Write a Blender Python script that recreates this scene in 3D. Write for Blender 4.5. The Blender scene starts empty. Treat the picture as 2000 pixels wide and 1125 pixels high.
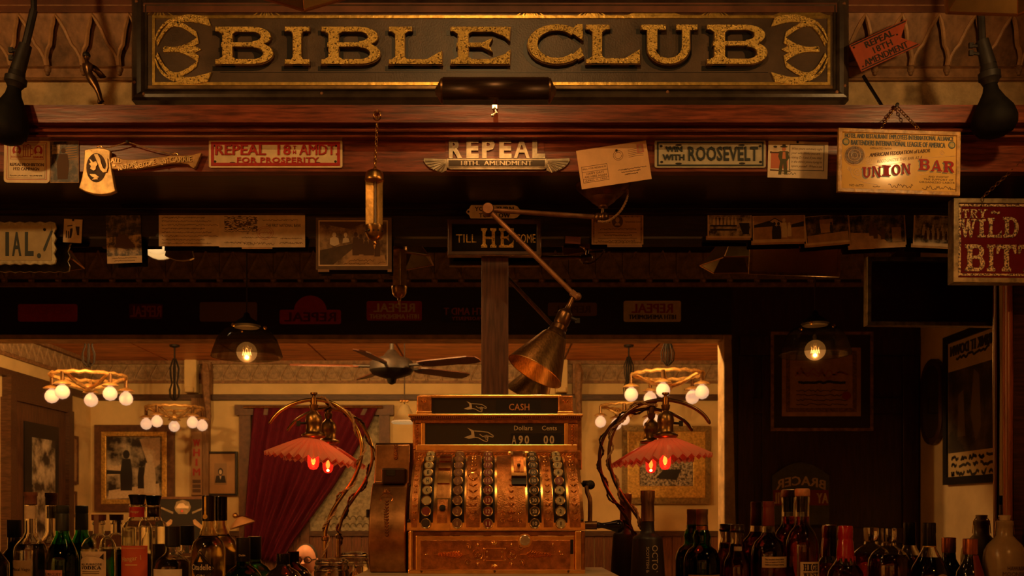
import bpy, bmesh, math, random
from mathutils import Vector, Matrix
random.seed(7)
PI = math.pi
SC = bpy.context.scene
COL = SC.collection

# ------------------------------------------------------------------ camera
# Frontal view of a back bar; F is the focal length in pixels of the 2000 x 1125
# frame, (VX, VY) the vanishing point of the depth axis, D the distance from the
# lens to the mirror plane (world Y = 0), EYE the lens height.
F, VX, VY, EYE, D = 1890.0, 960.0, 1000.0, 1.30, 2.70
cam = bpy.data.cameras.new('camera')
cam.sensor_width = 36.0
cam.lens = F * 36.0 / 2000.0
cam.shift_x = (1000.0 - VX) / 2000.0
cam.shift_y = (VY - 562.5) / 2000.0
cam.clip_start = 0.05
co = bpy.data.objects.new('camera', cam)
co.location = (0, -D, EYE)
co.rotation_euler = (PI / 2, 0, 0)
COL.objects.link(co)
SC.camera = co

# ------------------------------------------------------------------ world, exposure
w = bpy.data.worlds.new('night')
SC.world = w
w.use_nodes = True
w.node_tree.nodes['Background'].inputs[0].default_value = (0.010, 0.005, 0.002, 1)
w.node_tree.nodes['Background'].inputs[1].default_value = 0.3
SC.view_settings.view_transform = 'Standard'
SC.view_settings.look = 'None'
SC.view_settings.gamma = 1.0
SC.view_settings.use_curve_mapping = False
SC.view_settings.exposure = 0.0
try:
    SC.cycles.use_denoising = True
    SC.cycles.max_bounces = 14
    SC.cycles.transmission_bounces = 12
    SC.cycles.glossy_bounces = 8
    SC.cycles.transparent_max_bounces = 16
    SC.cycles.sample_clamp_indirect = 4.0
    SC.cycles.caustics_reflective = False
    SC.cycles.caustics_refractive = False
except Exception:
    pass
WARM = (1.0, 0.51, 0.15)
LAMP_W = {'bar': 32.0, 'globe': 12.0, 'picture': .45, 'task': 5.0, 'red': 0.5, 'dining': 165.0, 'clear': 23.0, 'chandelier': 34.0, 'register': 25.0}

# ------------------------------------------------------------------ helpers
def P(px, py, d):
    return Vector(((px - VX) * d / F, d - D, EYE + (VY - py) * d / F))

def Vm(px, py, dv):          # where a thing seen in the mirror really stands
    p = P(px, py, dv)
    p.y = -(dv - D)
    return p

WM = {}

def world_of(o):
    m = Matrix.Identity(4)
    while o is not None:
        m = WM.get(o.name, Matrix.Identity(4)) @ m
        o = o.parent
    return m

def tag(o, label=None, cat=None, group=None, kind=None):
    if label: o['label'] = label
    if cat: o['category'] = cat
    if group: o['group'] = group
    if kind: o['kind'] = kind
    return o

def thing(name, label, cat, loc=(0, 0, 0), rot=(0, 0, 0), group=None):
    o = bpy.data.objects.new(name, None)
    o.empty_display_size = 0.05
    COL.objects.link(o)
    o.location = loc
    o.rotation_euler = rot
    from mathutils import Euler
    WM[o.name] = Matrix.Translation(Vector(loc)) @ Euler(rot).to_matrix().to_4x4()
    return tag(o, label, cat, group)

def copy_tree(o, parent=None):
    c = o.copy()
    COL.objects.link(c)
    if parent is not None:
        c.parent = parent
    for ch in list(o.children):
        copy_tree(ch, c)
    return c

class MB:
    def __init__(s):
        s.v = []; s.f = []
    def add(s, vs, fs):
        n = len(s.v)
        s.v += [Vector(v) for v in vs]
        s.f += [tuple(i + n for i in f) for f in fs]
        return s
    def box(s, c, size, rot=None):
        c = Vector(c); hx, hy, hz = size[0] / 2, size[1] / 2, size[2] / 2
        vs = [Vector((x * hx, y * hy, z * hz)) for x in (-1, 1) for y in (-1, 1) for z in (-1, 1)]
        if rot is not None:
            vs = [rot @ v for v in vs]
        return s.add([v + c for v in vs], [(0, 1, 3, 2), (4, 6, 7, 5), (0, 4, 5, 1), (2, 3, 7, 6), (0, 2, 6, 4), (1, 5, 7, 3)])
    def b2(s, a, b):
        a = Vector(a); b = Vector(b)
        return s.box((a + b) / 2, (abs(b.x - a.x), abs(b.y - a.y), abs(b.z - a.z)))
    def prism(s, pts, fn, z0, z1):
        n = len(pts)
        vs = [fn(x, y, z0) for x, y in pts] + [fn(x, y, z1) for x, y in pts]
        fs = [tuple(range(n)), tuple(range(2 * n - 1, n - 1, -1))]
        fs += [(i, i + n, (i + 1) % n + n, (i + 1) % n) for i in range(n)]
        return s.add(vs, fs)
    def grid(s, rows, closed=False):
        n = len(rows[0]); vs = [p for r in rows for p in r]; fs = []
        for i in range(len(rows) - 1):
            for j in range(n if closed else n - 1):
                k = (j + 1) % n
                fs.append((i * n + j, i * n + k, (i + 1) * n + k, (i + 1) * n + j))
        return s.add(vs, fs)
    def tube(s, pts, r, seg=8, closed=False):
        pts = [Vector(p) for p in pts]; n = len(pts)
        rs = r if isinstance(r, (list, tuple)) else [r] * n
        up = None; rows = []
        for i, p in enumerate(pts):
            if closed:
                t = pts[(i + 1) % n] - pts[i - 1]
            else:
                t = pts[min(i + 1, n - 1)] - pts[max(i - 1, 0)]
            if t.length < 1e-9: t = Vector((0, 0, 1))
            t.normalize()
            if up is None:
                up = t.cross(Vector((0.31, 0.95, 0.1)))
                if up.length < 1e-3: up = t.cross(Vector((1, 0, 0)))
            up = (up - t * up.dot(t))
            if up.length < 1e-6: up = t.orthogonal()
            up.normalize(); b = t.cross(up)
            rows.append([p + (up * math.cos(2 * PI * k / seg) + b * math.sin(2 * PI * k / seg)) * rs[i] for k in range(seg)])
        if closed: rows.append(rows[0])
        m = len(s.v)
        s.grid(rows, True)
        if not closed:
            s.f.append(tuple(m + k for k in range(seg)))
            e = m + (len(rows) - 1) * seg
            s.f.append(tuple(e + k for k in reversed(range(seg))))
        return s
    def lathe(s, prof, c, seg=24, axis=None, cap=True):
        c = Vector(c)
        if axis is None:
            ez, ex, ey = Vector((0, 0, 1)), Vector((1, 0, 0)), Vector((0, 1, 0))
        else:
            ez = Vector(axis).normalized(); ex = ez.orthogonal().normalized(); ey = ez.cross(ex)
        m = len(s.v)
        rows = [[c + ez * h + (ex * math.cos(2 * PI * k / seg) + ey * math.sin(2 * PI * k / seg)) * max(r, 1e-5) for k in range(seg)] for r, h in prof]
        s.grid(rows, True)
        if cap:
            s.f.append(tuple(m + k for k in range(seg)))
            e = m + (len(rows) - 1) * seg
            s.f.append(tuple(e + k for k in reversed(range(seg))))
        return s
    def ball(s, c, r, seg=12, rings=8, sc=(1, 1, 1)):
        c = Vector(c)
        rows = []
        for i in range(rings + 1):
            a = PI * i / rings
            rr = max(math.sin(a), 1e-4)
            rows.append([c + Vector((math.cos(2 * PI * k / seg) * rr * sc[0], math.sin(2 * PI * k / seg) * rr * sc[1], math.cos(a) * sc[2])) * r for k in range(seg)])
        return s.grid(rows, True)
    def build(s, name, mat, parent=None, smooth=False, bevel=0, local=False, fix=True, label=None):
        me = bpy.data.meshes.new(name)
        vs = s.v
        if parent is not None and not local:
            inv = world_of(parent).inverted()
            vs = [inv @ v for v in vs]
        me.from_pydata([tuple(v) for v in vs], [], s.f)
        if fix:
            bm = bmesh.new(); bm.from_mesh(me)
            bmesh.ops.remove_doubles(bm, verts=bm.verts, dist=1e-6)
            bmesh.ops.recalc_face_normals(bm, faces=bm.faces)
            bm.to_mesh(me); bm.free()
        if smooth:
            for p in me.polygons: p.use_smooth = True
            try:
                me.set_sharp_from_angle(angle=math.radians(42))
            except Exception:
                pass
        me.materials.append(mat)
        o = bpy.data.objects.new(name, me)
        COL.objects.link(o)
        WM[o.name] = Matrix.Identity(4)
        if parent is not None:
            o.parent = parent
        if bevel:
            b = o.modifiers.new('bevel', 'BEVEL'); b.width = bevel; b.segments = 2; b.limit_method = 'ANGLE'; b.angle_limit = 0.6
        if label: o['label'] = label
        return o

# text outlines, kept per string
_tc = {}
def text_geo(body, bold=0.0, res=2):
    if any(c in body for c in 'MWNA'): bold = 0.0 if 'M' in body else min(bold, .010)     # heavier outlines of these cross themselves
    key = (body, bold, res)
    if key not in _tc:
        cu = bpy.data.curves.new('t', 'FONT')
        cu.body = body; cu.size = 1; cu.offset = bold; cu.resolution_u = res; cu.extrude = 0.5; cu.space_character = 1.0 + bold * 3.2
        ob = bpy.data.objects.new('t', cu)
        me = ob.to_mesh()
        vs = [v.co.copy() for v in me.vertices]
        fs = [tuple(p.vertices) for p in me.polygons]
        ob.to_mesh_clear()
        bpy.data.objects.remove(ob); bpy.data.curves.remove(cu)
        x0 = min(v.x for v in vs); x1 = max(v.x for v in vs); y0 = min(v.y for v in vs); y1 = max(v.y for v in vs)
        vs = [Vector(((v.x - x0) / max(x1 - x0, 1e-6) - .5, (v.y - y0) / max(y1 - y0, 1e-6) - .5, v.z)) for v in vs]
        _tc[key] = (vs, fs)
    return _tc[key]

# slab-serif letters drawn as overlapping pieces in a unit box
def _arc(cx, cy, rx, ry, a0, a1, t, n=12, ty=None):
    ty = t if ty is None else ty
    o = []; i = []
    for k in range(n + 1):
        a = math.radians(a0 + (a1 - a0) * k / n)
        o.append((cx + rx * math.cos(a), cy + ry * math.sin(a)))
        i.append((cx + (rx - t) * math.cos(a), cy + (ry - ty) * math.sin(a)))
    return [[o[k], o[k + 1], i[k + 1], i[k]] for k in range(n)]
def _r(x0, y0, x1, y1): return [[(x0, y0), (x1, y0), (x1, y1), (x0, y1)]]
def _stem(x0, x1, sl=.10, sr=.10, y0=0, y1=1, h=.12, b=.07):
    o = _r(x0, y0, x1, y1)
    for yy, s in ((y0, 1), (y1, -1)):
        o += _r(x0 - sl, yy, x1 + sr, yy + s * h)
        o += [[(x0 - b * (sl > 0), yy + s * h), (x1 + b * (sr > 0), yy + s * h), (x1, yy + s * (h + b)), (x0, yy + s * (h + b))]]
    return o
def slab(ch, t=.2):
    if ch == 'I': return _stem(.5 - t, .5 + t, .3 - t + .2, .3 - t + .2)
    if ch == 'B':
        return (_stem(.12, .12 + t, .12, .02) + _r(.1, .87, .66, 1) + _r(.1, .47, .68, .58) + _r(.1, 0, .66, .13)
                + _arc(.64, .74, .32, .26, -90, 90, t, 10, .13) + _arc(.66, .29, .34, .29, -90, 90, t, 10, .13))
    if ch == 'L': return _stem(.12, .12 + t, .12, .14) + _r(.1, 0, .9, .13) + [[(.62, .13), (.72, .13), (1, .36), (1, 0), (.8, 0)]]
    if ch == 'E':
        return (_stem(.12, .12 + t, .12, .02) + _r(.1, .87, .96, 1) + _r(.1, 0, .96, .13) + _r(.1, .46, .62, .57)
                + [[(.70, .87), (1, 1), (.98, .62), (.9, .74)], [(.66, .13), (.98, 0), (1, .40), (.9, .26)], [(.6, .57), (.52, .57), (.70, .70), (.64, .51), (.70, .32), (.52, .46), (.6, .46)]])
    if ch == 'C': return _arc(.52, .5, .52, .5, 42, 318, t, 18, .15) + [[(.86, 1), (.98, 1), (.98, .6), (.78, .80)], [(.80, .24), (.95, .42), (1, .2), (.9, .12)]]
    if ch == 'U': return _stem(.1, .1 + t, .1, .12, .4, 1.0)[0:1] + _r(.1, .38, .1 + t, 1) + _r(.0, .87, .42, 1) + _r(.70, .38, .70 + t * .75, 1) + _r(.6, .87, .96, 1) + _arc(.1 + (.6 + t * .75) / 2, .42, (.6 + t * .75) / 2, .42, 180, 360, t * .8, 12, .15)
    if ch == 'H': return _stem(.1, .1 + t) + _stem(.9 - t, .9) + _r(.1, .44, .9, .56)
    if ch == 'T': return _stem(.5 - t / 2, .5 + t / 2, .1, .1) + _r(.02, .86, .98, 1) + [[(.02, 1), (.02, .66), (.1, .66), (.2, .87)], [(.98, 1), (.98, .66), (.9, .66), (.8, .87)]]
    if ch == 'D': return _stem(.12, .12 + t, .12, .02) + _r(.1, .87, .55, 1) + _r(.1, 0, .55, .13) + _arc(.52, .5, .46, .5, -90, 90, t, 12, .13)
    if ch == 'W': return [[(0.02, 1), (.24, 1), (.40, 0), (.26, 0)], [(.40, 0), (.29, 0), (.44, 1), (.56, 1)], [(.44, 1), (.60, 1), (.74, 0), (.60, 0)], [(.74, 0), (.62, 0), (.82, 1), (.95, 1)]] + _r(-.02, .88, .30, 1) + _r(.7, .88, 1.02, 1)
    if ch == 'V': return [[(.05, 1), (.32, 1), (.58, 0), (.42, 0)], [(.58, 0), (.46, 0), (.76, 1), (.92, 1)]] + _r(-.02, .88, .42, 1) + _r(.62, .88, 1.02, 1)
    if ch == 'A': return [[(.06, 0), (.2, 0), (.54, 1), (.44, 1)], [(.44, 1), (.6, 1), (.95, 0), (.68, 0)], [(.22, .26), (.75, .26), (.72, .38), (.28, .38)]] + _r(-.02, 0, .3, .11) + _r(.58, 0, 1.02, .11)
    if ch == 'R': return _stem(.12, .12 + t, .12, .08) + _r(.1, .87, .6, 1) + _r(.1, .45, .6, .57) + _arc(.6, .725, .34, .275, -90, 90, t, 10, .13) + [[(.46, .5), (.68, .5), (1, 0), (.74, 0)]]
    if ch == 'Y': return _stem(.5 - t / 2, .5 + t / 2, .1, .1, 0, .48)[0:1] + _r(.3, 0, .7, .1) + [[(.02, 1), (.26, 1), (.6, .42), (.4, .42)], [(.4, .42), (.6, .46), (.96, 1), (.78, 1)]] + _r(-.04, .9, .36, 1) + _r(.66, .9, 1.04, 1)
    if ch == 'G': return _arc(.52, .5, .5, .5, 45, 350, t, 18, .15) + _r(.55, .38, 1, .5) + _r(.76, .05, .96, .45) + [[(.84, 1), (.94, 1), (.94, .64), (.78, .8)]]
    if ch == 'S': return _arc(.5, .72, .44, .28, 30, 270, t, 12, .13) + _arc(.5, .28, .46, .28, -150, 90, t, 12, .13) + _r(.82, .66, .92, 1) + _r(.06, 0, .16, .34)
    if ch == 'O': return _arc(.5, .5, .5, .5, 0, 360, t, 24, .14)
    if ch == 'K': return _stem(.12, .12 + t, .12, .1) + [[(.3, .42), (.44, .56), (.92, 1), (.7, 1)], [(.42, .56), (.58, .62), (1, 0), (.72, 0)]] + _r(.62, .89, 1.02, 1) + _r(.62, 0, 1.04, .11)
    if ch == 'N': return _stem(.08, .22, .08, .06) + _stem(.78, .92, .06, .08) + [[(.08, 1), (.3, 1), (.92, 0), (.72, 0)]]
    if ch == 'M': return _stem(.06, .18, .06, .05) + _stem(.74, .94, .05, .06) + [[(.06, 1), (.28, 1), (.55, .1), (.45, .0)], [(.45, .0), (.56, .1), (.94, 1), (.78, 1)]]
    return _r(0, 0, 0.01, 0.01)

def text_box(n):
    return n

class Sign:
    """A flat thing laid out in picture pixels round its own centre (x right, y down)."""
    def __init__(s, name, label, cat, px, py, d, rot=0, group=None, mirror=False, side=False, tilt=0, pos=None):
        s.k = d / F
        if pos is None:
            pos = Vm(px, py, d) if mirror else P(px, py, d)
        s.fl = -1 if (mirror or side) else 1
        rz = PI if mirror else (-PI / 2 if side == 1 else (PI / 2 if side == 2 else 0))
        s.o = thing(name, label, cat, pos, (math.radians(tilt), math.radians(rot) * s.fl, rz), group)
    def fn(s, x, y, z): return Vector((x * s.k * s.fl, -z, -y * s.k))
    def poly(s, name, pts, z0, z1, mat, bevel=0, parent=None, smooth=False):
        return MB().prism(pts, s.fn, z0, z1).build(name, mat, parent or s.o, smooth, bevel, local=True)
    def polys(s, name, lst, z0, z1, mat, parent=None):
        m = MB()
        for i, p in enumerate(lst): m.prism(p, s.fn, z0, z1 - (i % 12) * (z1 - z0) * .03)
        return m.build(name, mat, parent or s.o, local=True)
    def rect(s, name, x0, y0, x1, y1, z0, z1, mat, bevel=0, parent=None):
        return s.poly(name, [(x0, y0), (x1, y0), (x1, y1), (x0, y1)], z0, z1, mat, bevel, parent)
    def rrect(s, x0, y0, x1, y1, r, n=4):
        o = []
        for cx, cy, a in ((x1 - r, y0 + r, -90), (x1 - r, y1 - r, 0), (x0 + r, y1 - r, 90), (x0 + r, y0 + r, 180)):
            for i in range(n + 1):
                t = math.radians(a + 90 * i / n); o.append((cx + r * math.cos(t), cy + r * math.sin(t)))
        return o
    def frame(s, name, x0, y0, x1, y1, wd, z0, z1, mat, bevel=0, parent=None):
        m = MB()
        for p in ([(x0, y0), (x1, y0), (x1 - wd, y0 + wd), (x0 + wd, y0 + wd)], [(x0, y1), (x0 + wd, y1 - wd), (x1 - wd, y1 - wd), (x1, y1)],
                  [(x0, y0), (x0 + wd, y0 + wd), (x0 + wd, y1 - wd), (x0, y1)], [(x1, y0), (x1, y1), (x1 - wd, y1 - wd), (x1 - wd, y0 + wd)]):
            m.prism(p, s.fn, z0, z1)
        return m.build(name, mat, parent or s.o, bevel=bevel, local=True)
    def ell(s, cx, cy, rx, ry, n=20): return [(cx + rx * math.cos(2 * PI * i / n), cy + ry * math.sin(2 * PI * i / n)) for i in range(n)]
    def text(s, name, body, cx, cy, wd, h, mat, z0, z1, bold=0.0, rot=0, slope=0, arc=0, parent=None, res=2, flip=False, lean=0):
        vs, fs = text_geo(body, bold, res)
        c, sn = math.cos(math.radians(rot)), math.sin(math.radians(rot))
        o = []
        f = -1 if s.fl < 0 else 1
        for v in vs:
            x = (v.x + v.y * lean * h / wd) * wd; y = -v.y * h + slope * v.x * wd + arc * (4 * v.x * v.x) * h
            x, y = x * c - y * sn, x * sn + y * c
            o.append(Vector(((cx * s.fl + x) * s.k, -(z0 + (v.z + .5) * (z1 - z0)), -(cy + y) * s.k)))
        mb = MB().add(o, fs)
        if bold >= .015 and any(ch in body for ch in 'MWNA'):     # thicken these by a shifted second impression
            sh = min(.055 * h * bold / .02, .55) * s.k
            for q in (-1, 1):
                mb.add([p + Vector((q * sh, .00003 * (z1 - z0) / .0004 * (1.5 + q * .5) if z1 - z0 < .002 else .00003 * (1.5 + q * .5), 0)) for p in o], fs)
        return mb.build(name, mat, parent or s.o, local=True, fix=False)
    def slabs(s, name, body, boxes, mat, z0, z1, t=.2, parent=None):
        m = MB()
        for ch, (x0, y0, x1, y1) in zip(body, boxes):
            for i, q in enumerate(slab(ch, t)):      # pieces step down by a hair so that no two faces coincide
                m.prism([(x0 + x * (x1 - x0), y1 - y * (y1 - y0)) for x, y in q], s.fn, z0, z1 - i * 2.5e-5 * min(1, (z1 - z0) / .0015))
        return m.build(name, mat, parent or s.o, local=True)
    def strokes(s, name, lines, wd, z0, z1, mat, parent=None):
        m = MB()
        for ln in lines:
            for (ax, ay), (bx, by) in zip(ln, ln[1:]):
                l = math.hypot(bx - ax, by - ay) or 1e-6
                nx, ny = -(by - ay) / l * wd / 2, (bx - ax) / l * wd / 2
                m.prism([(ax + nx, ay + ny), (bx + nx, by + ny), (bx - nx, by - ny), (ax - nx, ay - ny)], s.fn, z0, z1)
        return m.build(name, mat, parent or s.o, local=True)

def scribble(x0, x1, y, h, seed, n=64):
    r = random.Random(seed)
    return [(x0 + (x1 - x0) * i / n, y + h * (r.random() - .5) * (0.3 if r.random() < .15 else 1)) for i in range(n + 1)]

def chain(pts, link, r):
    """links strung along a polyline, alternately turned"""
    m = MB(); pts = [Vector(p) for p in pts]; k = 0
    for a, b in zip(pts, pts[1:]):
        t = (b - a); L = t.length; t.normalize(); n = max(1, int(L / (link * .72)))
        u0 = t.cross(Vector((0, 1, 0))).normalized(); v0 = t.cross(u0)
        for i in range(n):
            c = a + t * (L * (i + .5) / n)
            u = u0 if k % 2 else (u0 * .45 + v0).normalized()
            k += 1
            m.tube([c + t * (link / 2) * math.cos(2 * PI * j / 8) + u * (link * .30) * math.sin(2 * PI * j / 8) for j in range(8)], r, 5, True)
    return m

# ------------------------------------------------------------------ materials
MATS = {}
def mat(name, col, rough=.5, metal=0, var=0, scale=8, stretch=(1, 1, 1), bump=0, bscale=None, trans=0, ior=1.45, emit=None, estr=1, spec=.5, coat=0, col2=None, detail=4, ramp=(.35, .65), vor=False, alpha=None):
    if name in MATS: return MATS[name]
    m = bpy.data.materials.new(name); m.use_nodes = True
    nt = m.node_tree; b = nt.nodes['Principled BSDF']
    b.inputs['Roughness'].default_value = rough
    b.inputs['Metallic'].default_value = metal
    b.inputs['Base Color'].default_value = (*col, 1)
    b.inputs['Specular IOR Level'].default_value = spec
    b.inputs['IOR'].default_value = ior
    b.inputs['Transmission Weight'].default_value = trans
    b.inputs['Coat Weight'].default_value = coat
    b.inputs['Coat Roughness'].default_value = .12
    if emit:
        b.inputs['Emission Color'].default_value = (*emit, 1)
        b.inputs['Emission Strength'].default_value = estr
    if var or bump or col2:
        tc = nt.nodes.new('ShaderNodeTexCoord'); mp = nt.nodes.new('ShaderNodeMapping')
        mp.inputs['Scale'].default_value = stretch
        nt.links.new(tc.outputs['Object'], mp.inputs['Vector'])
        if vor:
            no = nt.nodes.new('ShaderNodeTexVoronoi'); no.inputs['Scale'].default_value = scale
            out = no.outputs['Distance']
        else:
            no = nt.nodes.new('ShaderNodeTexNoise'); no.inputs['Scale'].default_value = scale; no.inputs['Detail'].default_value = detail
            no.inputs['Roughness'].default_value = .62
            out = no.outputs['Fac']
        nt.links.new(mp.outputs[0], no.inputs['Vector'])
        if var or col2:
            cr = nt.nodes.new('ShaderNodeValToRGB')
            cr.color_ramp.elements[0].position = ramp[0]; cr.color_ramp.elements[1].position = ramp[1]
            c2 = col2 if col2 else tuple(min(1, c * (1 + var)) for c in col)
            c1 = col if col2 else tuple(c * (1 - var) for c in col)
            cr.color_ramp.elements[0].color = (*c1, 1); cr.color_ramp.elements[1].color = (*c2, 1)
            nt.links.new(out, cr.inputs['Fac'])
            nt.links.new(cr.outputs['Color'], b.inputs['Base Color'])
        if bump:
            src = out
            if bscale:
                n2 = nt.nodes.new('ShaderNodeTexNoise'); n2.inputs['Scale'].default_value = bscale; n2.inputs['Detail'].default_value = 3
                nt.links.new(mp.outputs[0], n2.inputs['Vector']); src = n2.outputs['Fac']
            bp = nt.nodes.new('ShaderNodeBump'); bp.inputs['Strength'].default_value = bump; bp.inputs['Distance'].default_value = .004
            nt.links.new(src, bp.inputs['Height']); nt.links.new(bp.outputs['Normal'], b.inputs['Normal'])
    MATS[name] = m
    return m

def shade_glass(name, col, see, rough=.2, shine=.08):
    """thin coloured lamp glass: lets light through, scatters and shines a little"""
    if name in MATS: return MATS[name]
    m = bpy.data.materials.new(name); m.use_nodes = True; nt = m.node_tree
    out = nt.nodes['Material Output']; nt.nodes.remove(nt.nodes['Principled BSDF'])
    tr = nt.nodes.new('ShaderNodeBsdfTransparent'); tr.inputs[0].default_value = (*col, 1)
    tl = nt.nodes.new('ShaderNodeBsdfTranslucent'); tl.inputs[0].default_value = (*col, 1)
    gl = nt.nodes.new('ShaderNodeBsdfGlossy'); gl.inputs['Roughness'].default_value = rough
    m1 = nt.nodes.new('ShaderNodeMixShader'); m1.inputs[0].default_value = 1 - see
    nt.links.new(tr.outputs[0], m1.inputs[1]); nt.links.new(tl.outputs[0], m1.inputs[2])
    m2 = nt.nodes.new('ShaderNodeMixShader'); m2.inputs[0].default_value = shine
    nt.links.new(m1.outputs[0], m2.inputs[1]); nt.links.new(gl.outputs[0], m2.inputs[2])
    nt.links.new(m2.outputs[0], out.inputs['Surface'])
    MATS[name] = m
    return m

mahog = mat('mahogany', (.17, .040, .018), .34, var=.55, scale=9, stretch=(1.2, 14, 14), bump=.12, spec=.5)
mahogd = mat('dark_mahogany', (.060, .018, .010), .30, var=.5, scale=9, stretch=(1.2, 14, 14), bump=.12)
postw = mat('post_walnut', (.085, .034, .020), .42, var=.4, scale=9, stretch=(16, 16, 1.2), bump=.12)
soff = mat('varnished_soffit', (.030, .016, .009), .30, var=.4, scale=8, stretch=(1.2, 12, 12), bump=.1)
blackw = mat('black_oak', (.020, .010, .007), .35, var=.4, scale=8, stretch=(1.2, 12, 12), bump=.12)
darkpan = mat('partition_wood', (.045, .016, .012), .4, var=.4, scale=6, stretch=(10, 10, 1), bump=.1)
plaster = mat('rough_plaster', (.50, .37, .20), .9, var=.22, scale=24, bump=.5, bscale=160)
lincr = mat('lincrusta', (.27, .145, .07), .6, var=.35, scale=26, bump=.3, bscale=90)
lincrn = mat('lincrusta_field', (.20, .105, .05), .65, var=.35, scale=30, bump=.35, bscale=110)  # field darkened, shade of the niches put into its colour
cream = mat('cream_wall', (.76, .57, .27), .85, var=.10, scale=3, bump=.1, bscale=60)
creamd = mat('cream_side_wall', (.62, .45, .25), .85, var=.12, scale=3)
tin = mat('orange_ceiling', (.78, .31, .08), .5, var=.35, scale=5, stretch=(.5, 2, 1), bump=.1)
floorm = mat('floor_boards', (.09, .045, .022), .5, var=.4, scale=6, stretch=(12, 1, 1))
ceild = mat('dark_ceiling', (.05, .03, .018), .7, var=.3, scale=4)
trimw = mat('brown_trim', (.085, .04, .02), .45, var=.4, scale=7, stretch=(1.5, 10, 10))
tantrim = mat('tan_trim', (.42, .28, .14), .6, var=.3, scale=12)
gold = mat('gold_leaf', (.86, .60, .17), .32, .9, bump=1.0, scale=230, col2=(.10, .05, .012), ramp=(.54, .64), detail=3)
goldp = mat('plain_gold', (.72, .47, .12), .38, .9, var=.25, scale=60, bump=.3)
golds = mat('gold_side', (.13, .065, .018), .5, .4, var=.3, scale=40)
signfld = mat('sign_slate', (.085, .055, .034), .42, var=.30, scale=10, bump=.15, bscale=220)
signfr = mat('sign_frame', (.050, .036, .026), .30, var=.45, scale=12, bump=.2)
black = mat('black', (.010, .008, .007), .4)
blackg = mat('black_gloss', (.008, .006, .005), .12)
ironb = mat('black_iron', (.018, .014, .012), .55, .3, var=.3, scale=30, bump=.2)
bronze = mat('dark_bronze', (.16, .085, .035), .36, .9, var=.35, scale=40, bump=.15)
brass = mat('aged_brass', (.62, .38, .12), .28, 1, var=.25, scale=35, bump=.1)
brassd = mat('tarnished_brass', (.34, .185, .055), .33, 1, var=.40, scale=30, bump=.15)
copper = mat('register_copper', (.56, .225, .070), .36, 1, var=.35, scale=50, bump=.3, bscale=300)  # ground darkened, ornament brass brightened: relief shading put into the colours
copperb = mat('register_brass', (.84, .45, .145), .24, 1, var=.2, scale=30)
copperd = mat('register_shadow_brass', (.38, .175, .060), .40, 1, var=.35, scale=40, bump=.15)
steel = mat('steel', (.62, .55, .45), .3, 1, var=.15, scale=40)
alum = mat('cast_aluminium', (.30, .26, .19), .42, .75, var=.25, scale=40, bump=.25)
paper = mat('aged_paper', (.66, .50, .32), .8, var=.12, scale=40)
paperw = mat('pale_paper', (.74, .62, .44), .8, var=.08, scale=40)
paperb = mat('brown_paper', (.44, .27, .13), .8, var=.18, scale=40)
parch = mat('parchment', (.58, .40, .20), .75, var=.15, scale=30)
ink = mat('black_ink', (.020, .014, .012), .6)
inkb = mat('brown_ink', (.10, .05, .025), .7)
inkr = mat('red_ink', (.36, .025, .02), .6)
inkrp = mat('faded_red_ink', (.45, .15, .10), .7)
inkn = mat('blue_black_ink', (.022, .032, .034), .5)
redenam = mat('red_enamel', (.42, .025, .022), .35, var=.15, scale=40)
redsign = mat('orange_red_enamel', (.38, .072, .028), .45, var=.12, scale=30)
creamenam = mat('cream_enamel', (.70, .56, .34), .4, var=.12, scale=30)
greyenam = mat('pale_grey_enamel', (.46, .42, .30), .35, var=.12, scale=30)
maroon = mat('maroon_glass_paint', (.11, .006, .008), .25, var=.1, scale=20)
curtain = mat('red_velvet', (.125, .003, .018), .85, var=.3, scale=14, stretch=(8, 8, 1))
lace = mat('lace', (.34, .29, .19), .9, var=.35, scale=28)
pinkglass = mat('pink_milk_glass', (.85, .48, .36), .25, trans=0, var=.05, scale=20, spec=.6)
mirrorm = mat('old_mirror', (.80, .79, .74), .012, 1)
bevelm = mat('mirror_bevel', (.66, .68, .60), .05, 1)
clear = mat('clear_glass', (.97, .97, .95), .02, trans=1, ior=1.45)
bulbm = mat('lit_bulb', (.9, .7, .5), .3, emit=(1, .60, .36), estr=.74)
bulbf = mat('bulb_flare', (.9, .7, .5), .3, emit=(1, .72, .36), estr=1.6)
filam = mat('filament', (1, .7, .4), .4, emit=(1, .55, .22), estr=9)
redflame = mat('red_filament', (1, .5, .2), .4, emit=(1, .30, .04), estr=7)
redglow = mat('red_bulb_coat', (.8, .05, .03), .3, emit=(1, .045, .02), estr=1.1)
cordm = mat('cloth_cord', (.36, .20, .09), .7, var=.3, scale=200)
cordd = mat('dark_cord', (.05, .03, .02), .6)
rust = mat('rusty_screw', (.30, .14, .07), .6, .5, var=.3, scale=80)
sepia = mat('sepia_photo', (.055, .034, .018), .45, col2=(.52, .36, .19), scale=55, detail=5, ramp=(.42, .60))
sepiad = mat('dark_sepia_photo', (.022, .015, .009), .45, col2=(.26, .165, .085), scale=55, detail=5, ramp=(.45, .68))
bwphoto = mat('grey_photo', (.035, .025, .018), .4, col2=(.60, .50, .36), scale=5, detail=5, ramp=(.42, .62))
bwfine = mat('fine_grey_photo', (.05, .035, .025), .4, col2=(.60, .50, .36), scale=40, detail=5, ramp=(.40, .60))

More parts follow.
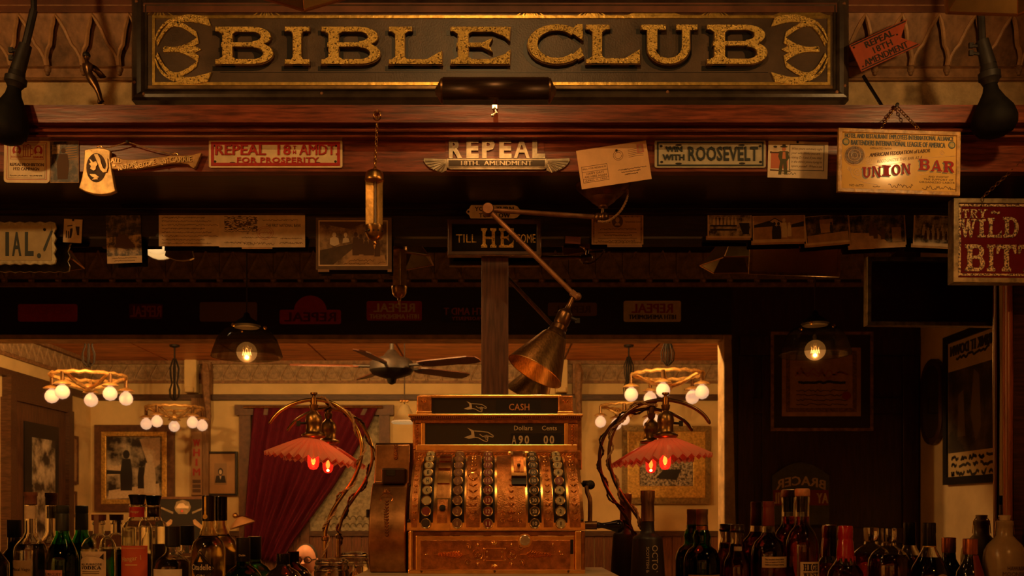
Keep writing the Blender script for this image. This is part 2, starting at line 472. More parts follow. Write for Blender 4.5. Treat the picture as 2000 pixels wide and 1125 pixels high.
def lampobj(name, kind, loc, power, col=WARM, radius=.03, parent=None, size=None, rot=None, spot=None):
    l = bpy.data.lights.new(name, kind); l.energy = power; l.color = col
    if kind == 'AREA':
        l.shape = 'RECTANGLE'; l.size, l.size_y = size
    else:
        l.shadow_soft_size = radius
    if kind == 'SPOT':
        l.spot_size = spot; l.spot_blend = .6
    o = bpy.data.objects.new(name, l); COL.objects.link(o)
    if parent is not None:
        o.parent = parent
        o.location = world_of(parent).inverted() @ Vector(loc)
    else:
        o.location = loc
    if rot: o.rotation_euler = rot
    return o
# ================================================================== the setting
def struct(name, mb, m, parent=None, **kw):
    o = mb.build(name, m, parent, **kw)
    if parent is None: o['kind'] = 'structure'
    return o

XL, XR = -4.68, 2.74          # side walls
YP = -3.5                     # partition to the dining room (its face towards the bar)
YB = -(11.3 - D)              # far wall of the dining room
ZC1, ZC2 = 3.4, 3.06          # ceilings
ZHEAD = EYE + (VY - 655) * 6.2 / F
XJ = (1413 - VX) * 6.2 / F    # right jamb of the wide opening
struct('floor', MB().b2((XL, .12, -.05), (3.6, YB - .1, 0)), floorm)
struct('ceiling', MB().b2((XL, .15, ZC1), (3.6, YP - .1, ZC1 + .05)), ceild)
struct('wall_back', MB().b2((XL, .012, 0), (XR, .12, 2.2)), blackw)
struct('wall_back_upper', MB().b2((XL, -.10, 2.20), (XR, .12, ZC1)), plaster)
struct('wall_left', MB().b2((XL - .1, .12, 0), (XL, YB - .1, ZC1)), cream)
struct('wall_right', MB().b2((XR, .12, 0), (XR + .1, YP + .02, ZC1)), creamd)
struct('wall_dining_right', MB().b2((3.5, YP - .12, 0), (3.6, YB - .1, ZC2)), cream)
struct('wall_dining_far', MB().b2((XL, YB - .1, 0), (3.6, YB, ZC1)), cream)
# partition: header beam over a wide opening, dark panelling on the right
struct('wall_partition_header', MB().b2((XL, YP - .12, ZHEAD), (XJ + .05, YP, ZC1)), blackw)
struct('wall_partition_right', MB().b2((XJ + .05, YP - .12, 0), (3.6, YP, ZC1)), darkpan)
struct('trim_1', MB().b2((XL, YP - .14, ZHEAD - .028), (XJ + .05, YP + .02, ZHEAD)), tantrim)  # tan stands in for dining room light on the header's underside
jm = MB()
jm.prism([(XJ, 0), (XJ + .10, 0), (XJ + .045, ZHEAD), (XJ - .005, ZHEAD)], lambda x, y, z: Vector((x, z, y)), YP - .14, YP + .03)
struct('trim_2', jm, tantrim, bevel=.006)
# stiles and rails of the dark panelling (raised frames)
st = struct('trim_3', MB().b2((XJ + .10, YP, 2.30), (XR, YP + .025, 2.42)), darkpan)
for xx in (XJ + .14, 1.78, XR - .06):
    struct('stile', MB().b2((xx - .05, YP, 0), (xx + .05, YP + .02, 2.30)), darkpan, st, bevel=.004)
for zz in (1.15, 1.98):
    struct('rail', MB().b2((XJ + .19, YP, zz - .05), (XR - .11, YP + .018, zz + .05)), darkpan, st, bevel=.004)

# ---- dining room: ceiling boards, frieze, picture rail, wainscot
struct('ceiling_dining', MB().b2((XL, YP - .12, ZC2 + .02), (3.6, YB - .1, ZC2 + .06)), trimw)
cd = bpy.data.objects['ceiling_dining']
nb = 9
wb = (3.6 - XL) / nb
for i in range(nb):
    MB().b2((XL + i * wb + .012, YP - .13, ZC2), (XL + (i + 1) * wb - .012, YB, ZC2 + .022)).build('ceiling_board', tin, cd)
def zpx(y, dv): return EYE + (VY - y) * dv / F
rail = struct('trim_4', MB().b2((XL, YB, 2.60), (3.5, YB + .05, 2.67)), trimw, bevel=.006)
struct('trim_5', MB().b2((XL, YP - .14, 2.60), (XL + .05, YB, 2.67)), trimw, bevel=.006)
fr = struct('trim_6', MB().b2((XL, YB, 2.80), (3.5, YB + .03, 2.835)).b2((XL, YB, 3.02), (3.5, YB + .06, 3.06)), lincr)
fl = struct('trim_7', MB().b2((XL, YP - .14, 2.80), (XL + .03, YB, 2.835)).b2((XL, YP - .14, 3.02), (XL + .06, YB, 3.06)), lincr)
me_arch = None
def far_arch(parent, mtx, first):
    global me_arch
    if first:
        m = MB()
        m.b2((-.084, -.004, 0), (.084, .001, .17)); m.tube([(-.085, 0, 0), (-.06, 0, .06), (-.02, 0, .13), (0, 0, .175), (.02, 0, .13), (.06, 0, .06), (.085, 0, 0)], .013, 5)
        m.ball((-.085, 0, -.01), .022, 6, 4)
        o = m.build('frieze_arch', mat('frieze_tan', (.36, .24, .13), .6, var=.35, scale=20), parent, local=True); me_arch = o.data
    else:
        o = bpy.data.objects.new('frieze_arch', me_arch); COL.objects.link(o); o.parent = parent
    o.matrix_local = mtx
n = int((3.5 - XL) / .17)
for i in range(n):
    far_arch(fr, Matrix.Translation((XL + .1 + i * .17, YB + .006, 2.845)), i == 0)
for i in range(22):
    far_arch(fl, Matrix.Translation((XL + .006, YB + .1 + i * .17, 2.845)) @ Matrix.Rotation(PI / 2, 4, 'Z'), False)
frd = struct('trim_8', MB().b2((XL, YP, 2.74), (XR, YP + .025, 2.765)).b2((XL, YP, 3.0), (XR, YP + .05, 3.04)), lincr)
for i in range(42):
    far_arch(frd, Matrix.Translation((XL + .1 + i * .172, YP + .006, 2.79)), False)
# wainscot boards
wc = struct('baseboard_dining', MB().b2((XL, YB, 1.02), (3.5, YB + .06, 1.08)), trimw)
wm = None
for i in range(72):
    x = XL + .06 + i * .113
    if wm is None:
        o = MB().b2((-.052, 0, 0), (.052, .03, 1.02)).build('wainscot_board', mat('wainscot', (.16, .06, .025), .45, var=.4, scale=7, stretch=(10, 10, 1)), wc, local=True); wm = o.data
    else:
        o = bpy.data.objects.new('wainscot_board', wm); COL.objects.link(o); o.parent = wc
    o.location = (x, YB, 0)
# pilasters with carved tops on the far wall
for i, px in enumerate((395, 1112)):
    b = Vm(px, 0, 11.3).x
    o = struct('trim_%d' % (9 + i), MB().b2((b - .10, YB, 1.0), (b + .10, YB + .09, 2.62)), mat('pilaster_wood', (.23, .12, .05), .6, var=.3, scale=8, stretch=(8, 8, 1)))
    MB().b2((b - .17, YB, 2.68), (b - .03, YB + .14, 3.06)).b2((b - .15, YB, 2.68), (b - .05, YB + .18, 2.74)).build('bracket', cream, o, bevel=.01)
    MB().b2((b + .03, YB, 2.66), (b + .13, YB + .12, 3.04)).build('bracket', lincr, o, bevel=.01)
    MB().tube([(b + .08, YB + .16, 3.0), (b + .10, YB + .2, 2.9), (b + .09, YB + .15, 2.7), (b + .11, YB + .12, 2.4), (b + .09, YB + .11, 2.25)], [.03, .05, .045, .03, .008], 8).build('carved_drop', lincr, o, smooth=True)
# the side door on the left wall of the dining room
dr = struct('door_1', MB().b2((XL, -(9.35 - D), 0), (XL + .06, -(10.5 - D), 2.4)), mat('door_wood', (.10, .045, .022), .5, var=.4, scale=6, stretch=(8, 8, 1)), bevel=.004)
MB().b2((XL + .04, -(9.55 - D), 1.0), (XL + .075, -(10.3 - D), 2.2)).build('door_panel', black, dr)
MB().b2((XL, -(9.25 - D), 2.38), (XL + .09, -(10.6 - D), 2.62)).build('door_head', trimw, dr)
MB().b2((XL, -(9.22 - D), 0), (XL + .1, -(9.34 - D), 2.4)).build('door_casing', trimw, dr)
MB().b2((XL, -(10.5 - D), 0), (XL + .1, -(10.62 - D), 2.4)).build('door_casing', trimw, dr)
MB().b2((XL + .06, -(9.7 - D), 1.0), (XL + .082, -(10.2 - D), 2.05)).build('door_print', bwphoto, dr)

# ================================================================== back bar woodwork (direct view)
X0, X1 = -2.1, 1.75
def run(name, prof, m, x0=X0, x1=X1, **kw):
    """profile of (d, y pixel) swept along the bar"""
    pts = [P(VX, y, d) for d, y in prof]
    return struct(name, MB().prism([(p.y, p.z) for p in pts], lambda a, b, z: Vector((z, a, b)), x0, x1), m, **kw)
zf = P(0, 335, 2.40).z
def zat(z, d): return VY - (z - EYE) * F / d     # pixel row of a height at a depth
zs = P(0, 205, 2.34).z
run('trim_11', [(2.34, 205), (2.34, 239), (2.375, zat(P(0, 239, 2.34).z, 2.375)), (2.60, zat(P(0, 239, 2.34).z, 2.6)), (2.60, zat(zs, 2.6))], mahog)
zg = P(0, 239, 2.34).z
run('trim_12', [(2.372, zat(zg, 2.372)), (2.372, 250), (2.352, 251.5), (2.350, 254), (2.352, 257), (2.374, 259.5), (2.374, 262), (2.364, 263.5), (2.366, 268), (2.386, 272), (2.60, zat(P(0, 272, 2.386).z, 2.6)), (2.60, zat(zg, 2.6))], mahog)
zt = P(0, 272, 2.386).z
run('trim_13', [(2.40, zat(zt, 2.40)), (2.40, 335), (2.43, zat(zf, 2.43)), (2.43, zat(zt, 2.43))], mahog)
run('trim_14', [(2.43, zat(zf + .012, 2.43)), (2.43, zat(zf, 2.43)), (2.685, zat(zf, 2.685)), (2.685, zat(zf + .012, 2.685))], soff)
zh0 = P(0, 462, 2.68).z
run('trim_15', [(2.652, zat(zf, 2.652)), (2.645, 407), (2.652, 409), (2.664, 411), (2.662, 416), (2.672, 420), (2.705, 420), (2.705, zat(zf, 2.705))], blackw)
zh1 = P(0, 420, 2.68).z
struct('trim_16', MB().b2((X0, -.020, zh0), (X1, .012, zh1 + .004)), blackw)
ZCT = 1.06
struct('trim_17', MB().b2((X0, .001, ZCT), (X1, .011, ZCT + .019)), blackw)
# cove frieze with pointed arches above the bar
def cov(x, y):        # x in metres along the wall, y pixel row at the wall foot of the cove
    z = P(0, y, 2.60).z
    dd = 2.598 - .066 * max(0, min(1, (132 - y) / 92.0))
    return Vector((x, dd - D, z))
frz = struct('trim_18', MB().grid([[cov(x, y) for x in (XL, XR)] for y in (-160, 30, 132)]), lincrn, fix=False)
per = 70 * 2.60 / F
half = per / 2
ogee = [(-1, 131), (-.97, 118), (-.80, 106), (-.62, 99), (-.50, 88), (-.38, 76), (-.18, 61), (0, 51), (.18, 61), (.38, 76), (.50, 88), (.62, 99), (.80, 106), (.97, 118), (1, 131)]
tmpl = {}
cx0 = (131 - VX) / F * 2.60
idx = [i for i in range(-4, 30) if not (290 < (cx0 + i * per) * F / 2.6 + VX < 1625)]
def o_pt(u, y, out=0):
    p = cov(u * half, y); p.y -= out; return p
for j, i in enumerate(idx):
    off = Vector((cx0 + i * per, 0, 0))
    if not tmpl:
        m = MB().grid([[o_pt(u, 40, .013) for u, y in ogee], [o_pt(u, y, .013) for u, y in ogee], [o_pt(u, y, 0) for u, y in ogee]])
        a = m.build('arch_panel', lincr, frz, fix=False)
        b = MB().tube([o_pt(u * .96, y + (3 if abs(u) < .2 else 1), .012) for u, y in ogee], .0058, 6).build('arch_rib', mat('lincrusta_rib', (.40, .23, .11), .5, var=.3, scale=40), frz, smooth=True)  # rib colour lightened to stand for its highlight
        m = MB().ball(o_pt(1, 139, .008), .0095, 8, 6, (1, .8, 1.25)).ball(o_pt(1, 147, .008), .006, 8, 6)
        m.b2(o_pt(.86, 130, .014), o_pt(1.14, 134, 0))
        c = m.build('corbel', lincr, frz, smooth=True)
        tmpl['a'] = (a, b, c)
        objs = (a, b, c)
    else:
        objs = []
        for t in tmpl['a']:
            q = t.copy(); COL.objects.link(q); objs.append(q)
    for q in objs: q.location = off
run('trim_19', [(2.535, 24), (2.530, 27), (2.545, 31), (2.548, 37), (2.56, 40), (2.61, 40), (2.61, 24)], lincr, XL, XR)
run('trim_20', [(2.594, 129), (2.586, 131), (2.592, 134), (2.592, 151), (2.584, 153), (2.582, 156), (2.598, 158.5), (2.61, 158.5), (2.61, 129)], lincr, XL, XR)
run('trim_21', [(2.520, -120), (2.520, 24), (2.61, 24), (2.61, -120)], mat('red_brown_cove', (.13, .045, .02), .6, var=.3, scale=10), XL, XR)

# ---- mirrors, post, column
def mirror(name, label, xa, xb):
    t = thing(name, label, 'mirror', ((xa + xb) / 2, 0, ZCT + .02))
    bw = .022
    zt_, zb_ = zh0 - .0, ZCT + .02
    m = MB().add([(xa + bw, 0, zb_), (xb - bw, 0, zb_), (xb - bw, 0, zt_ - bw), (xa + bw, 0, zt_ - bw)], [(0, 1, 2, 3)])
    m.add([(xa, .006, zb_), (xb, .006, zb_), (xb, .006, zt_), (xa, .006, zt_)], [(3, 2, 1, 0)])
    m.build('silvered_glass', mirrorm, t, fix=False)
    e = .0035
    bv = MB()
    bv.add([(xa, e, zt_), (xb, e, zt_), (xb - bw, 0, zt_ - bw), (xa + bw, 0, zt_ - bw)], [(0, 1, 2, 3)])
    bv.add([(xa, e, zb_), (xa + bw, 0, zb_), (xa + bw, 0, zt_ - bw), (xa, e, zt_)], [(0, 1, 2, 3)])
    bv.add([(xb, e, zb_), (xb, e, zt_), (xb - bw, 0, zt_ - bw), (xb - bw, 0, zb_)], [(0, 1, 2, 3)])
    bv.build('bevelled_edge', bevelm, t, fix=False)
    return t
xm = P(960, 0, 2.70).x
mirror('wall_mirror', 'large old mirror on the left side of the dark wooden post', -1.95, xm)
mirror('wall_mirror', 'large old mirror on the right side of the dark wooden post', xm, P(1962, 0, 2.7).x)
pa, pb = P(940, 0, 2.66), P(993, 0, 2.66)
post = MB().b2((pa.x, -.04, ZCT), (pb.x, .004, zh0)).build('post', postw, bevel=.002)
tag(post, 'plain dark brown wooden post between the two mirrors', 'post')
cx = P(1968, 0, 2.675)
colm = thing('column', 'round reddish turned wooden column at the right end of the mirror', 'column', (cx.x, -.025, ZCT))
h = zf - ZCT
MB().lathe([(.018, 0), (.018, .04), (.012, .06), (.0125, .3), (.0145, .62), (.012, .9), (.017, .93), (.018, .96), (.013, .98), (.012, h - .03), (.018, h)], (cx.x, -.025, ZCT), 20).build('shaft', mat('column_wood', (.26, .07, .025), .3, var=.4, scale=9, stretch=(14, 14, 1)), colm, smooth=True)
MB().b2((cx.x - .024, -.049, ZCT - .0), (cx.x + .024, -.001, ZCT + .03)).build('plinth', mahogd, colm, bevel=.002)
struct('wall_bar_end', MB().b2((P(1976, 0, 2.7).x, -.01, ZCT), (XR, .012, zh0)), mahogd)

# ---- back counter
ct = thing('back_counter', 'dark wooden back bar counter carrying bottles and lamps', 'counter', (0, -.3, 0))
MB().b2((X0, -.62, ZCT - .045), (X1, -.001, ZCT)).build('counter_top', mat('counter_top', (.10, .045, .022), .25, var=.4, scale=7, stretch=(1.2, 12, 12)), ct, bevel=.006)
MB().b2((X0, -.58, 0), (X1, -.001, ZCT - .045)).build('counter_body', mahogd, ct)
pl = MB().b2((P(700, 0, 2.2).x, -.60, ZCT), (.282, -.245, 1.16)).build('plinth_block', mat('pale_plinth', (.50, .42, .28), .35, var=.2, scale=12), bevel=.003)
tag(pl, 'pale block the cash register stands on', 'plinth')
# ================================================================== the big sign above
kS = 2.555 / F
S = Sign('gilded_sign', 'long framed black sign with raised gold lettering above the cornice', 'sign', 957.5, 90, 2.525)
def sx(x): return x - 957.5
def sy(y): return y - 90
S.rect('board', sx(270), sy(-8), sx(1646), sy(190), -.046, 0, signfld)
m = MB()
fw = 28
fx0, fy0, fx1, fy1 = sx(259), sy(-16), sx(1656), sy(198)
rows = []
for ins, z in ((0, -.040), (0, .006), (5, .013), (12, .015), (19, .011), (24, .002), (26, .007), (29, .004), (29, -.01)):
    rows.append([S.fn(fx0 + ins, fy0 + ins * 1.05, z), S.fn(fx1 - ins, fy0 + ins * 1.05, z), S.fn(fx1 - ins, fy1 - ins * .82, z), S.fn(fx0 + ins, fy1 - ins * .82, z)])
m.grid(rows, True)
S_fr = m.build('frame', signfr, S.o, local=True)
# gilded lines and the brown-gold bands
S.frame('gilt_line', sx(298), sy(31), sx(1621), sy(167), 5.5, 0, .003, goldp)
band = mat('tarnished_gilt_band', (.20, .115, .04), .4, .5, var=.4, scale=25)
S.rect('gilt_band', sx(288), sy(167.5), sx(1627), sy(174), 0, .0008, band)
S.rect('gilt_band', sx(288), sy(14), sx(1627), sy(30.5), 0, .0008, mat('dark_gilt_band', (.10, .05, .02), .4, .3, var=.4, scale=25))
rays = []
for c, n in ((1035, 9), (1155, 11), (1395, 11), (520, 7), (310, 6)):
    for i in range(n):
        a = -60 + 120 * i / (n - 1)
        x = c + math.tan(math.radians(a)) * 15
        rays.append([(sx(c + (x - c) * .25), sy(17)), (sx(c + (x - c) * .25 + 2), sy(17)), (sx(x + 2.6), sy(31)), (sx(x - 1), sy(31))])
for c in (1275, 1560):
    rays.append([(sx(c - 50), sy(30)), (sx(c - 20), sy(18)), (sx(c), sy(15)), (sx(c + 25), sy(18)), (sx(c + 55), sy(30))])
S.polys('gilt_rays', rays, .0008, .0016, goldp)
for yy in (141,):
    S.rect('board_joint', sx(430), sy(yy), sx(1500), sy(yy + 1.2), 0, .0006, black)
boxes = [(424, 58, 536, 130), (559, 58, 606, 130), (630, 58, 744, 130), (761, 58, 864, 130), (881, 58, 997, 130), (1030, 53, 1139, 130), (1144, 54, 1248, 129), (1251, 54, 1364, 130), (1379, 54, 1496, 130)]
for ch, (a, b, c, d_) in zip('BIBLECLUB', boxes):
    bx = (sx(a), sy(b), sx(c), sy(d_))
    shade = [(bx[0] - 9, bx[1] + 2, bx[2] - 4, bx[3] + 9)]
    L = S.slabs('letter', ch, [bx], gold, .012, .016, t=.172)
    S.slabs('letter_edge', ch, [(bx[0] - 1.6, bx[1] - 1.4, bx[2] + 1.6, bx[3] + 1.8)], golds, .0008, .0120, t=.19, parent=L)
    S.slabs('painted_shade', ch, shade, black, 0, .0006, t=.30, parent=L)
# fan ornaments at both ends
def fan(cx, sgn):
    def q(lst): return [(sx(cx + sgn * x), sy(y)) for x, y in lst]
    def crescent(x0, y0, x1, y1, bulge, w0, w1, n=10):
        up = []; dn = []
        dx, dy = x1 - x0, y1 - y0; L = math.hypot(dx, dy); nx, ny = -dy / L, dx / L
        for i in range(n + 1):
            t = i / n; b = bulge * math.sin(PI * t); w_ = w0 + (w1 - w0) * t
            up.append((x0 + dx * t + nx * (b + w_), y0 + dy * t + ny * (b + w_)))
            dn.append((x0 + dx * t + nx * (b - w_), y0 + dy * t + ny * (b - w_)))
        return [q([up[i], up[i + 1], dn[i + 1], dn[i]]) for i in range(n)]
    pcs = []
    for f in (1, -1):
        Y = lambda y: 98 + f * (y - 98)
        def cr(x0, y0, x1, y1, bl, w0, w1): return crescent(x0, Y(y0), x1, Y(y1), bl * f, w0, w1)
        pcs += cr(4, 86, 108, 44, -26, 2, 10)
        pcs += cr(6, 90, 84, 70, -32, 2, 7)
        pcs += cr(20, 95, 86, 80, 8, 3, 6)
        pcs += cr(2, 80, 40, 38, -8, 1.5, 3)
    pcs.append(q([(18, 94), (46, 97), (80, 92), (92, 98), (80, 104), (46, 100), (18, 103)]))
    return S.polys('fan_ornament', pcs, 0, .006, gold)
fan(302, 1); fan(1617, -1)
for x, y in ((266, 165), (284, 188), (1631, 184), (1646, 172), (1645, 12), (630, 187), (1302, 184), (270, 8)):
    p = S.fn(sx(x), sy(y), .012)
    MB().lathe([(.0045, 0), (.0045, .002), (.003, .0035), (.0001, .0038)], p, 12, (0, -1, 0)).build('screw', rust, S.o, local=True)

# ================================================================== picture lamp over the cornice
d = 2.20
pc = P(968, 178, d)
t = thing('picture_lamp', 'dark bronze tube picture lamp in front of the gilded sign', 'lamp', (pc.x, -.36, zs))
hw = 103 * d / F; R = 24 * d / F
arc_ = [(math.cos(a), math.sin(a)) for a in [math.radians(250 - 265 * i / 14) for i in range(15)]]
rows = [[Vector((pc.x + s * hw, pc.y - R * cy_, pc.z + R * sy_)) for cy_, sy_ in [(math.cos(math.radians(-60 + 250 * i / 16)), math.sin(math.radians(-60 + 250 * i / 16))) for i in range(17)]] for s in (-1, 1)]
sh = MB().grid(rows)
sh.build('tube_shade', mat('tube_bronze', (.045, .022, .012), .35, .6, var=.3, scale=20, stretch=(1, 8, 8)), t, smooth=True, fix=False).modifiers.new('solid', 'SOLIDIFY').thickness = .0015
MB().b2((pc.x - hw * .94, pc.y - .002, pc.z + R), (pc.x + hw * .94, pc.y + .004, pc.z + R + .0022)).build('top_rib', ironb, t)
for s in (-1, 1):
    MB().lathe([(R * .98, 0), (R * .98, .004), (R * .7, .009), (R * .45, .012), (R * .3, .016), (R * .05, .018)], (pc.x + s * hw, pc.y, pc.z), 16, (s, 0, 0)).build('end_cap', bronze, t, smooth=True)
MB().tube([(pc.x, pc.y + R * .8, pc.z + .004), (pc.x, pc.y + .07, pc.z + .03), (pc.x, pc.y + .11, pc.z + .015), (pc.x, -.36, zs + .002)], .006, 8).build('arm', bronze, t, smooth=True)
MB().tube([(pc.x - hw * .8, pc.y, pc.z), (pc.x + hw * .8, pc.y, pc.z)], .009, 10).build('tube_bulb', bulbf, t, smooth=True)
sw = P(966, 206, d)
MB().tube([sw, sw + Vector((.0, 0, -.008))], .006, 8).tube([sw + Vector((0, 0, -.008)), sw + Vector((.003, 0, -.016)), sw + Vector((-.004, 0, -.022))], .0022, 6).ball(sw + Vector((-.005, 0, -.023)), .0035, 8, 6).ball(sw + Vector((.004, 0, -.017)), .003, 8, 6).build('switch', steel, t, smooth=True)
lampobj('picture_lamp_light', 'AREA', (pc.x, pc.y + .004, pc.z - R * 1.02), LAMP_W['picture'], (1, .42, .11), parent=t, size=(hw * 1.7, .03), rot=(math.radians(28), 0, 0))

# ================================================================== figurine and flag on the cornice
f0 = P(197, 201, 2.36)
t = thing('figurine', 'small dark bronze winged figurine leaning out on the cornice', 'figurine', (f0.x, f0.y, zs))
def Q(x, y, dy=0): p = P(x, y, 2.36); p.y += dy; return p
m = MB()
m.tube([Q(199, 199), Q(196, 192), Q(194, 184), Q(189, 172), Q(184, 163), Q(178, 153), Q(175, 147), Q(173, 140), Q(173, 134), Q(172, 127), Q(170, 122), Q(169, 117)],
       [.006, .005, .006, .0075, .010, .0115, .009, .008, .0105, .011, .0055, .0045], 12)
m.tube([Q(192, 199, .008), Q(192, 190, .008), Q(190, 178, .007), Q(186, 166, .005), Q(181, 155, 0)], [.005, .0045, .006, .008, .009], 10)
m.ball(Q(169, 110), .0095, 14, 10, (.85, .95, 1.15))
m.tube([Q(168, 112, -.009), Q(167.3, 113, -.0105)], [.002, .0012], 6)
m.tube([Q(165, 125), Q(162, 133, .008), Q(163, 142, .02)], [.005, .004, .003], 8)
m.build('body', bronze, t, smooth=True)
MB().grid([[Q(175, 123, .004), Q(184, 126, .010), Q(192, 133, .02), Q(198, 139, .03)], [Q(177, 130, .004), Q(184, 134, .012), Q(190, 138, .022), Q(194, 141, .03)], [Q(178, 136, .004), Q(182, 138, .014), Q(184, 140, .022), Q(186, 141, .03)]]).build('wing', bronze, t, smooth=True, fix=False).modifiers.new('solid', 'SOLIDIFY').thickness = .003
MB().ball(Q(169, 108.3), .0102, 14, 8, (.9, 1.0, .9)).build('cap', ironb, t, smooth=True)
MB().box((f0.x, f0.y, zs + .0035), (.030, .024, .007)).build('base', bronze, t, bevel=.002)

S = Sign('arrow_sign', 'orange red notched flag sign on a black stick behind the cornice', 'sign', 1727, 88, 2.47, rot=-24.5)
o = S.o
# outline in the sign's own (level) frame
pts = [(-62, -28), (62, -28), (36, 0), (66, 29), (-62, 29)]
fl_ = S.poly('flag', pts, -.004, 0, redsign, bevel=.0008)
S.strokes('border_line', [[(-60, -25), (57, -25)], [(-60, 26), (61, 26)]], 2.4, 0, .0006, ink, parent=fl_)
for tx, y, wd in (('REPEAL', -15, 60), ('18TH', 1, 40), ('AMENDMENT', 17, 92)):
    S.text('lettering', tx, -4, y, wd, 12.5, ink, 0, .0008, bold=.018, parent=fl_)
for x, y in ((-56, -20), (-55, 21), (31, -8)):
    S.poly('rivet', S.ell(x, y, 1.8, 1.8, 8), 0, .0012, ironb)
a = P(1686, 148, 2.475); b = P(1716, 212, 2.475)
b2_ = a + (b - a) * ((a.z - zs) / (a.z - b.z))
b2_.y = a.y - .03
MB().tube([a, b2_], .0042, 8).build('stick', blackg, S.o, smooth=True)

# ================================================================== things on the fascia
DF = 2.397
def pins(S, lst, r=1.9):
    for x, y in lst:
        MB().ball(S.fn(x, y, .0015), r * S.k, 8, 6, (1, .6, 1)).build('pin', ironb, S.o, local=True, smooth=True)

S = Sign('campaign_card', 'cream rounded card with red printed portraits and text, leftmost on the fascia', 'card', 52.5, 315, DF, rot=.8)
S.poly('card', S.rrect(-45, -42, 45, 42, 7), -.002, 0, creamenam, bevel=.0005)
S.frame('border_line', -39, -37, 39, 36, 1.0, 0, .0003, inkr)
S.frame('border_line', -36, -34, 36, 33, .6, 0, .0003, inkb)
S.frame('border_line', -33, -32, 33, -3.5, .7, 0, .0003, inkr)
for cx_ in (-20, 22):
    a = S.poly('oval_portrait', S.ell(cx_, -21, 8.5, 10), 0, .0003, inkr)
    S.polys('face', [S.ell(cx_, -23, 4, 5.5, 14), S.ell(cx_, -14, 5, 3, 10)], .0003, .0005, creamenam, parent=a)
    S.polys('face_lines', [S.ell(cx_ - 1.6, -24, .9, .6, 6), S.ell(cx_ + 1.6, -24, .9, .6, 6), S.ell(cx_, -20, 1.4, .5, 6)], .0005, .0006, inkr, parent=a)
S.strokes('beer_mug', [[(-7, -28), (-7, -9), (7, -9), (7, -28)], [(-3, -27), (-3, -10)], [(2, -27), (2, -10)], [(7, -25), (12, -24), (12, -14), (7, -13)], [(-8, -29), (-5, -32), (-2, -30), (2, -33), (6, -31), (8, -28), (-8, -28)]], 1.2, 0, .0003, inkr)
S.text('lettering', 'ROOSEVELT', -19, -8.2, 24, 4, inkr, 0, .0003, bold=.02)
S.text('lettering', 'GARNER', 22, -8.2, 20, 4, inkr, 0, .0003, bold=.02)
S.text('lettering', 'REPEAL PROHIBITION', 0, 6.5, 66, 6, inkb, 0, .0003, bold=.02)
S.text('lettering', '1932 CAMPAIGN', -1, 15, 50, 6, inkb, 0, .0003, bold=.02)
S.strokes('small_print', [scribble(-33, 2, 28, 2.4, 3), scribble(6, 30, 28, 2.4, 4)], .8, 0, .0003, inkb)
pins(S, [(-2, -39)])

S = Sign('old_photograph', 'dark brown photograph of a striped flag beside the campaign card', 'photograph', 126, 316, DF, rot=-.5)
S.rect('print', -28.5, -41, 28, 41, -.0012, 0, sepiad)
S.frame('white_border', -28.5, -41, 28, 41, .9, 0, .0003, paperb)
S.polys('flag_stripes', [[(2, -28 + i * 4.6), (25, -30 + i * 4.6), (25, -28 + i * 4.6), (2, -26 + i * 4.6)] for i in range(6)], 0, .0003, paperb)
S.polys('flag_canton', [[(-24, -33), (-9, -34), (-9, -16), (-24, -15)]], 0, .0002, sepia)
S.polys('figure', [S.ell(-2, -22, 4.5, 5, 12), [(-10, -15), (6, -15), (9, 4), (6, 34), (-14, 34), (-15, 2)]], 0, .0003, inkb)
pins(S, [(2, -38)])

# axe-shaped souvenir
S = Sign('axe_plaque', 'golden hatchet plaque with a carved head and lettered handle on a cord', 'plaque', 270, 325, 2.385)
hd = [(-104, -31), (-92, -34), (-78, -35.5), (-64, -34), (-53, -30), (-54, -16), (-52, -2), (-49.5, 15), (-45.5, 38), (-43, 49), (-54, 54), (-70, 56), (-86, 55), (-102, 50), (-115, 43.5), (-109, 22), (-105.5, 0)]
h_ = S.poly('axe_head', hd, -.010, .004, mat('gilt_plaster', (.52, .33, .12), .38, .35, var=.25, scale=45, bump=.25), bevel=.0018)
gp = MATS['gilt_plaster']
wr = S.poly('oval_recess', S.ell(-80.5, 4, 19.5, 28.5, 24), .0035, .0046, mat('recess_brown', (.085, .04, .015), .6, var=.4, scale=60), parent=h_)
rel = [[(-84, -21), (-77, -22), (-72, -14), (-70, -4), (-66, 6), (-62, 8), (-60, 0), (-61, -10), (-58, -14), (-57, 4), (-60, 13), (-66, 14), (-72, 8), (-78, -8)],
       [(-93, -13), (-89, -10), (-86, -6), (-80, -8), (-77, -2), (-80, 2), (-81, 8), (-85, 10), (-92, 6), (-89, 2), (-94, -3), (-90, -5)],
       [(-93, 17), (-82, 17), (-74, 23), (-80, 25), (-88, 22)], [(-88, 28), (-80, 21), (-76, 27)], S.ell(-88, 2, 2.2, 2.2, 8)]
S.polys('carved_head', rel, .0046, .0078, gp, parent=h_)
hl = [(-54, -16), (-46, -19), (-38, -17), (-30, -14), (-10, -13), (10, -14), (40, -18), (64, -21), (88, -21), (108, -23), (122, -27), (124, -26), (113, 0), (109, 4), (104, 2), (98, -4), (84, -6), (60, -5), (30, 0), (6, 4), (-20, 6), (-44, 6), (-54, 5)]
hn = S.poly('axe_handle', hl, -.010, .0015, mat('gilt_shadow', (.36, .20, .065), .42, .35, var=.3, scale=45, bump=.25), bevel=.0018)  # handle colour darkened to stand for the shading round the embossed letters
for tx, x, y, wd, hh, r in (('ALL', -43, -10.5, 19, 9, 4), ('NATIONS', -20, 0, 38, 9, -15), ('WELCOME', 14, -3, 42, 9, -16), ('BUT', 53, -9, 17, 9, -24), ('CARRIE', 84, -13, 42, 11, -2)):
    S.text('lettering', tx, x, y, wd, hh, gp, .0014, .0040, bold=.02, rot=r, parent=hn)
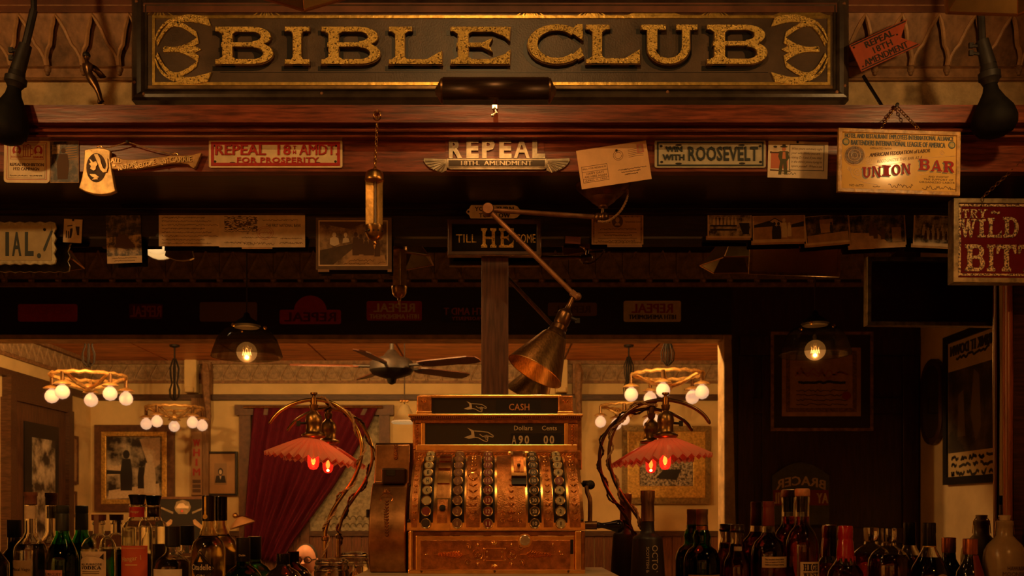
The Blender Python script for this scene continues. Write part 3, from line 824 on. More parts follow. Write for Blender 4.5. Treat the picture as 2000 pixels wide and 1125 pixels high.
S.poly('rivet', S.ell(-47, -1, 3.4, 2.4, 10), .0014, .0034, gp)
nail = S.fn(-20, -47, .004)
for x, y in ((-76, -36), (72, -22)):
    c_ = S.fn(x, y - 1, -.002)
    MB().tube([c_ + Vector((math.cos(a) * 5 * S.k, 0, math.sin(a) * 3.6 * S.k)) for a in [2 * PI * i / 10 for i in range(10)]], .0011, 5, True).build('hanging_ring', brass, S.o, local=True)
m = MB()
for x, y in ((-72, -36), (72, -24)):
    a_ = S.fn(x, y, -.001); pts_ = [a_.lerp(nail, i / 24) + Vector((0, 0, -.003 * math.sin(PI * i / 24))) for i in range(25)]
    for ph in (0, PI):
        m.tube([p + Vector((0, .0009 * math.cos(i * 1.3 + ph), .0009 * math.sin(i * 1.3 + ph))) for i, p in enumerate(pts_)], .0009, 5)
m.build('cord', cordm, S.o, local=True)
MB().lathe([(.0015, -.012), (.0015, .0), (.004, .001), (.004, .003), (.001, .004)], nail, 10, (0, -1, 0)).build('nail', ironb, S.o, local=True)

def plate(name, label, cx_, cy_, wd, hh, field, rim, rot=0, d=DF):
    S = Sign(name, label, 'sign', cx_, cy_, d, rot)
    a, b = wd / 2, hh / 2
    S.poly('plate', S.rrect(-a, -b, a, b, 4), -.002, .0016, field, bevel=.0008)
    return S
S = plate('tin_plate', 'cream tin plate with red rim and red embossed lettering on the fascia', 538.5, 301, 261, 54, creamenam, redenam)
S.frame('red_rim', -126, -23.5, 126, 23.5, 6, .0016, .0026, redenam, bevel=.0006)
for tx, x, wd in (('REPEAL', -67, 98), ('18', 18, 26), ('AMDT.', 85, 74)):
    S.text('lettering', tx, x - 1, -7.5, wd, 20, redenam, .0016, .0040, bold=.022)
S.text('lettering', 'T', 37, -12, 6, 7, redenam, .0016, .0034, bold=.03)
S.text('lettering', 'H', 37, -3, 6, 7, redenam, .0016, .0034, bold=.03)
S.text('lettering', 'FOR PROSPERITY', 5, 12.5, 160, 11, redenam, .0016, .0036, bold=.022)
for x, y in ((-118, -16), (-118, 15), (118, -16), (117, 15), (-83, -18), (84, -18), (-84, 17.5), (82, 17.5)):
    S.poly('bolt_slot', S.ell(x, y, 2.6 if abs(x) > 100 else 6, 2.4 if abs(x) > 100 else 1.6, 10), .0016, .0022, ironb)

S = plate('tin_plate', 'pale grey tin plate with dark embossed lettering, right of the envelope', 1387, 301, 217, 54, greyenam, inkn)
S.frame('dark_rim', -104, -24, 104, 24, 3.2, .0016, .0026, inkn, bevel=.0005)
S.text('lettering', 'WIN', -71, -9, 32, 10, inkn, .0016, .0040, bold=.03)
S.text('lettering', 'WITH', -72, 7, 42, 11, inkn, .0016, .0040, bold=.03)
S.text('lettering', 'ROOSEVELT', 25, 0, 136, 28, inkn, .0016, .0040, bold=.02)
for x, y in ((-96, -15), (-95, 16), (97, -15), (98, 16), (-62, -17), (61, -17), (-62, 19), (62, 18.5)):
    S.poly('bolt_slot', S.ell(x, y, 3 if abs(x) > 80 else 6.5, 2.4 if abs(x) > 80 else 1.8, 10), .0016, .0022, ironb)

# winged cast plate
S = Sign('winged_plate', 'cast metal winged plate with upright letters at the middle of the fascia', 'sign', 970, 304, DF)
S.poly('back_plate', [(-100, -30), (92, -30), (94, 8), (-100, 8)], -.002, -.0008, mahog)
S.poly('bar', [(-98, 6), (98, 6), (100, 24), (92, 28), (-90, 28), (-98, 24)], -.002, .003, alum, bevel=.001)
S.frame('panel_rim', -96, 8.5, 96, 24.5, 1.6, .003, .0045, alum)
S.rect('panel_field', -94, 10, 94, 23, .003, .0033, mat('plate_recess', (.06, .045, .03), .6))
S.text('lettering', '18TH.  AMENDMENT', 0, 16, 138, 9, alum, .0033, .0052, bold=.02)
for tx, x, wd in (('R', -80, 26), ('E', -47, 24), ('P', -16, 25), ('E', 17, 24), ('A', 49, 30), ('L', 82, 25)):
    S.text('letter', tx, x, -13, wd, 39, alum, -.001, .005, bold=.045)
for s in (-1, 1):
    wg = S.poly('wing', [(s * 92, 7), (s * 142, 5), (s * 143, 10), (s * 138, 18), (s * 130, 25), (s * 118, 30), (s * 106, 33), (s * 98, 30), (s * 96, 18)], -.002, .002, alum, bevel=.0008)
    m = MB()
    for i in range(6):
        a = math.radians(8 + i * 13)
        m.tube([S.fn(s * (96 + 4), 10 + i * 1.5, .002), S.fn(s * (98 + 42 * math.cos(a) * (1 - .03 * i)), 8 + 27 * math.sin(a), .0025)], [.0012, .0024], 6)
    m.build('feathers', alum, wg, smooth=True, local=True)

# envelope
S = Sign('envelope', 'tan addressed envelope pinned askew over the lamp mount', 'envelope', 1199, 322, 2.392, rot=-8.6)
e_ = S.rect('paper', -69, -38, 69, 38, -.001, 0, mat('envelope_paper', (.66, .40, .19), .75, var=.08, scale=20))
S.frame('cachet_frame', -64, -5, -13, 27, .8, 0, .0002, inkb)
S.strokes('cachet_line', [[(-64, 6), (-13, 6)], [(-64, 20), (-13, 20)]], .8, 0, .0002, inkb)
for tx, y, wd, h_ in (('BILL FOR REVENUE', 0, 46, 3.2), ('HAPPY DAYS', 10, 34, 4.2), ('ARE HERE AGAIN', 16, 44, 4.2), ('APRIL 7, 1933', 23.6, 44, 3.4)):
    S.text('cachet_text', tx, -38.5, y, wd, h_, inkb, 0, .0002, bold=.01)
S.strokes('postmark', [S.ell(11, -17, 9.5, 9.5, 18) + [S.ell(11, -17, 9.5, 9.5, 18)[0]], S.ell(11, -17, 6.5, 6.5, 14)] + [[(31, -24 + i * 3.4), (48, -25 + i * 3.4), (60, -24 + i * 3.4)] for i in range(5)], .7, 0, .0002, inkb)
S.polys('stamp', [[(49, -33), (62, -33), (62, -16), (49, -16)]], 0, .0003, inkrp)
S.polys('stamp_head', [S.ell(55.5, -26, 3.4, 4.2, 10), S.ell(55.5, -20, 4.6, 2.2, 8)], .0003, .0004, paperb)
S.strokes('address', [scribble(6, 62, 12, 2.6, 31), scribble(12, 50, 17, 2.4, 32), scribble(18, 44, 22, 2.4, 33)], .9, 0, .0002, inkb)
pins(S, [(9, -27)], 2.4)

S = Sign('comic_postcard', 'cream comic postcard with a man in green by a red bar', 'postcard', 1558.5, 312, DF, rot=1.6)
S.rect('card', -58.5, -36, 58.5, 36, -.001, 0, paperw)
S.polys('red_bar', [[(-53, -12), (-20, -12), (-20, 18), (-53, 18)]], 0, .0002, mat('print_salmon', (.55, .17, .09), .8))
S.polys('bar_top', [[(-55, -15), (-18, -15), (-18, -11.5), (-55, -11.5)], [(-54, 20), (-14, 22), (-14, 24), (-54, 23)]], .0002, .0003, inkb)
S.polys('man', [[(-36, -16), (-20, -16), (-17, -3), (-22, 4), (-20, 28), (-26, 30), (-29, 8), (-32, 30), (-38, 30), (-35, 4), (-39, -6)]], .0003, .0004, mat('print_green', (.09, .09, .045), .8))
S.polys('man_waistcoat', [[(-30, -14), (-25, -14), (-24, -1), (-31, -1)], S.ell(-28, -20, 4, 4.5, 10)], .0004, .0005, mat('print_orange', (.60, .22, .10), .8))
S.polys('man_hat', [S.ell(-28, -24.5, 7.5, 1.6, 10), [(-32, -24), (-31, -29), (-25, -29), (-24, -24)], S.ell(-45, -24, 4, 2, 8)], .0005, .0006, ink)
S.polys('barman', [S.ell(-45, -20, 3.6, 4.5, 10), [(-52, -14), (-49, -17), (-41, -17), (-38, -14)]], .0002, .00035, paper)
S.frame('verse_frame', -17, -30, 51, 21, 1.2, 0, .0002, inkn)
S.text('verse', 'When youre out every night', 17, -21, 60, 6, inkb, 0, .0002, lean=.3)
S.text('verse', 'your wife thinks you are', 15, -12.5, 56, 6, inkb, 0, .0002, lean=.3)
S.text('verse', 'raising D--l and if you stay', 16, -4, 60, 6, inkb, 0, .0002, lean=.3)
S.text('verse', 'in she thinks youre trying to', 17, 4.5, 60, 6, inkb, 0, .0002, lean=.3)
S.text('verse', 'square yourself - Whats a use', 17, 13, 60, 6, inkb, 0, .0002, lean=.3)
S.strokes('signature', [scribble(-30, -3, 28, 5, 41, 16)], .9, 0, .0002, inkn)
pins(S, [(-2, -34)], 2.4)

# hanging union sign
S = Sign('certificate_sign', 'large yellow framed certificate sign with red lettering, hung on a chain', 'sign', 1755.5, 316.5, 2.305, rot=1.9, tilt=-2.5)
yel = mat('yellow_lacquer', (.74, .47, .14), .12, var=.12, scale=9, spec=.22)
yelr = mat('yellow_rim', (.50, .28, .075), .35, var=.35, scale=60, bump=.3)
S.rect('panel', -115, -60, 115, 60, -.003, .0, yel)
S.frame('rim', -119.5, -63.5, 119.5, 63.5, 8, -.006, .003, yelr, bevel=.0012)
S.text('lettering', 'HOTEL AND RESTAURANT EMPLOYEES INTERNATIONAL ALLIANCE', 0, -49.5, 212, 9, inkn, 0, .0004, bold=.02)
S.text('lettering', 'AND', -3, -43, 12, 2.6, inkb, 0, .0004)
S.text('lettering', 'BARTENDERS INTERNATIONAL LEAGUE OF AMERICA', -2, -36, 184, 10, inkn, 0, .0004, bold=.02)
for x in (-104, 103):
    rg = S.poly('round_badge', S.ell(x, -37, 7, 7.5, 18), 0, .0003, inkn)
    S.poly('badge_field', S.ell(x, -37, 5.4, 5.8, 18), .0003, .0005, mat('badge_green', (.22, .26, .12), .5), parent=rg)
    S.text('badge_letters', 'HRE', x, -37, 8, 7, yel, .0005, .0007, parent=rg, bold=.02)
S.text('lettering', 'AFFILIATED WITH', -36, -26, 42, 4, inkb, 0, .0003)
S.text('lettering', 'AMERICAN FEDERATION of LABOR', 2, -18.5, 118, 7.5, inkb, 0, .0003, bold=.02, slope=-.11, lean=.15)
S.text('lettering', 'RECOGNIZES THIS BAR AS A', 2, -5.5, 88, 6, inkb, 0, .0003, slope=-.13, lean=.15)
sl = S.poly('brown_seal', S.ell(-87, -10.5, 18.5, 18, 28), 0, .0006, mat('seal_brown', (.15, .075, .022), .4, var=.3, scale=90, bump=.6))
S.strokes('seal_ring', [S.ell(-87, -10.5, r, r * .97, 28) + [(-87 + r, -10.5)] for r in (20.5, 12, 6)], .9, .0003, .0009, yelr, parent=sl)
def unb(body, cx_, cy_, wd, hh, slope):
    n_ = len(body); cw = wd / n_
    m1 = MB(); m2 = MB()
    for i, ch in enumerate(body):
        x0 = cx_ - wd / 2 + i * cw; yy = cy_ + slope * (x0 + cw / 2 - cx_)
        for q in slab(ch, .26):
            m1.prism([(x0 + x * cw * .90, yy + hh / 2 - y * hh) for x, y in q], S.fn, .0004, .0011 - .00003 * len(m1.f) / 6 % .0005)
            m2.prism([(x0 - 2.2 + x * cw * .90, yy + hh / 2 + 2.6 - y * hh) for x, y in q], S.fn, 0, .0003 - .000008 * len(m2.f) / 6 % .0002)
    a = m1.build('red_lettering', mat('sign_red', (.36, .010, .014), .5, spec=.2), S.o, local=True)
    m2.build('letter_shade', mat('shade_olive', (.09, .085, .03), .4), a, local=True)
unb('UNION', -23, 18, 96, 21, -.13)
unb('BAR', 75, 5, 72, 22, .06)
for tx, x, y, wd in (('AND WORTHY', 78, 27, 40), ('THE SUPPORT OF', 78, 32.5, 58), ('ORGANIZED LABOR', 75, 38, 70)):
    S.text('lettering', tx, x, y, wd, 3.8, inkb, 0, .0003, bold=.01)
S.text('lettering', 'NO 66773', -82, 49, 27, 4.5, inkb, 0, .0003)
S.strokes('signature', [scribble(-20, 28, 47, 8, 51, 22), scribble(46, 112, 49, 9, 52, 34), scribble(-50, -36, 50, 3, 53, 8)], 1.0, 0, .0003, inkb)
scr = []
for cx_, cy_, r in ((-81, 21, 9), (-60, -4, 7), (-96, 16, 5), (84, -22, 5)):
    scr.append([(cx_ + r * (1 - i / 26) * math.cos(i * .5), cy_ + r * (1 - i / 26) * math.sin(i * .5)) for i in range(24)])
scr += [[(-95, 20), (-90, 32), (-70, 42), (-40, 47)], [(-68, 4), (-40, 9), (0, 2), (30, -8), (114, -16)], [(40, 24), (80, 16), (114, 22)]]
S.strokes('gold_scrolls', scr, .9, 0, .0003, yelr)
ring = P(1750, 207, 2.335)
inv = WM[S.o.name].inverted()
m = chain([S.fn(-38, -64, 0), inv @ ring, S.fn(41, -64, 0)], .011, .0010)
m.build('chain', brassd, S.o, local=True)
MB().lathe([(.002, -.012), (.002, .006), (.0045, .007), (.0045, .009), (.001, .010)], inv @ ring, 10, (0, -1, 0)).build('nail', ironb, S.o, local=True)

# hanging maroon sign at the right edge
S = Sign('glass_sign', 'maroon sign with speckled silver lettering hanging at the right edge', 'sign', 2030, 470.5, 2.41, rot=.4)
zinc = mat('zinc_frame', (.30, .23, .13), .45, .6, var=.4, scale=40, bump=.2)
spark = mat('crushed_shell', (.62, .46, .24), .3, .3, var=.0, scale=220, col2=(.05, .02, .015), ramp=(.46, .56), bump=.5)
S.rect('panel', -162, -72, 162, 74, -.012, -.001, maroon)
S.frame('box_frame', -168, -82.5, 168, 82.5, 10, -.03, .002, zinc, bevel=.0015)
S.frame('speckled_border', -158, -71, 158, 69, 4.5, -.001, .0008, spark)
S.slabs('lettering', 'TRY', [(-151, -61, -138, -44), (-136, -61, -121, -44), (-119, -61, -103, -44)], spark, -.001, .0008, t=.26)
S.strokes('lettering_flourish', [[(-95, -53), (-90, -57), (-84, -53), (-77, -56)]], 4, -.001, .0008, spark)
S.slabs('lettering', 'WILD', [(-155, -42, -124, -6), (-121, -42, -105, -6), (-102, -44, -74, -6), (-71, -46, -40, -6)], spark, -.001, .0008, t=.24)
S.slabs('lettering', 'BITTERS', [(-145, 8, -106, 60), (-102, 8, -86, 60), (-84, 8, -44, 60), (-42, 8, -2, 60), (2, 8, 40, 60), (44, 8, 84, 60), (88, 8, 124, 60)], spark, -.001, .0008, t=.24)
m = chain([S.fn(-114, -66, .002), S.fn(-112, -84, .002), S.fn(0, -190, .012)], .012, .0011)
m.v += []
m2 = chain([S.fn(114, -66, .002), S.fn(112, -84, .002), S.fn(0, -190, .012)], .012, .0011)
m.add(m2.v, m2.f).build('chain', brassd, S.o, local=True)
MB().lathe([(.002, -.02), (.002, .006), (.0045, .007), (.0045, .009), (.001, .010)], S.fn(0, -190, .012), 10, (0, -1, 0)).build('nail', ironb, S.o, local=True)

# corner thermometer on its chain
d = 2.385
tp = P(733, 480, d)
t = thing('brass_thermometer', 'brass hanging thermometer with two folded scale plates on a chain', 'thermometer', tp)
def Q(x, y, o=0): p = P(x, y, d); p.y -= o; return p
plt = mat('thermo_brass', (.50, .30, .085), .38, .9, var=.4, scale=50, bump=.2)
m = MB().add([Q(715, 352, .012), Q(732, 352, 0), Q(732, 445, 0), Q(715, 445, .012)], [(0, 1, 2, 3)])
m.build('scale_plate', plt, t, fix=False).modifiers.new('solid', 'SOLIDIFY').thickness = .0016
m = MB().add([Q(735, 352, 0), Q(749, 352, .012), Q(749, 445, .012), Q(735, 445, 0)], [(0, 1, 2, 3)])
m.build('scale_plate', brass, t, fix=False).modifiers.new('solid', 'SOLIDIFY').thickness = .0016
MB().tube([Q(733.5, 348, .004), Q(733.5, 446, .004)], .0022, 8).build('glass_tube', mat('thermo_glass', (.6, .5, .4), .1, trans=.6), t, smooth=True)
R_ = 19 * d / F
MB().lathe([(R_, -.004), (R_ * 1.04, 0), (R_, .003), (R_ * .96, .012), (R_ * .8, .019), (R_ * .5, .023), (R_ * .15, .0245), (R_ * .12, .03), (.001, .031)], Q(732, 352, .004), 20).build('top_cap', brassd, t, smooth=True)
MB().lathe([(R_ * 1.02, .004), (R_ * 1.04, 0), (R_ * .98, -.006), (R_ * .92, -.016), (R_ * .7, -.026), (R_ * .35, -.031), (R_ * .22, -.033), (R_ * .26, -.038), (R_ * .1, -.042), (R_ * .13, -.045), (.0008, -.052)], Q(732, 446, .004), 20).build('bottom_cap', brassd, t, smooth=True)
m = MB()
for i in range(5):
    a = math.radians(-150 + 30 * i)
    c_ = Q(732, 455, .004) + Vector((math.cos(a) * R_ * .97, math.sin(a) * R_ * .97, 0))
    m.ball(c_, .0036 if i == 1 else .0022, 8, 6)
m.build('vent_hole', black, t, smooth=True)
m = chain([Q(733, 338, .004), P(737, 228, 2.337)], .010, .0010)
m.build('chain', brass, t)
rg = P(737, 224, 2.336)
MB().tube([rg + Vector((math.cos(2 * PI * i / 14) * .0085, -.002, math.sin(2 * PI * i / 14) * .0085)) for i in range(14)], .0012, 6, True).build('ring', brassd, t)
MB().ball(rg + Vector((0, -.003, .008)), .005, 10, 6).build('nail', rust, t, smooth=True)
# ================================================================== cards and photographs along the mirror top
DH = 2.676
S = Sign('scalloped_sign', 'cream sign with scalloped metal edge and tall dark letters at left', 'sign', -60, 475, 2.655)
wv = []
for i in range(34):
    x = -168 + 336 * i / 34
    wv.append((x, -40 - (2.5 if i % 2 else 0)))
edge = wv + [(168, -40), (170, -30), (165.5, -20), (170, -10), (165.5, 0), (170, 10), (165.5, 20), (170, 30), (168, 40)] + [(-x, -y) for x, y in wv] + [(-168, -40)]
S.poly('scalloped_edge', edge, -.006, .001, mat('scallop_metal', (.42, .36, .22), .4, .5, var=.3, scale=60), bevel=.001)
S.rect('face', -161, -34, 161, 34, .001, .0022, mat('scallop_face', (.42, .33, .17), .5, var=.12, scale=20))
for tx, x, wd in (('S', -140, 24), ('P', -106, 24), ('E', -68, 24), ('C', 0, 0), ('C', 46, 24), ('I', 75, 7), ('A', 93.5, 17), ('L', 118, 17)):
    if wd: S.text('lettering', tx, x, 2, wd, 47, inkn, .0022, .0030, bold=.035)
S.poly('lettering', [(160, -24), (164, -24), (150, 14), (146.5, 17), (145, 12)], .0022, .003, inkn)
S.poly('lettering', S.ell(137, 25, 4, 5, 12), .0022, .003, inkn)
MB().ball(S.fn(148, -26, .003), .004, 10, 6).build('rivet', ironb, S.o, local=True, smooth=True)

def figs(S, lst, m, z=.0003):
    """print silhouettes: (x, y, height) standing figures"""
    ps = []
    for x, y, h in lst:
        ps.append(S.ell(x, y - h * .88, h * .085, h * .11, 10))
        ps.append([(x - h * .10, y - h * .77), (x + h * .10, y - h * .77), (x + h * .15, y - h * .42), (x + h * .14, y), (x - h * .14, y), (x - h * .15, y - h * .42)])
    return S.polys('printed_figures', ps, z, z + .0002, m)

S = Sign('comic_card', 'small pale card with a black cartoon, beside the scalloped sign', 'card', 142, 451, DH, rot=3)
S.rect('card', -18, -23, 18, 23, -.0008, 0, paper)
S.polys('cartoon', [[(-13, 0), (-11, 0), (-11, 14), (-13, 14)], [(-9, 1), (-7, 1), (-7, 15), (-9, 15)], [(-5, -4), (1, -6), (-1, 14), (-6, 14)], [(5, -9), (13, -9), (13, 8), (9, 8)], [(-11, -10), (1, -12), (1, -10), (-11, -8)]], 0, .0003, ink)
S.polys('cartoon_man', [S.ell(2, -15, 2, 2.5, 8), [(-1, -12), (5, -12), (4, 0), (2, 14), (-2, 14), (0, 0)]], .0003, .0004, paperw)
pins(S, [(0, -21)], 2.2)

S = Sign('old_photograph', 'sepia photograph of a seated figure with a pale caption strip, left half of mirror', 'photograph', 242, 467, DH, rot=-2)
S.rect('print', -34, -47, 34, 47, -.001, 0, sepia)
S.polys('dark_sky', [[(-34, -47), (34, -47), (34, -8), (-34, -4)]], 0, .0002, sepiad)
S.polys('sitting_figure', [S.ell(-8, -8, 3, 3, 8), [(-16, -4), (2, -10), (14, 4), (22, 16), (6, 20), (-16, 16)]], .0002, .0003, inkb)
S.rect('caption_strip', -34, 33, 34, 47, 0, .0002, paper)
S.strokes('caption', [scribble(-24, 24, 37, 2, 61), scribble(-20, 20, 42, 2, 62)], .8, .0002, .0004, inkb)

S = Sign('bank_cheque', 'handwritten bank paper with a row of ink lines, left of the engraved one', 'cheque', 370, 451, DH)
S.rect('paper', -60, -31, 62, 30, -.0006, 0, paper)
S.strokes('handwriting', [scribble(-54, 30 + 26 * ((i * 7) % 3) / 2, -26 + i * 7.2, 3.6, 70 + i, 110) for i in range(8)], .7, 0, .0002, inkb)
S = Sign('bank_cheque', 'engraved bank cheque with a village scene and red stamp', 'cheque', 512, 452, DH)
S.rect('paper', -84, -32, 84, 31, -.0006, .0004, paper)
rr = random.Random(5)
S.polys('engraving', [S.ell(x, y, rr.uniform(.8, 4.2), rr.uniform(.6, 2.0), 6) for x, y in [(rr.uniform(-72, -10), rr.gauss(-14, 7)) for _ in range(90)]], .0004, .0006, inkb)
S.strokes('engraving_lines', [scribble(-74, -10, -28 + i * 4, 4, 85 + i, 22) for i in range(8)], .8, .0004, .0006, ink)
S.text('lettering', 'THE FIRST NATIONAL BANK', 42, -11.5, 68, 6, ink, .0004, .0006, bold=.01)
S.strokes('red_stamp', [S.ell(6, 3, r, r * .8, 20) + [(6 + r, 3)] for r in (16, 12)] + [scribble(-8, 20, 3, 7, 95, 16)], .8, .0004, .0006, inkrp)
S.strokes('handwriting', [scribble(-40, 30, 12, 3, 96), scribble(0, 70, -22, 3, 97), scribble(-74, -20, 22, 4, 98), scribble(-36, 24, 24, 6, 99), scribble(36, 78, 14, 3, 100), scribble(34, 80, 23, 4, 101)], .7, .0004, .0006, inkb)
S.rect('tape', -40, 31, 20, 34, -.0006, 0, paperb)

S = Sign('mounted_photograph', 'large sepia photograph of two bartenders on a dark mount', 'photograph', 691, 477, DH)
S.rect('mount', -74, -52, 74, 50, -.002, 0, mat('photo_mount', (.14, .085, .05), .7, var=.15, scale=30))
S.rect('print', -69, -46.5, 66.5, 42.5, 0, .0006, mat('bar_photo', (.11, .06, .028), .5, col2=(.42, .27, .135), scale=30, detail=4, ramp=(.40, .62)))
S.frame('white_border', -69, -46.5, 66.5, 42.5, 2.2, .0006, .0008, paper)
S.polys('bar_slope', [[(-66, 12), (2, -2), (2, 6), (-40, 40), (-66, 40)]], .0006, .0007, mat('print_bar', (.085, .05, .026), .6, var=.35, scale=20))
S.polys('floor_print', [[(2, 16), (60, 22), (64, 40), (-22, 40)]], .0006, .0007, paperb)
S.polys('ceiling_print', [[(-66, -44), (30, -44), (-10, -30), (-66, -40)]], .0006, .0007, inkb)
S.polys('white_coats', [S.ell(-38, -18, 4, 5, 10), [(-47, 0), (-46, -12), (-38, -15), (-30, -12), (-28, 0), (-38, 4)], S.ell(-16, -18, 3.6, 4.5, 10), [(-22, -2), (-21, -11), (-16, -14), (-10, -11), (-8, -4)]], .0007, .0009, paperw)
figs(S, [(4, 22, 46), (14, 20, 40), (24, 22, 36), (34, 22, 40), (46, 24, 40)], inkb, .0007)
S.strokes('caption', [scribble(-10, 40, 32, 5, 103, 26), scribble(-20, 30, 38, 3, 104, 26), scribble(48, 62, 36, 4, 105, 8)], .9, .0007, .0009, inkb)
for x0, x1 in ((-70, -48), (66, 74)):
    S.rect('tape', x0, 49, x1, 54, -.001, .0002, mat('tape', (.30, .17, .09), .5))

S = Sign('tag_plate', 'cream notched tag plate with black words, behind the lamp joint', 'sign', 965, 413.5, 2.638)
S.poly('plate', [(-55, 0), (-52, -4.5), (-49, -6), (-45, -13), (39, -13), (45, -11), (50, -5), (55, -3), (57, 0), (55, 4), (50, 6), (45, 11), (40, 13), (-46, 13), (-49, 6), (-53, 4)], -.002, 0, creamenam, bevel=.0005)
S.text('lettering', 'YOUR', -21, -5.5, 34, 8.5, ink, 0, .0005, bold=.03)
S.text('lettering', 'TURN', 21, -5.5, 34, 8.5, ink, 0, .0005, bold=.03)
S.text('lettering', 'TO', -21, 7.2, 17, 8.5, ink, 0, .0005, bold=.03)
S.text('lettering', 'BLOW', 14, 7.2, 34, 8.5, ink, 0, .0005, bold=.03)
S.poly('screw_hole', S.ell(-50, 0, 2.2, 2.2, 8), 0, .0006, ironb)

S = Sign('framed_motto', 'small framed black motto with gilt letters above the post', 'sign', 965.5, 464.5, 2.640)
S.rect('glass_panel', -86, -30, 86, 30, -.006, -.001, blackg)
S.frame('frame', -90.5, -34.5, 90.5, 34.5, 8, -.018, .004, mat('motto_frame', (.075, .035, .018), .35, var=.3, scale=20), bevel=.0015)
S.frame('frame_edge', -91.5, -35.5, 91.5, 35.5, 1.4, -.018, .002, bronze)
S.text('lettering', 'TILL', -55, 1, 40, 16, gold, -.001, 0, bold=.0)
S.slabs('lettering', 'HE', [(-26, -19, 4, 19), (9, -19, 38, 19)], gold, -.001, 0, t=.2)
S.text('lettering', 'COME', 61, 1, 39, 17, gold, -.001, 0, bold=.0)

S = Sign('portrait_certificate', 'small tan certificate with an oval portrait, under the lamp mount', 'certificate', 1206, 448.5, DH)
S.rect('paper', -50.5, -29, 50.5, 29, -.0006, 0, mat('certificate_tan', (.48, .27, .11), .75, var=.12, scale=30))
S.frame('ornate_border', -48, -27, 48, 27, 3.2, 0, .0002, mat('border_print', (.27, .145, .055), .8, var=.5, scale=160))
ov = S.poly('oval_portrait', S.ell(0, -16, 11, 12, 20), 0, .0003, inkb)
S.polys('portrait_face', [S.ell(0, -19, 4, 5.5, 10), [(-6, -8), (-3, -13), (3, -13), (6, -8)]], .0003, .0005, paperb, parent=ov)
S.strokes('print_lines', [scribble(-46, -14, -15, 4, 118, 14)], 1.4, 0, .0002, inkb)
S.text('lettering', 'Temperance Corps', 30, -15, 32, 5, inkb, 0, .0002, bold=.02)
S.strokes('print_lines', [scribble(-34, 36, -1, 3, 111), scribble(-38, 38, 6, 2, 112), scribble(-26, 28, 11, 3, 113), scribble(-38, 38, 17, 1.5, 114), scribble(-38, 34, 22, 4, 115)], .9, 0, .0002, inkb)
S.rect('tape', -20, 29, 48, 34, -.001, -.0004, MATS['tape'])
S = Sign('paper_slip', 'tiny red edged slip of paper on the mirror right of the motto', 'slip', 1119, 469, DH, rot=4)
S.rect('paper', -15, -7, 15, 7, -.0005, 0, mat('slip_red', (.20, .06, .035), .6, var=.2, scale=40))
S.strokes('slip_line', [scribble(-12, 12, 2, 2, 117, 10)], .8, 0, .0002, inkb)

ph = [(1425, 441.5, 86, 46, 0, 'deck', 'pale snapshot of a crowd on a rail, first of the five at right'),
      (1521.5, 447, 103, 52, -1.2, 'women', 'snapshot of two women in dark coats before a shed roof'),
      (1616, 448, 88, 56, -5, 'huts', 'dim snapshot of people by a light wall, middle of the five at right'),
      (1713.5, 450, 111, 62, -3.2, 'shade', 'dark snapshot of people sitting by a stone pillar'),
      (1830, 451, 92, 60, 2.6, 'group', 'snapshot of a group among bushes, next to the maroon sign')]
for i, (x, y, w_, h_, r, kd, lb) in enumerate(ph):
    S = Sign('snapshot', lb, 'photograph', x, y, DH - .0012 * (i % 2), r, group='snapshots pinned at the right of the mirror top')
    a, b = w_ / 2, h_ / 2
    S.rect('print', -a, -b, a, b, -.0006, 0, paper if kd != 'shade' else paperb)
    S.rect('picture', -a + 2.5, -b + 1, a - 2.5, b - (6 if kd in ('women', 'shade', 'group') else 4), 0, .0003, {'deck': bwfine, 'women': paperb, 'huts': sepiad, 'shade': sepiad, 'group': bwfine}[kd])
    if kd == 'women':
        S.polys('treeline', [[(-a + 3, -8), (-20, -16), (-8, -10), (-8, -5), (-a + 3, -3)], [(24, -8), (a - 3, -14), (a - 3, -4), (24, -2)]], .0003, .0005, ink)
        S.polys('shed', [[(-24, -12), (-8, -21), (6, -13), (6, -4), (-24, -4)]], .0003, .0004, paper)
        S.strokes('shed_roof', [[(-25, -11), (-8, -21), (7, -12)]], 1.6, .0004, .0005, ink)
        figs(S, [(-9, 20, 34), (-1, 20, 34)], ink, .0006)
        figs(S, [(10, 17, 38), (20, 15, 28)], paperw, .0006)
    elif kd == 'deck':
        S.polys('rail', [[(-38, -2), (14, -2), (14, 1), (-38, 1)], [(-38, 6), (14, 6), (14, 9), (-38, 9)], [(18, -6), (38, -6), (38, 16), (26, 16)]], .0003, .0005, ink)
        figs(S, [(-30 + 7 * k, -2, 16) for k in range(7)], paperw, .0005)
    elif kd == 'huts':
        S.polys('light_wall', [[(-14, -20), (12, -20), (10, 6), (-14, 6)], [(-a + 4, 10), (a - 4, 6), (a - 4, 24), (-a + 4, 24)]], .0003, .0004, paperb)
        figs(S, [(-16, 6, 18), (8, 8, 22)], ink, .0004)
    elif kd == 'shade':
        S.polys('ground', [[(-a + 3, 2), (0, 6), (20, 25), (-a + 3, 25)], [(28, -4), (46, -4), (46, 24), (28, 24)]], .0003, .0004, paperb)
        figs(S, [(-12, 10, 30), (-4, 16, 30), (10, 18, 28)], inkb, .0004)
    else:
        figs(S, [(-26 + 9 * k, 10 + (k % 2) * 6, 22) for k in range(7)], paperw, .0004)
        figs(S, [(-22 + 10 * k, 18, 18) for k in range(5)], inkb, .0005)
    S.rect('backing', -a - 3, b - 4, a - 2, b + 4, -.0012, -.0007, paperb)

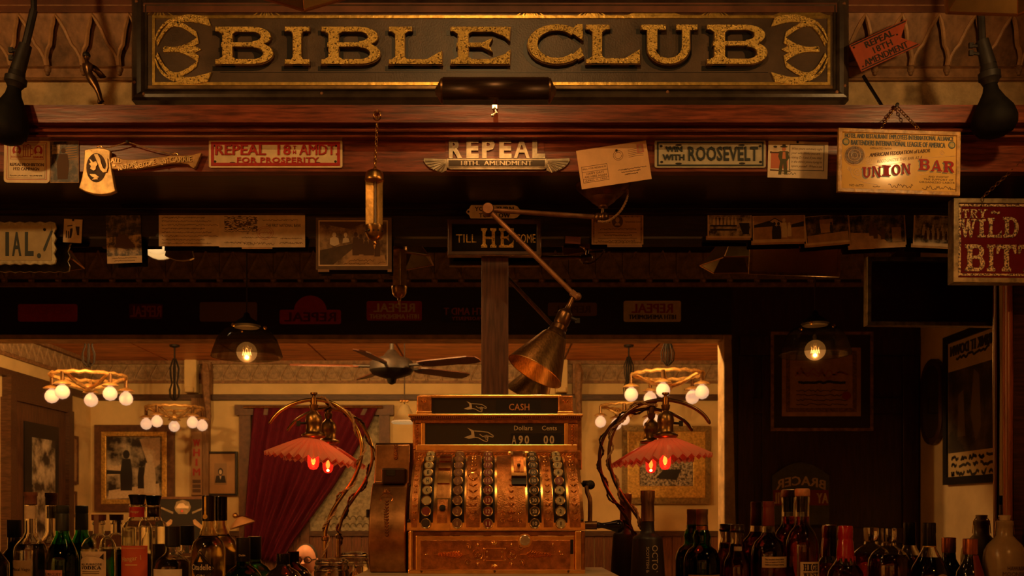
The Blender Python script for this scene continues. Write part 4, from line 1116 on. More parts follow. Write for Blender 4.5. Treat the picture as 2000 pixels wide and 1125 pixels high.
# ================================================================== jointed lamp hung from the soffit
dl = 2.50
base = P(1178, zat(zf, dl), dl)
t = thing('swing_arm_lamp', 'brown jointed swing arm lamp with brass cone shade hung from the soffit', 'lamp', base)
def Q(x, y, d=dl): return P(x, y, d)
k = dl / F
umb = mat('umber_metal', (.22, .105, .048), .5, .55, var=.3, scale=30, bump=.1)
cz = base.z
MB().lathe([(54 * k, 0), (54 * k, -.003), (50 * k, -.009), (40 * k, -.022), (31 * k, -.032), (27 * k, -.034), (26 * k, -.037), (22 * k, -.043), (14 * k, -.051), (10 * k, -.054), (9 * k, -.058), (5 * k, -.060)], base, 28).build('ceiling_canopy', mat('canopy_bronze', (.17, .075, .030), .38, .8, var=.3, scale=25), t, smooth=True)
b0 = Q(1175, 424)
MB().tube([base + Vector((0, 0, -.056)), b0], .0045, 10).build('stem', bronze, t, smooth=True)
MB().ball(Q(1168, 425), .0125, 12, 8).ball(Q(1180, 424), .0125, 12, 8).tube([Q(1166, 425), Q(1183, 424)], .008, 10).build('knuckle', bronze, t, smooth=True)
A0, A1, A2 = Q(1166, 424), Q(953, 410, 2.47), Q(1122, 576, 2.44)
MB().tube([A0, A1], .0062, 12).build('arm', umb, t, smooth=True)
m = MB().lathe([(.001, -.016), (.013, -.016), (.0155, -.011), (.0155, .011), (.013, .016), (.001, .016)], A1, 18, (0, 1, 0))
m.build('elbow', umb, t, smooth=True)
MB().tube([A1 + Vector((0, -.004, 0)), A2], .0062, 12).build('arm', umb, t, smooth=True)
MB().box(A2, (.014, .016, .022), Matrix.Rotation(math.radians(-50), 3, 'Y')).ball(A2 + Vector((.008, 0, -.004)), .010, 10, 8).build('wrist', umb, t, smooth=True)
B0, B1 = Q(1114, 592, 2.44), Q(1085, 655, 2.43)
ax = (B1 - B0).normalized()
L = (B1 - B0).length
MB().lathe([(.006, -.03), (.0065, 0), (.007, L * .18), (.010, L * .22), (.0175, L * .30), (.0195, L * .36), (.0195, L * .62), (.0175, L * .68), (.021, L * .72), (.021, L * .84), (.024, L * .87), (.028, L * 1.02), (.031, L * 1.08)], B0, 24, ax).build('socket', mat('socket_bronze', (.14, .07, .028), .32, .9, var=.3, scale=30), t, smooth=True)
MB().tube([B0 + ax * L * .5 + Vector((.016, -.004, .004)), B0 + ax * L * .55 + Vector((.036, -.006, 0))], .0045, 8).box(B0 + ax * L * .56 + Vector((.038, -.006, 0)), (.012, .006, .012)).build('switch_key', ironb, t, smooth=True)
C0 = B1 + ax * .002
C1 = (P(993, 700, 2.43) + P(1093, 757, 2.43)) / 2
ax2 = (P(1044, 727, 2.43) - C0); Ls = ax2.length; ax2.normalize()
Rr = (P(993, 700, 2.43) - P(1093, 757, 2.43)).length / 2 * 1.02
# the shade's mouth is turned a little towards the room
ax2 = (ax2 + Vector((0, -.15, 0))).normalized()
csh = MB().lathe([(.030, 0), (.033, .004), (Rr * .985, Ls), (Rr, Ls + .002)], C0, 40, ax2, cap=False)
csh.build('cone_shade', mat('shade_brass', (.42, .23, .085), .34, 1, var=.35, scale=30, stretch=(8, 8, 1), bump=.08), t, smooth=True, fix=False).modifiers.new('solid', 'SOLIDIFY').thickness = .0015
MB().ball(C0 + ax2 * (Ls * .52), .020, 14, 10).build('bulb', mat('warm_bulb', (.9, .6, .3), .3, emit=(1, .50, .16), estr=3.0), t, smooth=True)
lampobj('swing_lamp_light', 'SPOT', C0 + ax2 * (Ls * .80), LAMP_W['task'] * 1.0, (1, .42, .10), .02, t, spot=math.radians(120), rot=ax2.to_track_quat('-Z', 'Y').to_euler())
m = MB()
cp = [Q(1222, 362, 2.49), Q(1226, 375, 2.49), Q(1223, 392, 2.49), Q(1212, 412, 2.49), Q(1196, 427, 2.49), Q(1182, 433, 2.49), Q(1168, 432, 2.49)]
def smoothpath(c, n=8):
    o = []
    for i in range(len(c) - 1):
        p0, p1, p2, p3 = c[max(i - 1, 0)], c[i], c[i + 1], c[min(i + 2, len(c) - 1)]
        for j in range(n):
            u = j / n
            o.append(.5 * ((2 * p1) + (-p0 + p2) * u + (2 * p0 - 5 * p1 + 4 * p2 - p3) * u * u + (-p0 + 3 * p1 - 3 * p2 + p3) * u ** 3))
    o.append(c[-1]); return o
def twist(path, r, tr, turns):
    m = MB()
    n = len(path)
    for ph in (0, PI):
        pts = []
        for i, p in enumerate(path):
            tg = (path[min(i + 1, n - 1)] - path[max(i - 1, 0)]).normalized()
            u = tg.cross(Vector((.2, 1, .1))).normalized(); v = tg.cross(u)
            a = turns * 2 * PI * i / n + ph
            pts.append(p + (u * math.cos(a) + v * math.sin(a)) * tr)
        m.tube(pts, r, 6)
    return m
twist(smoothpath(cp, 10), .0019, .0017, 12).build('twisted_cord', cordm, t, smooth=True)

# ================================================================== cash register
ZR = 1.16
rx = lambda px, d: (px - VX) * d / F
t = thing('cash_register', 'ornate copper and brass antique cash register on the pale block', 'cash register', (0, -.40, ZR))
REG = t
dF = 2.20
def Q(x, y, d=dF): return P(x, y, d)
def bx(name, x0, y0, x1, y1, d0, d1, m, parent=None, bevel=.0015):
    a = P(x0, y0, d0); b = P(x1, y1, d0)
    return MB().b2((a.x, a.y, a.z), (b.x, d1 - D, b.z)).build(name, m, parent or t, bevel=bevel)
# drawer block
a = P(797, 1038, 2.21); b = P(1143, 1038, 2.21)
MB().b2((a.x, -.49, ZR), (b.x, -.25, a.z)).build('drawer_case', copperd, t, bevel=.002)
fz = dict(d0=2.200, d1=2.213)
bx('drawer_front', 812, 1046, 1122, 1117, 2.200, 2.215, copperb)
dp = bx('drawer_panel', 821, 1055, 1114, 1112, 2.197, 2.202, copper, bevel=.0008)
bx('base_rail', 797, 1113, 1143, 1121, 2.192, 2.23, copperb)
for x0, x1 in ((799, 808), (1123, 1136)):
    bx('corner_post', x0, 1036, x1, 1118, 2.196, 2.22, copperb, bevel=.003)
bx('latch_slot', 1114, 1054, 1120, 1082, 2.1985, 2.201, black, bevel=0)
lk = P(1025, 1055, 2.196)
MB().lathe([(.012, -.002), (.012, .002), (.010, .003), (.0095, .0025), (.002, .0025)], lk, 18, (0, -1, 0)).build('drawer_lock', steel, t, smooth=True)
MB().lathe([(.017, -.004), (.017, .0), (.0165, .001)], lk + Vector((0, .001, -.001)), 18, (0, -1, 0)).build('lock_collar', copperb, t)
for x in (823, 966, 1110):
    MB().ball(P(x, 1116, 2.190), .003, 8, 6).build('screw', bronze, t, smooth=True)
def leaf(m, c, ang, L, wd, th, fwd=Vector((0, -1, 0)), right=Vector((1, 0, 0)), up=Vector((0, 0, 1))):
    dirv = right * math.cos(ang) + up * math.sin(ang); nv = -right * math.sin(ang) + up * math.cos(ang)
    rows = []; wd *= 1.35; th *= 1.7
    for i in range(5):
        u = i / 4
        ww = wd * math.sin(PI * min(max(u, .06), .94)) ; tt = th * math.sin(PI * min(max(u, .06), .94))
        p = c + dirv * L * u
        rows.append([p - nv * ww, p - nv * ww * .5 + fwd * tt * .8, p + fwd * tt, p + nv * ww * .5 + fwd * tt * .8, p + nv * ww])
    m.grid(rows)
def ringo(m, c, r, th, seg=16, sx_=1.0):
    m.tube([c + Vector((math.cos(2 * PI * i / seg) * r * sx_, 0, math.sin(2 * PI * i / seg) * r)) for i in range(seg)], th, 5, True)
def scroll(m, c, r, sgn, th=.0009, turns=1.5, a0=0):
    m.tube([c + Vector((sgn * math.cos(a0 + 2 * PI * turns * i / 20) * r * (1 - i / 24), -.0004, math.sin(a0 + 2 * PI * turns * i / 20) * r * (1 - i / 24))) for i in range(21)], th, 5)
# drawer ornament
m = MB()
dd = 2.197
cX = 966
for s in (-1, 1):
    for i in range(9):
        x = cX + s * (62 + i * 5.6)
        for u in (1, -1):
            leaf(m, P(x, 1083, dd), (PI if s < 0 else 0) + s * u * math.radians(38), (10.5 - i * .75) * dd / F * 1.2, .0020, .0036)
    m.tube([P(cX + s * 50, 1083, dd), P(cX + s * 118, 1083, dd)], .0012, 6)
    ringo(m, P(cX + s * 33, 1083, dd), .012, .0013)
    for a_ in range(6):
        leaf(m, P(cX + s * 33, 1083, dd), a_ * PI / 3, .008, .0018, .002)
    for u in (1, -1):
        scroll(m, P(cX + s * 52, 1083 - u * 15, dd), .008, s, a0=u)
        leaf(m, P(cX + s * 33, 1083 - u * 14, dd), u * PI / 2, .011, .0026, .0024)
        leaf(m, P(cX + s * 33, 1083 - u * 14, dd), u * PI / 2 + .6, .008, .0018, .002)
        leaf(m, P(cX + s * 33, 1083 - u * 14, dd), u * PI / 2 - .6, .008, .0018, .002)
        m.ball(P(cX + s * 20, 1083 - u * 11, dd), .0032, 8, 5)
        m.ball(P(cX + s * 15, 1083 - u * 5, dd), .003, 8, 5)
    leaf(m, P(cX + s * 128, 1083, dd), (0 if s > 0 else PI), .010, .002, .002)
    m.ball(P(cX + s * 134, 1083, dd), .0026, 8, 5)
for u in (1, -1):
    for a_ in (-.7, 0, .7):
        leaf(m, P(cX, 1083 - u * 18, dd), u * PI / 2 + a_, .012, .0028, .0026)
m.tube([P(cX - 17, 1071, dd), P(cX + 17, 1071, dd), P(cX + 20, 1083, dd), P(cX + 17, 1095, dd), P(cX - 17, 1095, dd), P(cX - 20, 1083, dd)], .0012, 6, True)
m.ball(P(1080, 1064, dd), .0038, 8, 5, (.7, .6, 1.2)).ball(P(1094, 1078, dd), .0042, 8, 5)
m.build('drawer_ornament', copperb, t, smooth=True, fix=False)
# curved key cabinet
zk0 = P(0, 1036, 2.2).z; zk1 = P(0, 893, 2.345).z
def kc(px, ph, out=0):
    """on the curved front: px is the picture column on the front plane, ph the angle up from the foot"""
    ry, rz = .150 + out, (zk1 - zk0) + out
    return Vector(((px - 966) * (1 - .035 * ph / 1.5) * 2.2 / F + rx(966, 2.2), -.350 - ry * math.cos(ph), zk0 + rz * math.sin(ph)))
NPH = 14; PH1 = 1.50
phs = [PH1 * i / NPH for i in range(NPH + 1)]
def strip(name, x0, x1, m, out, p0=0.0, p1=PH1, thick=.004, parent=None, n=12):
    pp = [p0 + (p1 - p0) * i / n for i in range(n + 1)]
    mb = MB()
    rows = []
    for p in pp:
        rows.append([kc(x0, p, out - thick), kc(x0, p, out), kc(x1, p, out), kc(x1, p, out - thick)])
    mb.grid(rows)
    e = len(mb.v)
    mb.f.append((0, 1, 2, 3)); mb.f.append((e - 1, e - 2, e - 3, e - 4))
    return mb.build(name, m, parent or t, smooth=True)
rows = [[kc(798, p), kc(1141, p)] for p in phs]
mb = MB().grid(rows)
for xx, s in ((798, 1), (1141, -1)):
    vs = [kc(xx, p) for p in phs] + [Vector((kc(xx, 0).x, -.35, zk0)), ]
    mb.add(vs + [Vector((kc(xx, PH1).x, -.26, zk1)), Vector((kc(xx, 0).x, -.26, zk0))][:0], [tuple(range(len(vs)))])
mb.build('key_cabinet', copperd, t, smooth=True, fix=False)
strip('cabinet_foot', 795, 1143, copperb, .002, 0, .10, .02)
cols = [832, 893, 953, 1044.5, 1095]
for c in cols:
    strip('key_slot', c - 13.5, c + 13.5, mat('slot_black', (.025, .014, .008), .5), .0012, .05, 1.46, .006)
edges = [797, 815.5, 818.5, 845.5, 879.5, 906.5, 939.5, 966.5, 1031, 1058, 1081.5, 1108.5, 1141]
for c in cols:
    for s in (-1, 1):
        x = c + s * 16
        strip('brass_edge', x - 2.6, x + 2.6, copperb, .0055, .02, 1.42, .008)
panels = [(803, 815), (910, 937), (971, 1027), (1062, 1080), (1113, 1134)]
for i, (x0, x1) in enumerate(panels):
    o = strip('embossed_panel', x0, x1, copper, .0075, .04, 1.36, .008)
    m = MB(); xc = (x0 + x1) / 2; wd = (x1 - x0)
    for j in range(13):
        p = .12 + j * .092
        c_ = kc(xc, p, .0075)
        fwd = (kc(xc, p, .02) - kc(xc, p, 0)).normalized(); up = (kc(xc, p + .05) - kc(xc, p)).normalized()
        L_ = min(.012, wd * .42 * 2.2 / F)
        if i in (1,):
            if j == 7: 
                m.tube([c_ + (Vector((1, 0, 0)) * math.cos(2 * PI * q / 16) * .011 + up * math.sin(2 * PI * q / 16) * .009) for q in range(16)], .0014, 5, True)
                continue
            for s in (0, PI): leaf(m, c_, (s + (.7 if s == 0 else -.7)), L_ * (1.1 - .05 * abs(j - 4)), .0016, .0022, fwd, Vector((1, 0, 0)), up)
        elif i == 2:
            if j in (0, 1):
                for s in (1, -1):
                    q = kc(xc + s * 17, p, .0075)
                    m.tube([q + Vector((s * math.cos(1.5 * 2 * PI * e / 16) * .006 * (1 - e / 20), 0, 0)) + up * math.sin(1.5 * 2 * PI * e / 16) * .006 * (1 - e / 20) for e in range(17)], .0011, 5)
                for s in (.4, PI - .4, PI / 2): leaf(m, c_, s, .010, .0022, .003, fwd, Vector((1, 0, 0)), up)
            elif j < 7:
                for s in (0, PI): leaf(m, c_, (s + (.9 if s == 0 else -.9)), .013 - .001 * j, .0018, .0024, fwd, Vector((1, 0, 0)), up)
        else:
            if j % 4 == 3:
                m.ball(c_, .0032, 8, 5)
            else:
                for s in (0, PI): leaf(m, c_, (s + (.8 if s == 0 else -.8)), L_, .0015, .0020, fwd, Vector((1, 0, 0)), up)
    m.build('embossed_leaves', copperb, o, smooth=True, fix=False)
# lock column and bill clip
lc = strip('lock_column', 851, 877, copperd, .008, .02, 1.40, .01)
for p0, p1, o_, mm in ((.0, .40, .014, copperb), (.62, .82, .012, copperb), (.88, 1.0, .012, copperb), (1.05, 1.14, .012, copper), (1.2, 1.28, .012, copper)):
    strip('lock_plate', 849 if p0 == 0 else 852, 879 if p0 == 0 else 876, mm, o_, p0, p1, .008, lc, 5)
strip('lock_face', 854, 874, copper, .0155, .09, .38, .004, lc, 5)
q = kc(864, .27, .017)
MB().lathe([(.0075, -.003), (.0075, .002), (.0055, .003), (.0012, .003)], q, 14, (0, -1, .25)).build('lock_barrel', ironb, lc, smooth=True)
bc = strip('bill_clip', 1000, 1030, copperb, .020, .70, 1.28, .012)
strip('bill_clip_face', 1005, 1025, copper, .0215, .76, 1.26, .004, bc)
q = kc(1015, .86, .024)
MB().ball(q, .004, 10, 6).build('clip_knob', bronze, bc, smooth=True)
strip('clip_shadow_gap', 1000, 1030, black, .013, .60, .70, .006, bc, 4)
# the keys
keyrows = [.085, .235, .375, .515, .655, .795, .94, 1.10, 1.27]
legends = [['', '', '', 'K', 'H', 'E', 'D', 'B', 'A'], ['1', '2', '3', '4', '5', '6', '7', '8', '9'], ['11', '12', '13', '14', '15', '16', '17', '18', '19'], ['10', '20', '30', '40', '50', '60', '70', '80', '90'], ['1', '2', '3', '4', '5', '6', '7', '8', '9']]
kface = {'w': mat('key_ivory', (.44, .36, .19), .5), 'r': mat('key_red', (.22, .035, .022), .45), 'd': mat('key_dark', (.05, .035, .025), .45), 'b': mat('key_brown', (.20, .085, .045), .5)}
kmesh = {}
for ci, c in enumerate(cols):
    for ri, p in enumerate(keyrows):
        pos = kc(c, p, .010)
        nrm = (kc(c, p, .02) - kc(c, p, 0)).normalized()
        nrm = (nrm + Vector((0, -.75, 0))).normalized()     # the button faces lean out to the clerk
        kd = 'w' if ci in (0, 4) else ('r' if ci == 2 else ('d' if ci == 3 else 'b'))
        if (ci, ri) in ((0, 1), (4, 4)): kd = 'r'
        if (ci, ri) == (0, 0): kd = 'd'
        X = Vector((1, 0, 0)); Yv = nrm.cross(X).normalized()
        mt = Matrix(((X.x, Yv.x, nrm.x, 0), (X.y, Yv.y, nrm.y, 0), (X.z, Yv.z, nrm.z, 0), (0, 0, 0, 1)))
        loc = WM[t.name].inverted() @ pos
        if 'rim' not in kmesh:
            o = MB().lathe([(.004, -.012), (.004, -.002), (.0105, -.001), (.0118, .001), (.0118, .0035), (.0108, .0045), (.0094, .0036), (.0001, .0034)], (0, 0, 0), 18).build('key', mat('key_rim', (.50, .33, .13), .3, 1), t, local=True, smooth=True)
            kmesh['rim'] = o.data
        else:
            o = bpy.data.objects.new('key', kmesh['rim']); COL.objects.link(o); o.parent = t
        o.matrix_local = Matrix.Translation(loc) @ mt
        if kd not in kmesh:
            f_ = MB().lathe([(.0093, .0034), (.0093, .0040), (.0001, .0042)], (0, 0, 0), 18).build('key_face', kface[kd], o, local=True); kmesh[kd] = f_.data
        else:
            f_ = bpy.data.objects.new('key_face', kmesh[kd]); COL.objects.link(f_); f_.parent = o
        lg = legends[ci][ri]
        if lg:
            lm = ink if kd == 'w' else paper
            kk = ('L', lg, kd)
            if kk not in kmesh:
                vs, fs = text_geo(lg, .02)
                wd = (.0022 if lg == '1' else .0052) if len(lg) == 1 else .0100
                g = MB().add([Vector((v.x * wd, v.y * .0090, .0042 + (v.z + .5) * .0004)) for v in vs], fs).build('key_legend', lm if kd != 'b' else paperb, o, local=True, fix=False)
                kmesh[kk] = g.data
            else:
                g = bpy.data.objects.new('key_legend', kmesh[kk]); COL.objects.link(g); g.parent = o
for x, y in ((800, 948), (799, 1017), (1135, 945), (1137, 1016)):
    MB().ball(P(x, y, 2.19 if y > 1000 else 2.235), .0035, 8, 6).build('screw', black, t, smooth=True)
# upper cabinet with the indicator window
d2 = 2.345
a = P(806, 812, d2); b = P(1136, 893, d2)
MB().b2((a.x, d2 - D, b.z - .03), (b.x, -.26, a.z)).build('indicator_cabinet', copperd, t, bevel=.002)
bx('indicator_frame', 812, 868, 1128, 880, d2 - .006, d2 + .004, copperb)
bx('indicator_frame', 812, 815, 1128, 827, d2 - .006, d2 + .004, copper)
bx('indicator_frame', 822, 825, 831, 869, d2 - .0055, d2 + .004, copperb)
bx('indicator_frame', 1102, 825, 1110, 869, d2 - .0055, d2 + .004, copperb)
for x0, x1 in ((808, 822), (1110, 1128)):
    o = bx('side_ornament', x0, 828, x1, 878, d2 - .004, d2 + .004, copper)
    m = MB()
    for j in range(7):
        leaf(m, P((x0 + x1) / 2 - 3, 870 - j * 6, d2 - .004), .7, .008, .0018, .0022)
    m.build('embossed_leaves', copperb, o, smooth=True, fix=False)
o = bx('ornament_band', 808, 880, 1134, 899, d2 - .008, d2 + .004, copper)
m = MB()
for j in range(44):
    x = 818 + j * 7.0
    if 985 < x < 1040: continue
    for u in (.6, -.6): leaf(m, P(x, 888, d2 - .008), u, .0065, .0013, .0018)
ringo(m, P(1012, 888, d2 - .009), .0085, .0012, 18, 2.6)
m.build('embossed_leaves', copperb, o, smooth=True, fix=False)
bx('nameplate', 992, 882, 1033, 895, d2 - .0105, d2 - .007, copperb, o)
iw = bx('indicator_window', 831, 827, 1102, 870, d2 - .001, d2 + .002, mat('indicator_black', (.022, .015, .010), .22), bevel=0)
cm = bx('cornice', 797, 808, 1139, 813, d2 - .020, -.0 + 2.44, copperb)
m = MB()
for j in range(84):
    p = P(802 + j * 4, 814.5, d2 - .014)
    m.box(p, (.0026, .006, .0045))
m.build('dentil_row', copper, cm)
bx('cornice_fillet', 801, 816, 1136, 820, d2 - .010, d2 + .05, copperd, cm)
# top sign
d3 = 2.36
bx('top_sign_case', 819, 776, 1115, 808, d3, d3 + .06, mat('indicator_black2', (.018, .012, .009), .25))
bx('top_sign_rail', 818, 771, 1096, 777, d3 - .006, d3 + .06, copperb)
for x0, x1 in ((814, 843), (1090, 1119)):
    o = bx('top_sign_block', x0, 772, x1, 808, d3 - .010, d3 + .06, copper, bevel=.003)
    m = MB(); xc = (x0 + x1) / 2
    for a_ in (PI / 2, .6, PI - .6): leaf(m, P(xc, 786, d3 - .010), a_, .009, .002, .0022)
    m.build('embossed_leaves', copperb, o, smooth=True, fix=False)
    bx('block_foot', x0 - 1, 803, x1 + 1, 809, d3 - .014, d3 + .06, copperb, o)
class RegFace(Sign):
    def __init__(s, px, py, d, o):
        s.k = d / F; s.fl = 1; s.o = o; s.off = P(px, py, d) - Vector(WM[o.name].translation)
    def fn(s, x, y, z): return s.off + Vector((x * s.k, -z, -y * s.k))
handm = mat('indicator_paint', (.52, .40, .24), .5)
def hand(S, cx_, cy_, sc):
    f = lambda lst: [(cx_ + x * sc, cy_ + y * sc) for x, y in lst]
    S.polys('pointing_hand_cuff', [f([(-34, -17), (-18, -10), (-16, 8), (-30, 10), (-42, 7), (-24, 0), (-25, -8)])], 0, .0006, handm)
    S.strokes('pointing_hand', [f([(-17, -9), (0, -8), (16, -6), (30, 3), (28, 6), (12, 2)]), f([(-17, 6), (-6, 8), (6, 15), (14, 17), (16, 12), (10, 10)]), f([(14, 12), (17, 8), (13, 5), (8, 7)]), f([(17, 6), (14, 1), (8, 4)]), f([(-4, -1), (4, 5), (8, 3)])], 2.0 * sc, 0, .0006, handm)
def regtext(S, body, x, y, w_, h_, m, bold=.01):
    vs, fs = text_geo(body, bold)
    MB().add([S.fn(x + v.x * w_, y - v.y * h_, (v.z + .5) * .0006) for v in vs], fs).build('indicator_lettering', m, S.o, local=True, fix=False)
S1 = RegFace(966, 792, d3 - .0008, t)
hand(S1, -34, 2, .62)
S1.rect('sign_slot', 4, -11, 90, 11, -.0004, .0003, black)
regtext(S1, 'CASH', 48, 3, 40, 13, mat('cash_orange', (.50, .20, .07), .5))
S2 = RegFace(966, 848, d2 - .0022, t)
hand(S2, -26, 1, .80)
regtext(S2, 'Dollars', 56, -12, 36, 9, handm)
regtext(S2, 'Cents', 107, -12, 29, 9, handm)
S2.rect('number_slot', 32, -2, 130, 21, -.0004, .0003, black)
for tx, x in (('A', 38), ('9', 51), ('0', 63), ('0', 100), ('0', 112)):
    regtext(S2, tx, x, 11, 9, 17, handm, .03)
# side case on the left (paper housing)
d4 = 2.24
pr = []
drum = [(1118 - 174 * i / 18.0) for i in range(19)]
for y, dd_ in [(y, 2.205 + (.080 * ((1060 - y) / 116.0) ** 2 if y < 1060 else .028 * ((y - 1060) / 58.0) ** 2)) for y in drum] + [(943, 2.32), (868, 2.335), (865, 2.345), (865, 2.43), (1118, 2.43)]:
    q = P(0, y, dd_); pr.append((q.y, max(q.z, ZR)))
xa, xb = P(719, 0, 2.235).x, P(794, 0, 2.235).x
MB().prism(pr, lambda a, b, z: Vector((z, a, b)), xa + .004, xb).build('side_case', mat('case_copper', (.42, .20, .075), .36, 1, var=.35, scale=22, bump=.12), t, bevel=.003, smooth=True)
bx('case_window', 745, 914, 792, 945, 2.275, 2.33, mat('case_dark', (.05, .025, .012), .35, .6), bevel=.004)
bx('case_glass', 754, 917, 772, 929, 2.2735, 2.276, blackg, bevel=0)
bx('case_hinge', 715, 995, 720, 1011, 2.235, 2.26, black)
m = MB()
for j in range(12):
    for u in (.9, PI - .9):
        leaf(m, P(755.5, 1048 - j * 6, 2.2035 + .0045 * (j / 11.0) ** 2 * 3.0), u, .0075, .0014, .0020)
for j in range(7):
    for u in (.9, PI - .9): leaf(m, P(773, 898 - j * 4.2, 2.3285), u, .008, .0013, .0018)
ringo(m, P(755, 973, 2.246), .010, .0012, 16, 1.5)
for a_ in range(7): leaf(m, P(755, 962, 2.255), a_ * PI / 6, .010, .0014, .0016)
m.build('embossed_leaves', MATS['case_copper'], t, smooth=True, fix=False)
# crank
xc = P(1141, 0, 2.25).x
MB().tube([(xc, P(0, 948, 2.26).y, P(0, 945, 2.26).z), P(1152, 945, 2.25)], .008, 10).ball(P(1153, 947, 2.245), .011, 12, 8, (1.0, 1, 1)).build('crank_hub', ironb, t, smooth=True)
MB().tube(smoothpath([P(1146, 950, 2.24), P(1147, 962, 2.235), P(1152, 975, 2.23), P(1152.5, 1000, 2.225), P(1152, 1022, 2.22)], 5), .0052, 10).build('crank_arm', bronze, t, smooth=True)
MB().tube([P(1142, 1026, 2.22), P(1166, 1026, 2.215)], .0095, 12).build('crank_boss', bronze, t, smooth=True)
MB().lathe([(.006, 0), (.0075, .004), (.006, .012), (.007, .02), (.010, .032), (.0145, .046), (.0155, .052), (.013, .058), (.006, .062)], P(1165, 1026, 2.215), 18, (1, 0, -.04)).build('crank_handle', blackg, t, smooth=True)
# ================================================================== crook table lamps with fluted pink shades
def redbulb(name='red_bulb_glass', tint=(.95, .17, .10, 1), glow=(1, .035, .012, 1), gs=1.5):
    if name in MATS: return MATS[name]
    m = bpy.data.materials.new(name); m.use_nodes = True; nt = m.node_tree
    out = nt.nodes['Material Output']; nt.nodes.remove(nt.nodes['Principled BSDF'])
    tr = nt.nodes.new('ShaderNodeBsdfTransparent'); tr.inputs[0].default_value = tint
    em = nt.nodes.new('ShaderNodeEmission'); em.inputs[0].default_value = glow; em.inputs[1].default_value = gs
    gl = nt.nodes.new('ShaderNodeBsdfGlossy'); gl.inputs['Roughness'].default_value = .05
    a = nt.nodes.new('ShaderNodeMixShader'); a.inputs[0].default_value = .5
    b = nt.nodes.new('ShaderNodeMixShader'); b.inputs[0].default_value = .08
    nt.links.new(tr.outputs[0], a.inputs[1]); nt.links.new(em.outputs[0], a.inputs[2])
    nt.links.new(a.outputs[0], b.inputs[1]); nt.links.new(gl.outputs[0], b.inputs[2]); nt.links.new(b.outputs[0], out.inputs['Surface'])
    MATS[name] = m
    return m
pinkm = shade_glass('pink_fluted_glass', (.90, .52, .40), .12, .2)
_n = pinkm.node_tree
_d = _n.nodes.new('ShaderNodeBsdfDiffuse'); _d.inputs[0].default_value = (.80, .42, .30, 1)
_x = _n.nodes.new('ShaderNodeMixShader'); _x.inputs[0].default_value = .6
_l = _n.nodes['Material Output'].inputs['Surface'].links[0].from_socket
_n.links.new(_l, _x.inputs[1]); _n.links.new(_d.outputs[0], _x.inputs[2]); _n.links.new(_x.outputs[0], _n.nodes['Material Output'].inputs['Surface'])

